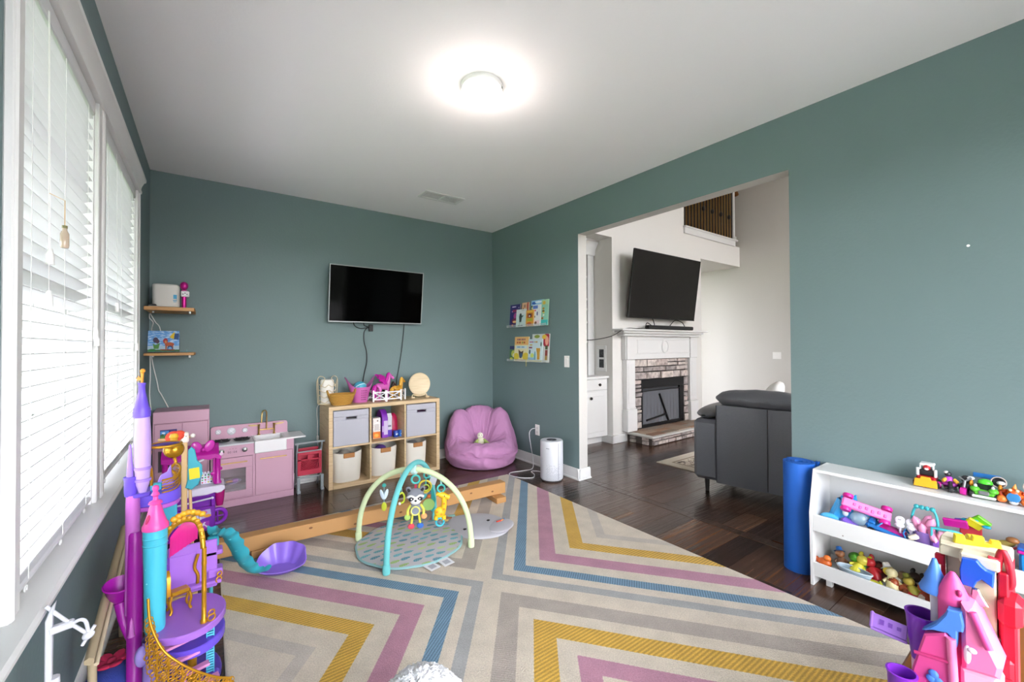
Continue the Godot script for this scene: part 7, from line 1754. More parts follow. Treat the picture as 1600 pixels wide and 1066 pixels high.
	put(tl, "body", mb().lathe([V2(0, 0), V2(0.034, 0), V2(0.036, 0.05), V2(0.03, 0.055), V2(0, 0.055)], 18), P("#1f5a6a"))
	put(tl, "lid", mb().lathe([V2(0.037, 0.044), V2(0.037, 0.052), V2(0.03, 0.058), V2(0, 0.058)], 18), P("#2a6f80"))
	# wooden cleaning stand
	var s := thing("cleaning_stand", "wooden toy cleaning stand with red duster and turquoise dustpan", "toy cleaning set", Vector3(-0.1, 0, -2.85))
	var wd := M("#d0ac7c", 0.6)
	put(s, "post", mb().bx(-0.013, 0.013, 0.02, 0.85, -0.012, 0.012, 0.004), wd)
	put(s, "base", mb().bx(-0.1, 0.06, 0, 0.02, -0.08, 0.08, 0.004), wd)
	put(s, "crossbar", mb().tube([Vector3(-0.11, 0.825, -0.01), Vector3(0.04, 0.825, -0.01)], 0.007, 8), wd)
	put(s, "face_cap", mb().bx(-0.018, 0.018, 0.80, 0.855, -0.014, 0.018, 0.006), P("#e6d8d0"))
	for e in [-1, 1]: put(s, "face_eye", mb().ell(Vector3(e * 0.007, 0.835, 0.018), Vector3(0.0022, 0.003, 0.001), 6, 5), P("#3a3030"))
	put(s, "peg", mb().ell(Vector3(0.035, 0.832, 0), Vector3(0.012, 0.012, 0.012), 10, 8), P("#e8e0d8"))
	put(s, "duster", mb().ell(Vector3(-0.045, 0.835, 0.005), Vector3(0.036, 0.032, 0.02), 16, 10).ell(Vector3(-0.02, 0.842, 0.006), Vector3(0.026, 0.026, 0.02), 14, 10), cloth("#dd4a34"))
	put(s, "broom_handle", mb().tube([Vector3(0.022, 0.6, 0.0), Vector3(0.036, 0.25, 0.03), Vector3(0.04, 0.02, 0.05)], 0.0075, 8), wd)
	var dp := PackedVector2Array([V2(0.004, 0.56), V2(0.03, 0.545), V2(0.06, 0.57), V2(0.078, 0.62), V2(0.076, 0.67), V2(0.055, 0.70), V2(0.044, 0.76), V2(0.03, 0.775), V2(0.016, 0.76), V2(0.014, 0.60)])
	put(s, "dustpan", mb().prism(dp, 0.004, 0.018, 0.004), P("#3aa4b4"))
	put(s, "dustpan_label", mb().pos(Vector3(0.043, 0.632, 0.0185), 0, 0, 0.06).box(Vector3.ZERO, Vector3(0.045, 0.058, 0.001)), P("#e2cf1c"))

func car(called: String, label: String, at: Vector3, ry: float, parts: Array, cat := "toy vehicle"):
	var o := thing(called, label, cat, at, ry, "vehicles on the white toy shelf")
	for p in parts: put(o, p[0], p[1], p[2])
	return o
func wheels(xs: float, zs: Array, r: float, w: float, m: Material) -> Array:
	var out := []
	for z in zs:
		for s in [-1, 1]: out.append(["wheel", mb().pos(Vector3(s * xs, r, z), 0, 0, PI / 2).lathe([V2(0, -w / 2), V2(r * 0.85, -w / 2), V2(r, -w * 0.3), V2(r, w * 0.3), V2(r * 0.85, w / 2), V2(0, w / 2)], 16), m])
	return out

func toy_shelf():
	var w := P("#dcdcda", 0.4)
	var o := thing("toy_shelf", "low white two-tier toy shelf with sloped front against teal wall", "shelf", Vector3(XR, 0, -0.915), -PI / 2)
	# local: x along the wall towards the camera 0..0.955, z out from the wall
	var pf := PackedVector2Array([V2(0.004, 0.0), V2(0.262, 0.0), V2(0.262, 0.055), V2(0.272, 0.395), V2(0.212, 0.62), V2(0.004, 0.62)])
	# local +z points into the room, so the profile is drawn in (z, y)
	var sx := Basis(Vector3(0, 0, 1), Vector3(0, 1, 0), Vector3(-1, 0, 0))
	for x in [0.0, 0.939]: put(o, "side_panel", mb().at(Transform3D(sx, Vector3(x, 0, 0))).prism(pf, -0.016, 0.0, 0.001), w)
	var L := 0.939
	put(o, "top_board", mb().bx(0.016, L, 0.604, 0.62, 0.004, 0.214, 0.001), w)
	put(o, "back_panel", mb().bx(0.016, L, 0.05, 0.604, 0.004, 0.01), w)
	put(o, "upper_floor", mb().bx(0.016, L, 0.3, 0.314, 0.01, 0.262, 0.001), w)
	put(o, "upper_front", mb().bx(0.016, L, 0.298, 0.388, 0.256, 0.27, 0.002), w)
	put(o, "lower_floor", mb().bx(0.016, L, 0.05, 0.064, 0.01, 0.25, 0.001), w)
	put(o, "lower_front", mb().at(Transform3D(sx, Vector3(0, 0, 0))).prism(PackedVector2Array([V2(0.246, 0.052), V2(0.258, 0.052), V2(0.266, 0.128), V2(0.254, 0.128)]), -L, -0.016, 0.001), w)
	put(o, "divider", mb().at(Transform3D(sx, Vector3(0.47, 0, 0))).prism(PackedVector2Array([V2(0.01, 0.064), V2(0.25, 0.064), V2(0.262, 0.16), V2(0.24, 0.3), V2(0.01, 0.3)]), -0.016, 0.0, 0.001), w)
	for p in [[0.07, 0.2], [0.4, 0.2], [0.9, 0.2], [0.07, 0.04], [0.9, 0.04]]: put(o, "foot", mb().bx(p[0] - 0.014, p[0] + 0.014, 0, 0.05, p[1] - 0.014, p[1] + 0.014, 0.002), w)
	put(o, "screw", mb().pos(Vector3(0.15, 0.318, 0.27), 0, PI / 2).lathe([V2(0.003, 0), V2(0.003, 0.001), V2(0, 0.001)], 8), P("#6a5a52"))
	# blue yoga mat roll
	var ym := thing("yoga_mat", "rolled bright blue foam mat standing on end by the wall", "yoga mat", Vector3(2.815, 0, -1.02))
	var blue := M("#0f5bb8", 0.6)
	var pts := []
	var n := 130
	for k in n + 1:
		var t := float(k) / n
		var a := 1.0 - t * TAU * 3.0
		var r := 0.092 - 0.062 * t
		pts.append(V2(cos(a) * r, sin(a) * r))
	var pg := PackedVector2Array()
	for p in pts: pg.append(p)
	for k in range(n, -1, -1):
		var p: Vector2 = pts[k]
		pg.append(p * ((p.length() - 0.016) / p.length()))
	var roll := mb().at(Transform3D(Basis(Vector3.RIGHT, Vector3.FORWARD, Vector3.UP), Vector3.ZERO))
	for k in n:
		var q := PackedVector2Array([pg[k], pg[k + 1], pg[2 * n - k], pg[2 * n + 1 - k]])
		var P0 := Vector3(q[0].x, q[0].y, 0); var P1 := Vector3(q[1].x, q[1].y, 0); var P2 := Vector3(q[2].x, q[2].y, 0); var P3 := Vector3(q[3].x, q[3].y, 0)
		var up := Vector3(0, 0, 0.625)
		var n0 := P0.normalized(); var n1 := P1.normalized()
		roll.t3(P1, P0, P0 + up, n1, n0, n0); roll.t3(P1, P0 + up, P1 + up, n1, n0, n1)
		roll.t3(P3, P2, P2 + up, -n0, -n1, -n1); roll.t3(P3, P2 + up, P3 + up, -n0, -n1, -n0)
		roll.quad(P1 + up, P0 + up, P3 + up, P2 + up)
	roll.quad(Vector3(pg[0].x, pg[0].y, 0), Vector3(pg[2 * n + 1].x, pg[2 * n + 1].y, 0), Vector3(pg[2 * n + 1].x, pg[2 * n + 1].y, 0.625), Vector3(pg[0].x, pg[0].y, 0.625))
	put(ym, "roll", roll, blue)
	put(ym, "loose_end", mb().patch(10, 1, func(u, v): return Vector3(0.05 + 0.065 * u, 0.622 * v, 0.078 - 0.005 * u)).patch(10, 1, func(u, v): return Vector3(0.115 - 0.065 * u, 0.622 * v, 0.062 + 0.005 * u)), blue)
	shelf_vehicles()
	upper_tray()
	lower_tray()

func shelf_vehicles():
	var y := 0.6205
	var bk := P("#1c1c1f", 0.5); var rd := P("#a81822"); var yl := P("#e0a41c"); var wh := P("#e0e0e0"); var or_ := P("#d85a1a"); var mg := P("#c41a90"); var gn := P("#58b432"); var sv := M("#9a9da2", 0.3, 0.7)
	# all face the room (-x): local +z after the quarter turn
	var v := [["hull", mb().bx(-0.034, 0.034, 0.012, 0.05, -0.05, 0.035, 0.006), rd], ["plough", mb().pos(Vector3(0, 0.026, 0.046), 0, -0.15).prism(PackedVector2Array([V2(-0.042, -0.022), V2(0.042, -0.022), V2(0.038, 0.014), V2(0.02, 0.014), V2(0.016, 0.026), V2(-0.016, 0.026), V2(-0.02, 0.014), V2(-0.038, 0.014)]), -0.004, 0.004, 0.002), yl], ["cab", mb().bx(-0.028, 0.028, 0.05, 0.078, -0.05, 0.01, 0.006), bk], ["roof", mb().bx(-0.026, 0.026, 0.095, 0.108, -0.045, 0.005, 0.004).bx(-0.026, -0.02, 0.075, 0.097, -0.01, 0.0).bx(0.02, 0.026, 0.075, 0.097, -0.01, 0.0), wh], ["driver", mb().ell(Vector3(0, 0.088, 0.0), Vector3(0.014, 0.015, 0.013), 12, 8), rd], ["driver_face", mb().ell(Vector3(0, 0.083, 0.008), Vector3(0.009, 0.007, 0.007), 10, 6), wh], ["exhaust", mb().tube([Vector3(-0.031, 0.05, 0.012), Vector3(-0.031, 0.085, 0.012)], 0.006, 8), wh], ["exhaust", mb().tube([Vector3(0.031, 0.05, 0.012), Vector3(0.031, 0.085, 0.012)], 0.006, 8), wh]]
	for s in [-1, 1]: v.append(["track", mb().bx(s * 0.038 - 0.008, s * 0.038 + 0.008, 0.0, 0.032, -0.055, 0.04, 0.01), bk])
	car("toy_bulldozer", "red toy bulldozer with yellow plough, farthest vehicle on the white shelf", Vector3(2.835, y, -0.475), -PI / 2 + 0.05, v)
	v = [["frame", mb().bx(-0.022, 0.022, 0.012, 0.024, -0.03, 0.03, 0.005).tube([Vector3(0, 0.02, 0.03), Vector3(0, 0.045, 0.0)], 0.008, 8), bk], ["seat", mb().ell(Vector3(0, 0.03, -0.006), Vector3(0.03, 0.014, 0.022), 12, 8), P("#8a1f86")], ["rider", mb().ell(Vector3(-0.004, 0.05, -0.004), Vector3(0.016, 0.018, 0.014), 12, 8), P("#b03ab8")], ["rider_head", mb().ell(Vector3(-0.006, 0.076, -0.006), Vector3(0.013, 0.013, 0.013), 12, 8), P("#2a2a30")], ["rider_cap", mb().ell(Vector3(-0.012, 0.084, -0.004), Vector3(0.009, 0.007, 0.009), 8, 6), wh]]
	for s in [-1, 1]:
		v.append(["arm", mb().tube([Vector3(s * 0.014, 0.055, 0.002), Vector3(s * 0.024, 0.045, 0.014)], 0.007, 8), P("#e2a83a")])
	v.append(["front_wheel", mb().pos(Vector3(0, 0.014, 0.038), 0, 0, PI / 2).lathe([V2(0, -0.007), V2(0.012, -0.007), V2(0.014, 0), V2(0.012, 0.007), V2(0, 0.007)], 14), bk])
	for s in [-1, 1]: v.append(["hub_wheel", mb().pos(Vector3(s * 0.038, 0.017, -0.012), 0, 0, PI / 2).lathe([V2(0, -0.009), V2(0.015, -0.009), V2(0.017, 0), V2(0.015, 0.009), V2(0, 0.009)], 14), mg])
	car("toy_tricycle", "small magenta and black toy tricycle with rider on the white shelf", Vector3(2.825, y, -0.395), -PI / 2 + 0.2, v)
	v = [["body", mb().bx(-0.02, 0.02, 0.01, 0.05, -0.03, 0.02, 0.01), bk], ["handlebar", mb().tube([Vector3(-0.02, 0.075, 0.0), Vector3(0, 0.06, 0.006), Vector3(0.02, 0.078, 0)], 0.004, 6), sv], ["fork", mb().tube([Vector3(0, 0.06, 0.006), Vector3(0.0, 0.025, 0.028)], 0.005, 8), sv], ["windshield", mb().ell(Vector3(0, 0.066, -0.008), Vector3(0.017, 0.018, 0.006), 10, 6), bk]]
	v.append(["front_wheel", mb().pos(Vector3(0, 0.018, 0.026), 0, 0, PI / 2).lathe([V2(0, -0.01), V2(0.015, -0.01), V2(0.018, 0), V2(0.015, 0.01), V2(0, 0.01)], 16), mg])
	v.append(["rear_wheel", mb().pos(Vector3(0, 0.016, -0.03), 0, 0, PI / 2).lathe([V2(0, -0.01), V2(0.014, -0.01), V2(0.016, 0), V2(0.014, 0.01), V2(0, 0.01)], 16), mg])
	car("toy_motorbike", "black toy motorbike with bright magenta front wheel on the white shelf", Vector3(2.82, y, -0.345), -PI / 2 - 0.1, v)
	v = [["hull", mb().bx(-0.034, 0.034, 0.014, 0.04, -0.05, 0.045, 0.008), gn], ["fender", mb().ell(Vector3(-0.028, 0.04, 0.034), Vector3(0.016, 0.012, 0.02), 12, 8).ell(Vector3(0.028, 0.04, 0.034), Vector3(0.016, 0.012, 0.02), 12, 8), gn], ["grille", mb().bx(-0.016, 0.016, 0.02, 0.038, 0.042, 0.05, 0.003), sv], ["bumper", mb().bx(-0.036, 0.036, 0.006, 0.017, 0.042, 0.052, 0.003), P("#d8dcd8")], ["windshield", mb().pos(Vector3(0, 0.05, 0.02), 0, -0.5).box(Vector3.ZERO, Vector3(0.05, 0.028, 0.005), 0.002), P("#15241a", 0.15)], ["dome", mb().ell(Vector3(0, 0.066, -0.002), Vector3(0.024, 0.016, 0.02), 14, 8), P("#4cc82e")], ["spoiler", mb().bx(-0.042, 0.042, 0.076, 0.096, -0.052, -0.046, 0.002), P("#1f6ab0")], ["white_wing", mb().ell(Vector3(-0.026, 0.05, 0.03), Vector3(0.006, 0.012, 0.01), 8, 6).ell(Vector3(0.026, 0.05, 0.03), Vector3(0.006, 0.012, 0.01), 8, 6), wh], ["rocket", mb().ell(Vector3(-0.046, 0.074, -0.01), Vector3(0.014, 0.008, 0.02), 10, 6).ell(Vector3(0.046, 0.074, -0.01), Vector3(0.014, 0.008, 0.02), 10, 6), wh], ["side_pod", mb().ell(Vector3(-0.044, 0.05, -0.01), Vector3(0.008, 0.018, 0.018), 10, 6).ell(Vector3(0.044, 0.05, -0.01), Vector3(0.008, 0.018, 0.018), 10, 6), P("#d8881e")]]
	v.append_array(wheels(0.038, [0.03, -0.034], 0.015, 0.016, bk))
	car("toy_truck", "lime green toy truck with blue spoiler on the white shelf", Vector3(2.825, y, -0.285), -PI / 2, v)
	v = [["hull", mb().ell(Vector3(0, 0.034, -0.005), Vector3(0.034, 0.024, 0.045), 16, 10), or_], ["snout", mb().ell(Vector3(0, 0.05, 0.024), Vector3(0.02, 0.016, 0.024), 14, 8), or_], ["crest", mb().tube([Vector3(0, 0.06, 0.02), Vector3(0.003, 0.085, 0.012)], [0.01, 0.001], 8), P("#e08a3a")], ["mouth", mb().pos(Vector3(0, 0.032, 0.045), 0, PI / 2 - 0.2).lathe([V2(0.02, 0), V2(0.02, 0.004), V2(0.014, 0.006), V2(0, 0.004)], 16), P("#3a7ab0", 0.2)], ["lower_jaw", mb().ell(Vector3(0, 0.012, 0.048), Vector3(0.014, 0.01, 0.006), 10, 6), P("#b8bcc0")]]
	for s in [-1, 1]:
		v.append(["eye", mb().ell(Vector3(s * 0.01, 0.062, 0.042), Vector3(0.006, 0.006, 0.004), 8, 6), P("#d8cfa8")])
		v.append(["claw", mb().pos(Vector3(s * 0.034, 0.018, 0.04), s * 0.4).ell(Vector3.ZERO, Vector3(0.017, 0.015, 0.017), 12, 8), P("#e0702a")])
		v.append(["arm", mb().tube([Vector3(s * 0.022, 0.05, 0.02), Vector3(s * 0.04, 0.04, 0.012), Vector3(s * 0.036, 0.022, 0.034)], 0.009, 8), P("#b8401a")])
		v.append(["upright_wheel", mb().pos(Vector3(s * 0.046, 0.076, -0.01), 0, PI / 2 - 0.2).lathe([V2(0, -0.006), V2(0.022, -0.006), V2(0.024, 0), V2(0.022, 0.006), V2(0.016, 0.006), V2(0.014, 0.002), V2(0, 0.002)], 20), P("#18181a")])
		v.append(["wheel_rim", mb().pos(Vector3(s * 0.046, 0.076, -0.004), 0, -0.2).ring(Vector3.ZERO, 0.0225, 0.0025, 20, 6), P("#b8a8a0")])
	v.append_array(wheels(0.044, [-0.02], 0.018, 0.014, bk))
	car("toy_monster_car", "orange creature-shaped toy car with two upright wheels, nearest on shelf", Vector3(2.83, y, -0.2), -PI / 2, v)

func upper_tray():
	var y := 0.3145
	var G := "toys in the upper shelf tray"
	var bl := P("#2f9ad8", 0.3); var pk := P("#e878b8"); var mg := P("#c8188a"); var tq := P("#3aa8b0"); var pu := P("#7a58c0")
	var o := thing("doll_gown", "bright blue moulded doll gown leaning at the upper tray's far end", "toy", Vector3(2.79, y, -0.82), -PI / 2, G)
	put(o, "skirt", mb().patch(36, 8, func(u, v):
		var a: float = -TAU * u
		var r: float = lerp(0.062, 0.035, v) * (1.0 + 0.08 * sin(a * 7.0))
		return Vector3(cos(a) * r + 0.035 * v, 0.16 * v, sin(a) * r * 0.9), true), bl)
	put(o, "bodice", mb().ell(Vector3(0.045, 0.165, 0), Vector3(0.034, 0.024, 0.028), 14, 8), bl)
	put(o, "peak", mb().pos(Vector3(0.07, 0.17, 0)).tube([Vector3.ZERO, Vector3(0.01, 0.025, 0)], [0.016, 0.002], 8), bl)
	put(o, "hem", mb().ell(Vector3(-0.02, 0.05, 0.05), Vector3(0.05, 0.03, 0.02), 14, 8), P("#4ab0e4", 0.3))
	o = thing("pink_car", "pink toy car tipped on its side with four magenta wheels", "toy vehicle", Vector3(2.78, y, -0.69), -PI / 2, G)
	var t := Transform3D(Basis.from_euler(Vector3(0.95, 0.0, -0.42)), Vector3(0.0, 0.145, 0.03))
	put(o, "chassis", mb().at(t).bx(-0.1, 0.1, -0.012, 0.012, -0.024, 0.024, 0.006).bx(-0.06, 0.08, -0.03, -0.012, -0.02, 0.02, 0.006), pk)
	for x in [-0.08, 0.078]:
		for s in [-1, 1]: put(o, "wheel", mb().at(t * Transform3D(Basis.from_euler(Vector3(PI / 2, 0, 0)), Vector3(x, 0.004, s * 0.036))).lathe([V2(0, -0.009), V2(0.021, -0.009), V2(0.024, 0), V2(0.021, 0.009), V2(0, 0.009)], 18), mg)
	for k in 6: put(o, "underside_rib", mb().at(t).box(Vector3(-0.05 + k * 0.025, 0.014, 0.006 * (k % 2)), Vector3(0.012, 0.005, 0.016), 0.002), P("#d05aa0"))
	put(o, "seat_back", mb().at(t).bx(-0.02, 0.05, -0.05, -0.03, -0.022, 0.022, 0.006), P("#3a9ac8"))
	o = thing("purple_scoop", "purple plastic piece lying low below the tipped pink car", "toy", Vector3(2.755, y, -0.755), -PI / 2, G)
	put(o, "body", mb().pos(Vector3(0, 0.055, 0.02), 0, 0, -0.4).box(Vector3.ZERO, Vector3(0.075, 0.03, 0.05), 0.01), pu)
	put(o, "clear_dome", mb().ell(Vector3(0.035, 0.085, 0), Vector3(0.04, 0.035, 0.03), 14, 8), M("#a8c8d8", 0.1, 0.0, {"alpha": 0.45}))
	put(o, "knob", mb().ell(Vector3(-0.02, 0.1, 0.01), Vector3(0.014, 0.018, 0.014), 10, 8), M("#b8c8d4", 0.2))
	o = thing("blue_car", "blue toy convertible with magenta interior beneath the pink car", "toy vehicle", Vector3(2.765, y, -0.61), -PI / 2, G)
	var bt := Transform3D(Basis.from_euler(Vector3(0.2, 0, -0.25)), Vector3(0, 0.07, 0))
	put(o, "body", mb().at(bt).bx(-0.08, 0.08, -0.03, 0.006, -0.035, 0.035, 0.012).bx(-0.075, -0.045, 0.006, 0.018, -0.03, 0.03, 0.005), P("#1f6cb4", 0.25))
	put(o, "interior", mb().at(bt).bx(-0.03, 0.07, 0.0065, 0.009, -0.026, 0.026, 0.001), P("#a01878"))
	put(o, "windscreen", mb().at(bt).tube([Vector3(-0.035, 0.006, -0.03), Vector3(-0.02, 0.035, -0.024), Vector3(-0.02, 0.035, 0.024), Vector3(-0.035, 0.006, 0.03)], 0.004, 6), P("#2a7cc8", 0.25))
	put(o, "windscreen", mb().at(bt).tube([Vector3(0.075, 0.006, -0.03), Vector3(0.06, 0.026, -0.024), Vector3(0.06, 0.026, 0.024), Vector3(0.075, 0.006, 0.03)], 0.004, 6), P("#2a7cc8", 0.25))
	for x in [-0.05, 0.05]: put(o, "wheel", mb().at(bt).pos_at(Vector3(x, -0.026, 0.036), PI / 2).lathe([V2(0, -0.006), V2(0.016, -0.006), V2(0.018, 0), V2(0.016, 0.006), V2(0, 0.006)], 14), P("#202028"))
	for k in 2:
		o = thing("toy_chair", ["little white moulded doll chair next to the pink car's wheel", "little white moulded doll chair next to the turquoise basket"][k], "toy", Vector3(2.765, y + 0.085, -0.562 + 0.042 * k), -PI / 2 + 0.3 * k, G)
		put(o, "seat", mb().ell(Vector3(0, 0.02, 0.008), Vector3(0.02, 0.012, 0.018), 12, 8), P("#e6e4ec", 0.3))
		put(o, "back", mb().pos(Vector3(0, 0.042, -0.002), 0, -0.5).ell(Vector3.ZERO, Vector3(0.02, 0.02, 0.007), 14, 8), P("#eceaf2", 0.3))
		put(o, "slot", mb().pos(Vector3(0, 0.047, 0.006), 0, -0.5).box(Vector3.ZERO, Vector3(0.012, 0.003, 0.002)), P("#7a7488"))
		put(o, "stem", mb().tube([Vector3(0, 0.012, 0), Vector3(0, -0.08, 0)], 0.005, 8), P("#d8d4e4", 0.3))
	o = thing("cream_bottle", "small cream toy bottle lying beside the white doll chairs", "toy", Vector3(2.745, y + 0.075, -0.5), -PI / 2 + 0.3, G)
	put(o, "bottle", mb().pos(Vector3.ZERO, 0, 0, -1.0).lathe([V2(0, -0.03), V2(0.012, -0.028), V2(0.013, 0.005), V2(0.006, 0.014), V2(0.006, 0.024), V2(0, 0.025)], 14), P("#d8cdb8"))
	put(o, "cap", mb().pos(Vector3.ZERO, 0, 0, -1.0).lathe([V2(0.008, 0.023), V2(0.008, 0.032), V2(0, 0.033)], 12), P("#c8a880"))
	o = thing("toy_basket", "turquoise toy basket with a loop handle holding pink crystals", "toy basket", Vector3(2.775, y, -0.475), -PI / 2, G)
	put(o, "basket", mb().lathe([V2(0, 0), V2(0.034, 0), V2(0.044, 0.1), V2(0.047, 0.105), V2(0.042, 0.105), V2(0.032, 0.01), V2(0, 0.01)], 6), P("#9a7ac8"))
	put(o, "handle", mb().tube(spline([Vector3(-0.04, 0.1, 0.0), Vector3(-0.045, 0.15, 0.0), Vector3(-0.032, 0.205, 0.0), Vector3(0.0, 0.21, 0), Vector3(0.032, 0.205, 0.0), Vector3(0.045, 0.15, 0.0), Vector3(0.04, 0.1, 0.0)], 5), 0.0055, 8), tq)
	for k in 4: put(o, "handle_bead", mb().ell(Vector3(-0.028 + k * 0.0185, 0.212, 0), Vector3.ONE * 0.011, 10, 8), tq)
	for k in 5: put(o, "crystal", mb().pos(Vector3([-0.026, -0.004, 0.02, 0.006, 0.03][k], 0.115 + [0.02, 0.0, 0.03, 0.035, -0.01][k], [0.01, 0.025, 0.012, -0.01, 0.025][k]), k * 1.0, 0.2 * k, 0.3).lathe([V2(0, -0.045), V2(0.015, -0.03), V2(0.017, 0.015), V2(0, 0.035)], 6), P("#dd8fb4", 0.3))
	o = thing("purple_tub", "purple toy tub with turquoise handle and pink block", "toy", Vector3(2.755, y, -0.415), -PI / 2, G)
	put(o, "tub", mb().bx(-0.035, 0.035, 0, 0.085, -0.025, 0.025, 0.01), P("#8a5ac0"))
	put(o, "handle", mb().tube([Vector3(-0.03, 0.08, 0.02), Vector3(-0.03, 0.14, 0.02), Vector3(0.04, 0.14, 0.0), Vector3(0.06, 0.13, -0.02)], 0.006, 8), tq)
	put(o, "block", mb().pos(Vector3(0.004, 0.11, 0.015), 0.3).prism(PackedVector2Array([V2(-0.014, -0.02), V2(0.014, -0.02), V2(0.02, 0.0), V2(0.01, 0.02), V2(-0.012, 0.018), V2(-0.018, 0.0)]), -0.012, 0.012, 0.003), P("#dd8fa8", 0.3))
	o = thing("folding_toy_house", "magenta, yellow and green folding toy house lying tilted", "toy", Vector3(2.79, y + 0.14, -0.335), -PI / 2, G)
	put(o, "magenta_panel", mb().pos(Vector3(-0.04, 0.03, 0.0), 0.1, 0.5, 0.12).box(Vector3.ZERO, Vector3(0.08, 0.045, 0.012), 0.003), P("#b8168a"))
	put(o, "yellow_panel", mb().pos(Vector3(0.018, 0.045, -0.005), 0, 0.4, -0.55).box(Vector3.ZERO, Vector3(0.055, 0.04, 0.012), 0.003), P("#cfc41c"))
	put(o, "green_panel", mb().pos(Vector3(0.04, 0.062, -0.01), 0, 0.4, -0.75).box(Vector3.ZERO, Vector3(0.055, 0.036, 0.014), 0.003), P("#6cc820"))
	for p in [Vector3(0.02, 0.062, -0.006), Vector3(0.056, 0.045, 0.004), Vector3(-0.01, 0.054, -0.01)]: put(o, "knob", mb().ell(p, Vector3(0.015, 0.007, 0.009), 10, 6), P("#1f9ac0"))
	put(o, "violet_panel", mb().pos(Vector3(-0.02, 0.048, -0.014), 0, 0.3, 0.3).box(Vector3.ZERO, Vector3(0.05, 0.016, 0.01), 0.003), P("#6a4ab0"))
	put(o, "stand", mb().bx(-0.03, 0.04, -0.14, 0.03, -0.03, -0.02, 0.003), P("#b02f3a"))
	o = thing("brown_toy_lizard", "olive and brown toy creature lying right of the folding house", "toy", Vector3(2.775, y + 0.1, -0.24), -PI / 2, G)
	put(o, "body", mb().tube(spline([Vector3(-0.05, 0.015, 0), Vector3(-0.02, 0.02, 0.005), Vector3(0.015, 0.035, 0), Vector3(0.04, 0.05, 0)], 4), [0.006, 0.009, 0.012, 0.014, 0.016, 0.017, 0.018, 0.018, 0.017, 0.016, 0.014, 0.012, 0.008], 10), P("#8f7d3a", 0.6))
	put(o, "head", mb().ell(Vector3(0.036, 0.058, 0), Vector3(0.02, 0.014, 0.016), 12, 8), P("#8a5a30"))
	put(o, "red_edge", mb().tube([Vector3(-0.03, 0.0, 0.016), Vector3(0.015, 0.012, 0.018), Vector3(0.05, 0.036, 0.012)], 0.005, 8), P("#b0242c"))
	put(o, "prop", mb().bx(-0.035, 0.03, -0.1, 0.012, -0.01, 0.0, 0.003), P("#8f2a6a"))
	o = thing("blue_case", "blue toy case with magenta lid line at the tray's near end", "toy case", Vector3(2.76, y, -0.1), -PI / 2, G)
	put(o, "case", mb().bx(-0.085, 0.1, 0.0, 0.125, -0.035, 0.035, 0.008), P("#1f82c8", 0.3))
	put(o, "lid", mb().bx(-0.09, 0.105, 0.125, 0.138, -0.04, 0.04, 0.004), P("#c01c90"))
	put(o, "lid_top", mb().bx(-0.09, 0.105, 0.138, 0.15, -0.04, 0.04, 0.004), P("#2a5cb0"))

func figure(label: String, z: float, x: float, y: float, s: float, cols: Array, tilt: float, hat := -1):
	# a pocket-sized play figure: body, head, arms, base; lying or leaning in the tray
	s *= 1.3
	var o := thing("toy_figure", label, "toy figure", Vector3(x + 0.02, y + 0.028, z), -PI / 2 + tilt * 0.25, "little figures in the lower shelf tray")
	o.basis = o.basis * Basis.from_euler(Vector3(-0.5 + tilt * 0.3, 0, tilt * 1.4))
	put(o, "body", mb().lathe([V2(0, 0), V2(0.012 * s, 0.001), V2(0.0135 * s, 0.012 * s), V2(0.009 * s, 0.03 * s), V2(0.004 * s, 0.033 * s)], 14), P(cols[0]))
	put(o, "head", mb().ell(Vector3(0, 0.042 * s, 0), Vector3(0.0125, 0.012, 0.0115) * s, 12, 8), P(cols[1]))
	for k in [-1, 1]: put(o, "arm", mb().tube([Vector3(k * 0.009, 0.026, 0) * s, Vector3(k * 0.017, 0.018, 0.004) * s], 0.004 * s, 6), P(cols[0]))
	if hat == 0: put(o, "hair", mb().ell(Vector3(0, 0.047 * s, -0.003 * s), Vector3(0.0135, 0.01, 0.0125) * s, 12, 8), P(cols[2]))
	elif hat == 1: put(o, "hat", mb().lathe([V2(0.016 * s, 0.049 * s), V2(0.009 * s, 0.052 * s), V2(0.007 * s, 0.062 * s), V2(0, 0.064 * s)], 14), P(cols[2]))
	elif hat == 2:
		for k in [-1, 1]: put(o, "ear", mb().ell(Vector3(k * 0.009, 0.054, 0) * s, Vector3(0.005, 0.007, 0.003) * s, 8, 6), P(cols[2]))

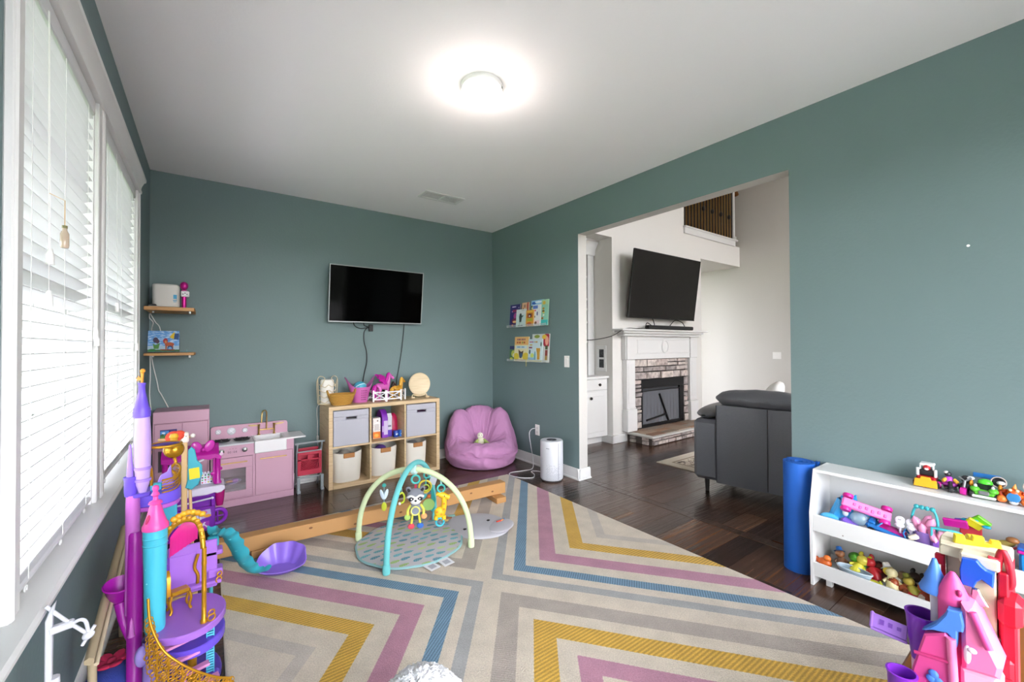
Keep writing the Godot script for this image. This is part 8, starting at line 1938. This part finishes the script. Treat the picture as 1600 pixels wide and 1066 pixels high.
func lower_tray():
	var y := 0.0645
	var G := "toys in the lower shelf tray"
	var o := thing("orange_toy_dinosaur", "orange curled toy creature at the lower tray's far end", "toy figure", Vector3(2.72, y, -0.862), -PI / 2, G)
	put(o, "body", mb().ell(Vector3(0, 0.06, 0), Vector3(0.032, 0.026, 0.024), 14, 10), P("#c05a1c"))
	put(o, "head", mb().ell(Vector3(0.014, 0.092, 0.01), Vector3(0.018, 0.015, 0.016), 12, 8), P("#d06a24"))
	put(o, "tail", mb().tube(spline([Vector3(-0.025, 0.06, 0), Vector3(-0.05, 0.08, 0.0), Vector3(-0.06, 0.1, 0)], 4), [0.014, 0.013, 0.012, 0.011, 0.01, 0.009, 0.008, 0.005, 0.002], 8), P("#b8501a"))
	for k in 4: put(o, "leg", mb().tube([Vector3(-0.018 + 0.036 * (k % 2), 0.05, -0.012 + 0.024 * (k / 2)), Vector3(-0.024 + 0.048 * (k % 2), 0.0, -0.018 + 0.036 * (k / 2))], 0.008, 8), P("#a84818"))
	o = thing("boat_toy", "grey-blue toy boat carrying small figures in the lower tray", "toy boat", Vector3(2.725, y, -0.745), -PI / 2 - 0.1, G)
	put(o, "hull", mb().patch(30, 6, func(u, v):
		var a: float = -TAU * u
		var r: float = lerp(0.7, 1.0, v)
		return Vector3(cos(a) * 0.075 * r * (1.0 + 0.15 * cos(a)), 0.075 * v, sin(a) * 0.034 * r), true).patch(30, 2, func(u, v): return Vector3(cos(TAU * u) * 0.07 * (1.0 - v) * (1.0 + 0.15 * cos(TAU * u)), 0.06, sin(TAU * u) * 0.031 * (1.0 - v)), true), P("#9fb0bc", 0.3))
	put(o, "rim", mb().tube(range(30).map(func(k): return Vector3(cos(TAU * k / 30) * 0.075 * (1.0 + 0.15 * cos(TAU * k / 30)), 0.076, sin(TAU * k / 30) * 0.034)), 0.0035, 6, true), P("#b4c4cc", 0.3))
	var F := [
		["blue-capped brown toy figure at the left end of the toy boat", -0.795, 2.75, 0.075, 1.35, ["#6a4630", "#8a5a3a", "#2a6ab8"], 0.2, 1],
		["yellow star-bodied toy figure standing in the toy boat", -0.745, 2.735, 0.072, 1.6, ["#d8cf3a", "#dccf50", "#c8b82a"], -0.2, 2],
		["green round-headed toy figure behind the yellow one", -0.71, 2.765, 0.078, 1.45, ["#5a9a3a", "#4f9a2a", "#3a7a24"], 0.4, 0],
		["red toy figure with ears next to the boat's near end", -0.655, 2.76, 0.07, 1.55, ["#b81f28", "#c42a30", "#a01a22"], 0.3, 2],
		["yellow-green leaf-coloured toy figure lying under the red one", -0.67, 2.725, 0.066, 1.2, ["#c8c83a", "#b8c43a", "#8f9a2a"], -1.2, 0],
		["pink and green striped toy figure lying at the tray's front", -0.645, 2.735, 0.065, 1.15, ["#c83a8a", "#5a7a5a", "#3a5a4a"], 1.2, 0],
		["white-bodied toy figure with tan head in the tray's middle", -0.61, 2.75, 0.068, 1.45, ["#dcdad4", "#c8a07a", "#6a4a34"], -0.4, 0],
		["white toy figure holding a yellow flower in the middle", -0.575, 2.74, 0.068, 1.5, ["#e2e0d8", "#e8d24a", "#e8e4da"], 0.3, 1],
		["pale cream egg-shaped toy figure in front of the white ones", -0.585, 2.715, 0.066, 1.5, ["#dccf9a", "#e2d6a4", "#c8b87a"], 0.1, -1],
		["dark brown toy figure with round ears behind the cream one", -0.545, 2.755, 0.07, 1.5, ["#4a3026", "#3a2620", "#2a1c18"], -0.2, 2],
		["red and white toy figure leaning left beside a brown block", -0.545, 2.715, 0.066, 1.3, ["#b0242a", "#e8d8c8", "#8a3a20"], -0.9, 0],
		["chestnut toy figure lying across the others near the divider", -0.515, 2.735, 0.07, 1.4, ["#8a3f1e", "#a04a24", "#6a2a14"], 0.8, 0],
		["olive and yellow toy figure right of the chestnut one", -0.5, 2.72, 0.066, 1.35, ["#a8a03a", "#c8b04a", "#7a7a2a"], 0.3, 1],
		["blue toy figure with straw-coloured hat near the divider", -0.475, 2.735, 0.066, 1.6, ["#2f86b8", "#d8b48a", "#c8a04a"], -0.2, 1],
		["grey toy figure lying below the straw-hatted blue one", -0.478, 2.74, 0.065, 1.2, ["#8a9094", "#a8acb0", "#6a6e72"], 1.1, 0],
		["reddish-brown round toy figure against the shelf divider", -0.462, 2.71, 0.065, 1.2, ["#a03a22", "#b0482a", "#802a18"], 0.2, -1],
		["burgundy toy figure half hidden behind the red-eared one", -0.63, 2.79, 0.066, 1.3, ["#6a2a30", "#8a4a3a", "#4a1a1e"], 0.3, 0]]
	for f in F: figure(f[0], f[1], f[2], f[3], f[4], f[5], f[6], f[7])
	o = thing("brown_block", "small striped brown toy block leaning among the figures", "toy block", Vector3(2.735, 0.085, -0.53), -PI / 2 + 0.5, G)
	put(o, "block", mb().pos(Vector3(0, 0.02, 0), 0, 0.3, 0.7).box(Vector3.ZERO, Vector3(0.018, 0.045, 0.02), 0.002), P("#7a3a20"))
	put(o, "stripe", mb().pos(Vector3(0, 0.02, 0), 0, 0.3, 0.7).box(Vector3(0, 0.008, 0), Vector3(0.0185, 0.006, 0.0205)), P("#d8b88a"))

func right_castle():
	# low wooden play table near the camera, castles on its far edge
	var t := thing("play_table", "low wooden play table at the room's near right corner", "table", Vector3(1.72, 0, 0.03))
	var pn := pine()
	put(t, "tabletop", mb().bx(-0.5, 0.5, 0.385, 0.42, -0.35, 0.35, 0.006), M("#b08a4a", 0.5, 0.0, {"tex": ramp_tex("pine", 24, 512, 61, 0.03, 4, ["#b98a55"]), "tri": Vector3(0.8, 2.0, 2.0)}))
	for sx in [-1, 1]:
		for sz in [-1, 1]: put(t, "leg", mb().bx(sx * 0.45 - 0.025, sx * 0.45 + 0.025, 0, 0.385, sz * 0.3 - 0.025, sz * 0.3 + 0.025, 0.004), pn)
	var y0 := 0.4205
	# cream, red and blue castle keep
	var o := thing("castle_keep", "cream toy castle keep with blue porch, red wing and yellow crown", "toy castle", Vector3(1.5, y0, -0.15))
	var cr := P("#d8cdb4", 0.5); var rd := P("#b8102c", 0.4); var bl := P("#1c56c8", 0.4); var yl := P("#e6cc24", 0.4)
	var c2 := P("#c9b89c", 0.5)
	pw(o, "tower_wall", mb().bx(1.462, 1.54, y0, 0.815, -0.214, -0.128, 0.003), c2)
	var tp := PackedVector2Array([V2(1.447, 0.80), V2(1.545, 0.80), V2(1.545, 0.822), V2(1.53, 0.832), V2(1.475, 0.838), V2(1.455, 0.832)])
	pw(o, "tower_roof", mb().prism(tp, -0.224, -0.112, 0.003), cr)
	for k in 3: pw(o, "roof_ridge", mb().tube([Vector3(1.45 + 0.011 * k, 0.824 + 0.006 * k, -0.22), Vector3(1.45 + 0.011 * k, 0.824 + 0.006 * k, -0.116)], 0.0025, 6), cr)
	pw(o, "porch_wall", mb().bx(1.428, 1.462, y0, 0.805, -0.182, -0.13, 0.003), c2)
	pw(o, "porch_top", mb().bx(1.42, 1.47, 0.80, 0.826, -0.186, -0.124, 0.004), cr)
	pw(o, "base_step", mb().bx(1.43, 1.47, y0, 0.655, -0.15, -0.12, 0.004).bx(1.44, 1.55, y0, 0.46, -0.225, -0.11, 0.004), cr)
	var cw := PackedVector2Array([V2(0, 0), V2(0.08, 0), V2(0.078, 0.02), V2(0.062, 0.02), V2(0.06, 0.012), V2(0.05, 0.012), V2(0.048, 0.024), V2(0.03, 0.024), V2(0.028, 0.012), V2(0.02, 0.012), V2(0.018, 0.02), V2(0.004, 0.02)])
	pw(o, "crown", mb().pos(Vector3(1.485, 0.833, -0.125), PI / 2 + 0.35).prism(cw, -0.008, 0.008, 0.002).pos(Vector3(1.505, 0.836, -0.17), 0.3).box(Vector3.ZERO, Vector3(0.03, 0.016, 0.03), 0.004), yl)
	pw(o, "blue_arch", mb().pos(Vector3(1.417, 0, 0), -PI / 2).prism(PackedVector2Array([V2(-0.183, 0.756), V2(-0.162, 0.756), V2(-0.157, 0.772), V2(-0.15, 0.78), V2(-0.133, 0.768), V2(-0.131, 0.8), V2(-0.142, 0.803), V2(-0.15, 0.81), V2(-0.157, 0.82), V2(-0.18, 0.816), V2(-0.184, 0.79)]), -0.012, 0.01, 0.002), bl)
	pw(o, "white_door", mb().bx(1.422, 1.43, 0.66, 0.756, -0.182, -0.166, 0.002), P("#e2e0dc"))
	pw(o, "silver_bell", mb().pos(Vector3(1.416, 0, 0), -PI / 2).prism(PackedVector2Array([V2(-0.168, 0.712), V2(-0.14, 0.722), V2(-0.15, 0.742), V2(-0.155, 0.755), V2(-0.166, 0.753)]), -0.004, 0.006, 0.002), M("#b8b4b0", 0.12, 0.9))
	pw(o, "red_edge", mb().bx(1.455, 1.464, 0.52, 0.808, -0.222, -0.214, 0.002).bx(1.452, 1.466, 0.77, 0.795, -0.232, -0.214, 0.002), rd)
	pw(o, "red_wing", mb().bx(1.43, 1.56, y0, 0.80, -0.128, -0.112, 0.003).bx(1.41, 1.46, y0, 0.62, -0.165, -0.105, 0.006), rd)
	pw(o, "red_arch", mb().pos(Vector3(1.44, 0, 0), -PI / 2).tube(spline([Vector3(-0.13, 0.8, 0), Vector3(-0.122, 0.845, 0), Vector3(-0.112, 0.82, 0), Vector3(-0.109, 0.78, 0), Vector3(-0.116, 0.77, 0), Vector3(-0.128, 0.79, 0)], 5), 0.007, 8), rd)
	pw(o, "red_branch", mb().tube([Vector3(1.43, 0.828, -0.142), Vector3(1.435, 0.824, -0.125)], 0.004, 6), rd)
	pw(o, "red_turret", mb().bx(1.42, 1.47, y0, 0.70, -0.124, -0.1, 0.004).bx(1.41, 1.48, 0.69, 0.75, -0.128, -0.092, 0.01), rd)
	for k in 6: pw(o, "brick_line", mb().bx(1.4085, 1.4105, 0.46 + k * 0.024, 0.463 + k * 0.024, -0.163, -0.107), P("#980c22"))
	# pink castle with blue roofs, nearer the camera
	o = thing("pink_castle", "pink toy castle with blue roofs and purple cup turret on table", "toy castle", Vector3(1.38, y0, -0.2))
	var pk := P("#e04c94", 0.5); var p2 := P("#f07cae", 0.5); var sb := P("#4f86dc", 0.45); var pu := P("#7a2ab4", 0.4); var lv := P("#a678d4", 0.4); var pale := P("#e8b4cc", 0.45)
	pw(o, "tall_turret", tower(1.39, -0.193, [V2(0.0245, y0), V2(0.0245, 0.715), V2(0.0275, 0.722), V2(0.0275, 0.728), V2(0.023, 0.745), V2(0.012, 0.772), V2(0.004, 0.785), V2(0, 0.786)], 22), pk)
	pw(o, "dormer", mb().ell(Vector3(1.37, 0.748, -0.18), Vector3(0.005, 0.008, 0.005), 8, 6), P("#b02868"))
	pw(o, "blue_spire", tower(1.4, -0.224, [V2(0.026, 0.722), V2(0.028, 0.73), V2(0.018, 0.752), V2(0.019, 0.756), V2(0.011, 0.775), V2(0.004, 0.8), V2(0, 0.802)], 18), sb)
	pw(o, "spire_post", tower(1.4, -0.222, [V2(0.01, y0), V2(0.01, 0.73)], 12), P("#cfc8d8"))
	pw(o, "gable_roof", mb().pos(Vector3(1.36, 0, 0), -PI / 2).prism(PackedVector2Array([V2(-0.238, 0.645), V2(-0.215, 0.672), V2(-0.2, 0.7), V2(-0.196, 0.715), V2(-0.174, 0.718), V2(-0.17, 0.69), V2(-0.172, 0.675), V2(-0.18, 0.672), V2(-0.182, 0.636), V2(-0.188, 0.65), V2(-0.196, 0.66), V2(-0.22, 0.655)]), -0.014, 0.016, 0.003), sb)
	pw(o, "front_hall", mb().pos(Vector3(1.352, 0, 0), -PI / 2).prism(PackedVector2Array([V2(-0.268, y0), V2(-0.185, y0), V2(-0.185, 0.62), V2(-0.188, 0.648), V2(-0.2, 0.66), V2(-0.234, 0.64), V2(-0.246, 0.59), V2(-0.255, 0.55)]), -0.024, 0.012, 0.004), pk)
	pw(o, "hall_trim", mb().tube([Vector3(1.338, 0.592, -0.25), Vector3(1.338, 0.602, -0.186)], 0.004, 8), P("#c83878", 0.5))
	pw(o, "hall_post", mb().tube([Vector3(1.34, 0.655, -0.19), Vector3(1.34, y0, -0.182)], 0.008, 10), p2)
	pw(o, "blue_clover", mb().pos(Vector3(1.337, 0.548, -0.222), -PI / 2).ell(Vector3.ZERO, Vector3(0.009, 0.009, 0.004), 10, 6).ell(Vector3(0.012, 0, 0), Vector3(0.009, 0.009, 0.004), 10, 6).ell(Vector3(0.004, 0.012, 0), Vector3(0.009, 0.01, 0.004), 10, 6).bx(0.0, 0.012, -0.03, 0, -0.003, 0.003), sb)
	pw(o, "white_figure", mb().ell(Vector3(1.338, 0.635, -0.165), Vector3(0.006, 0.02, 0.006), 10, 8).ell(Vector3(1.336, 0.648, -0.158), Vector3(0.006, 0.006, 0.008), 8, 6), P("#f0d4e4", 0.4))
	pw(o, "wide_roof", mb().pos(Vector3(1.4, 0, 0), -PI / 2).prism(PackedVector2Array([V2(-0.176, 0.59), V2(-0.12, 0.60), V2(-0.116, 0.625), V2(-0.13, 0.66), V2(-0.148, 0.71), V2(-0.16, 0.73), V2(-0.176, 0.735)]), -0.03, 0.05, 0.008), p2)
	pw(o, "roof_ridge", mb().tube([Vector3(1.35, 0.725, -0.158), Vector3(1.345, 0.66, -0.134)], 0.007, 8), pk)
	pw(o, "wide_base", mb().pos(Vector3(1.4, 0, 0), -PI / 2).prism(PackedVector2Array([V2(-0.178, y0), V2(-0.122, y0), V2(-0.118, 0.585), V2(-0.125, 0.60), V2(-0.178, 0.592)]), -0.02, 0.046, 0.006), pale)
	pw(o, "purple_cup", tower(1.4, -0.245, [V2(0.0, 0.55), V2(0.022, 0.55), V2(0.028, 0.6), V2(0.0315, 0.65), V2(0.034, 0.66), V2(0.029, 0.66), V2(0.025, 0.6), V2(0, 0.59)], 26), pu)
	pw(o, "cup_stem", tower(1.4, -0.245, [V2(0.02, y0), V2(0.022, 0.55)], 20), pale)
	pw(o, "drawbridge", mb().pos(Vector3(1.385, 0.603, -0.304), -PI / 2 + 0.1, -0.2, -0.06).box(Vector3.ZERO, Vector3(0.066, 0.034, 0.006), 0.002).box(Vector3(0, -0.02, 0.002), Vector3(0.07, 0.006, 0.012), 0.002).box(Vector3(-0.034, 0, 0), Vector3(0.008, 0.04, 0.01), 0.003), lv)
	for k in 3: pw(o, "drawbridge_slot", mb().pos(Vector3(1.385, 0.603, -0.304), -PI / 2 + 0.1, -0.2, -0.06).box(Vector3(-0.014 + 0.016 * k, 0.003, 0.004), Vector3(0.008, 0.012 - 0.002 * k, 0.002)), P("#7a4cb0"))
	pw(o, "violet_pot", tower(1.315, -0.268, [V2(0, 0.43), V2(0.022, 0.43), V2(0.026, 0.535), V2(0.029, 0.545), V2(0.025, 0.546), V2(0.021, 0.5), V2(0, 0.49)], 24), pu)
	# wooden crate with white divided tray further right
	o = thing("white_crate", "white divided toy crate at the photograph's right edge by red turret", "crate", Vector3(1.56, y0, -0.07))
	put(o, "crate", mb().bx(-0.05, 0.06, 0, 0.19, -0.025, -0.02).bx(-0.05, -0.045, 0, 0.215, -0.02, 0.08).bx(0.055, 0.06, 0, 0.215, -0.02, 0.08).bx(-0.045, 0.055, 0, 0.01, -0.02, 0.08).bx(-0.045, 0.055, 0.1, 0.106, -0.02, 0.08), P("#dcd8d0", 0.5))
	put(o, "yellow_ball", mb().ell(Vector3(-0.02, 0.13, 0.01), Vector3.ONE * 0.022, 12, 8), P("#e2b81c"))

func near_things():
	# fluffy white pouf at the bottom edge of the picture
	var c := Vector3(0.478, 0.0125, -1.095)
	var o := thing("fluffy_pouf", "white fluffy pouf just showing at the picture's bottom edge", "pouf", c)
	o.scale = Vector3(1, 1.36, 1)
	var wf := M("#e4e4e6", 0.95, 0.0, {"rim": 0.4, "bump": bump_tex("weave", 256, 256, 5, 0.12, 3, 256, 6.0), "bs": 0.8, "tri": 9.0})
	var nz := noise(97, 1.0, 3)
	put(o, "body", mb().patch(150, 80, func(u, v):
		var a: float = -TAU * u
		var ph: float = -PI / 2 + PI * v
		var p := Vector3(cos(ph) * cos(a), sin(ph), cos(ph) * sin(a))
		var k: float = 1.0 + 0.05 * nz.get_noise_3dv(p * 9.0) + 0.03 * nz.get_noise_3dv(p * 26.0)
		return Vector3(p.x * 0.155 * k, max(0.0, 0.145 + p.y * 0.143 * k), p.z * 0.155 * k), true), wf)
	put(o, "foot_ring", mb().pos(Vector3(0, 0.006, 0), 0, PI / 2).ring(Vector3.ZERO, 0.06, 0.006, 24, 6), P("#b8a88c"))
	# white arm toy below the sill
	var w := thing("white_toy_arm", "white plastic toy arm with clear knob below the window sill", "toy", Vector3(-0.3, 0, -1.5))
	var wp := P("#c4c5cc", 0.35)
	pw(w, "panel", mb().pos(Vector3(-0.312, 0.625, -1.5)).prism(PackedVector2Array([V2(-0.006, -0.14), V2(0.006, -0.14), V2(0.007, 0.03), V2(0.012, 0.062), V2(0.004, 0.05), V2(-0.006, 0.02)]), -0.008, 0.008, 0.002), wp)
	pw(w, "post", mb().tube([Vector3(-0.305, 0.5, -1.505), Vector3(-0.3, 0.0, -1.51)], 0.012, 10), wp)
	pw(w, "foot", mb().bx(-0.35, -0.24, 0, 0.015, -1.58, -1.44, 0.004), wp)
	pw(w, "arm", mb().pos(Vector3(-0.29, 0.62, -1.5), 0, 0, 0.12).box(Vector3.ZERO, Vector3(0.044, 0.018, 0.018), 0.003), wp)
	pw(w, "strut", mb().tube([Vector3(-0.318, 0.68, -1.5), Vector3(-0.28, 0.628, -1.5), Vector3(-0.245, 0.585, -1.5)], 0.0045, 8), wp)
	pw(w, "hook", mb().tube(spline([Vector3(-0.27, 0.622, -1.498), Vector3(-0.258, 0.626, -1.498), Vector3(-0.248, 0.618, -1.498), Vector3(-0.243, 0.59, -1.498)], 4), 0.0042, 8), wp)
	pw(w, "clear_knob", mb().pos(Vector3(-0.243, 0.582, -1.498), 0, 0, 0.5).ell(Vector3.ZERO, Vector3(0.013, 0.01, 0.01), 12, 8).tube([Vector3(-0.02, -0.014, 0), Vector3(0.02, 0.012, 0)], 0.004, 6), M("#e4e6ee", 0.1, 0.0, {"alpha": 0.7}))
	# long pale wooden frame edge leaning under the window
	var b := thing("wooden_frame_rail", "pale grooved wooden rail leaning between castle and window wall", "wooden rail", Vector3(-0.31, 0, -2.2))
	var wd := M("#a8977a", 0.6)
	var dirv := Vector3(-0.003, 0.095, -0.46)
	pw(b, "rail", mb().tube([Vector3(-0.306, 0.30, -1.9), Vector3(-0.31, 0.30, -1.9) + dirv * 1.7], 0.014, 6), wd)
	pw(b, "inner_rail", mb().tube([Vector3(-0.289, 0.285, -1.9), Vector3(-0.293, 0.285, -1.9) + dirv * 1.7], 0.007, 6), M("#c4b498", 0.6))
	pw(b, "post", mb().tube([Vector3(-0.309, 0.315, -1.96), Vector3(-0.309, 0.0, -1.98)], 0.012, 8), wd)
	pw(b, "post", mb().tube([Vector3(-0.312, 0.44, -2.6), Vector3(-0.312, 0.0, -2.6)], 0.012, 8), wd)
	# soft flower toy on a blue cushion in the corner below
	var q := thing("blue_cushion", "dark blue cushion on the floor left of the toy castle", "cushion", Vector3(-0.3, 0, -2.2))
	put(q, "cushion", mb().ell(Vector3(0, 0.05, 0), Vector3(0.07, 0.05, 0.09), 18, 10), cloth("#2a3a8a"))
	put(q, "piping", mb().pos(Vector3(0, 0.05, 0), 0, PI / 2).tube(range(28).map(func(k): return Vector3(cos(TAU * k / 28) * 0.07, sin(TAU * k / 28) * 0.09, 0)), 0.004, 6, true), cloth("#22306e"))
	var fl := thing("red_flower", "crimson fabric flower lying on the dark blue cushion", "fabric flower", Vector3(-0.295, 0.1, -2.21))
	for k in 6: put(fl, "petal", mb().pos(Vector3(cos(k * PI / 3) * 0.03, 0.01, sin(k * PI / 3) * 0.03), -k * PI / 3, 0, 0.35).ell(Vector3.ZERO, Vector3(0.028, 0.008, 0.02), 12, 6), cloth("#b81f4a"))
	put(fl, "centre", mb().ell(Vector3(0, 0.014, 0), Vector3(0.014, 0.012, 0.014), 10, 8), cloth("#8a1436"))
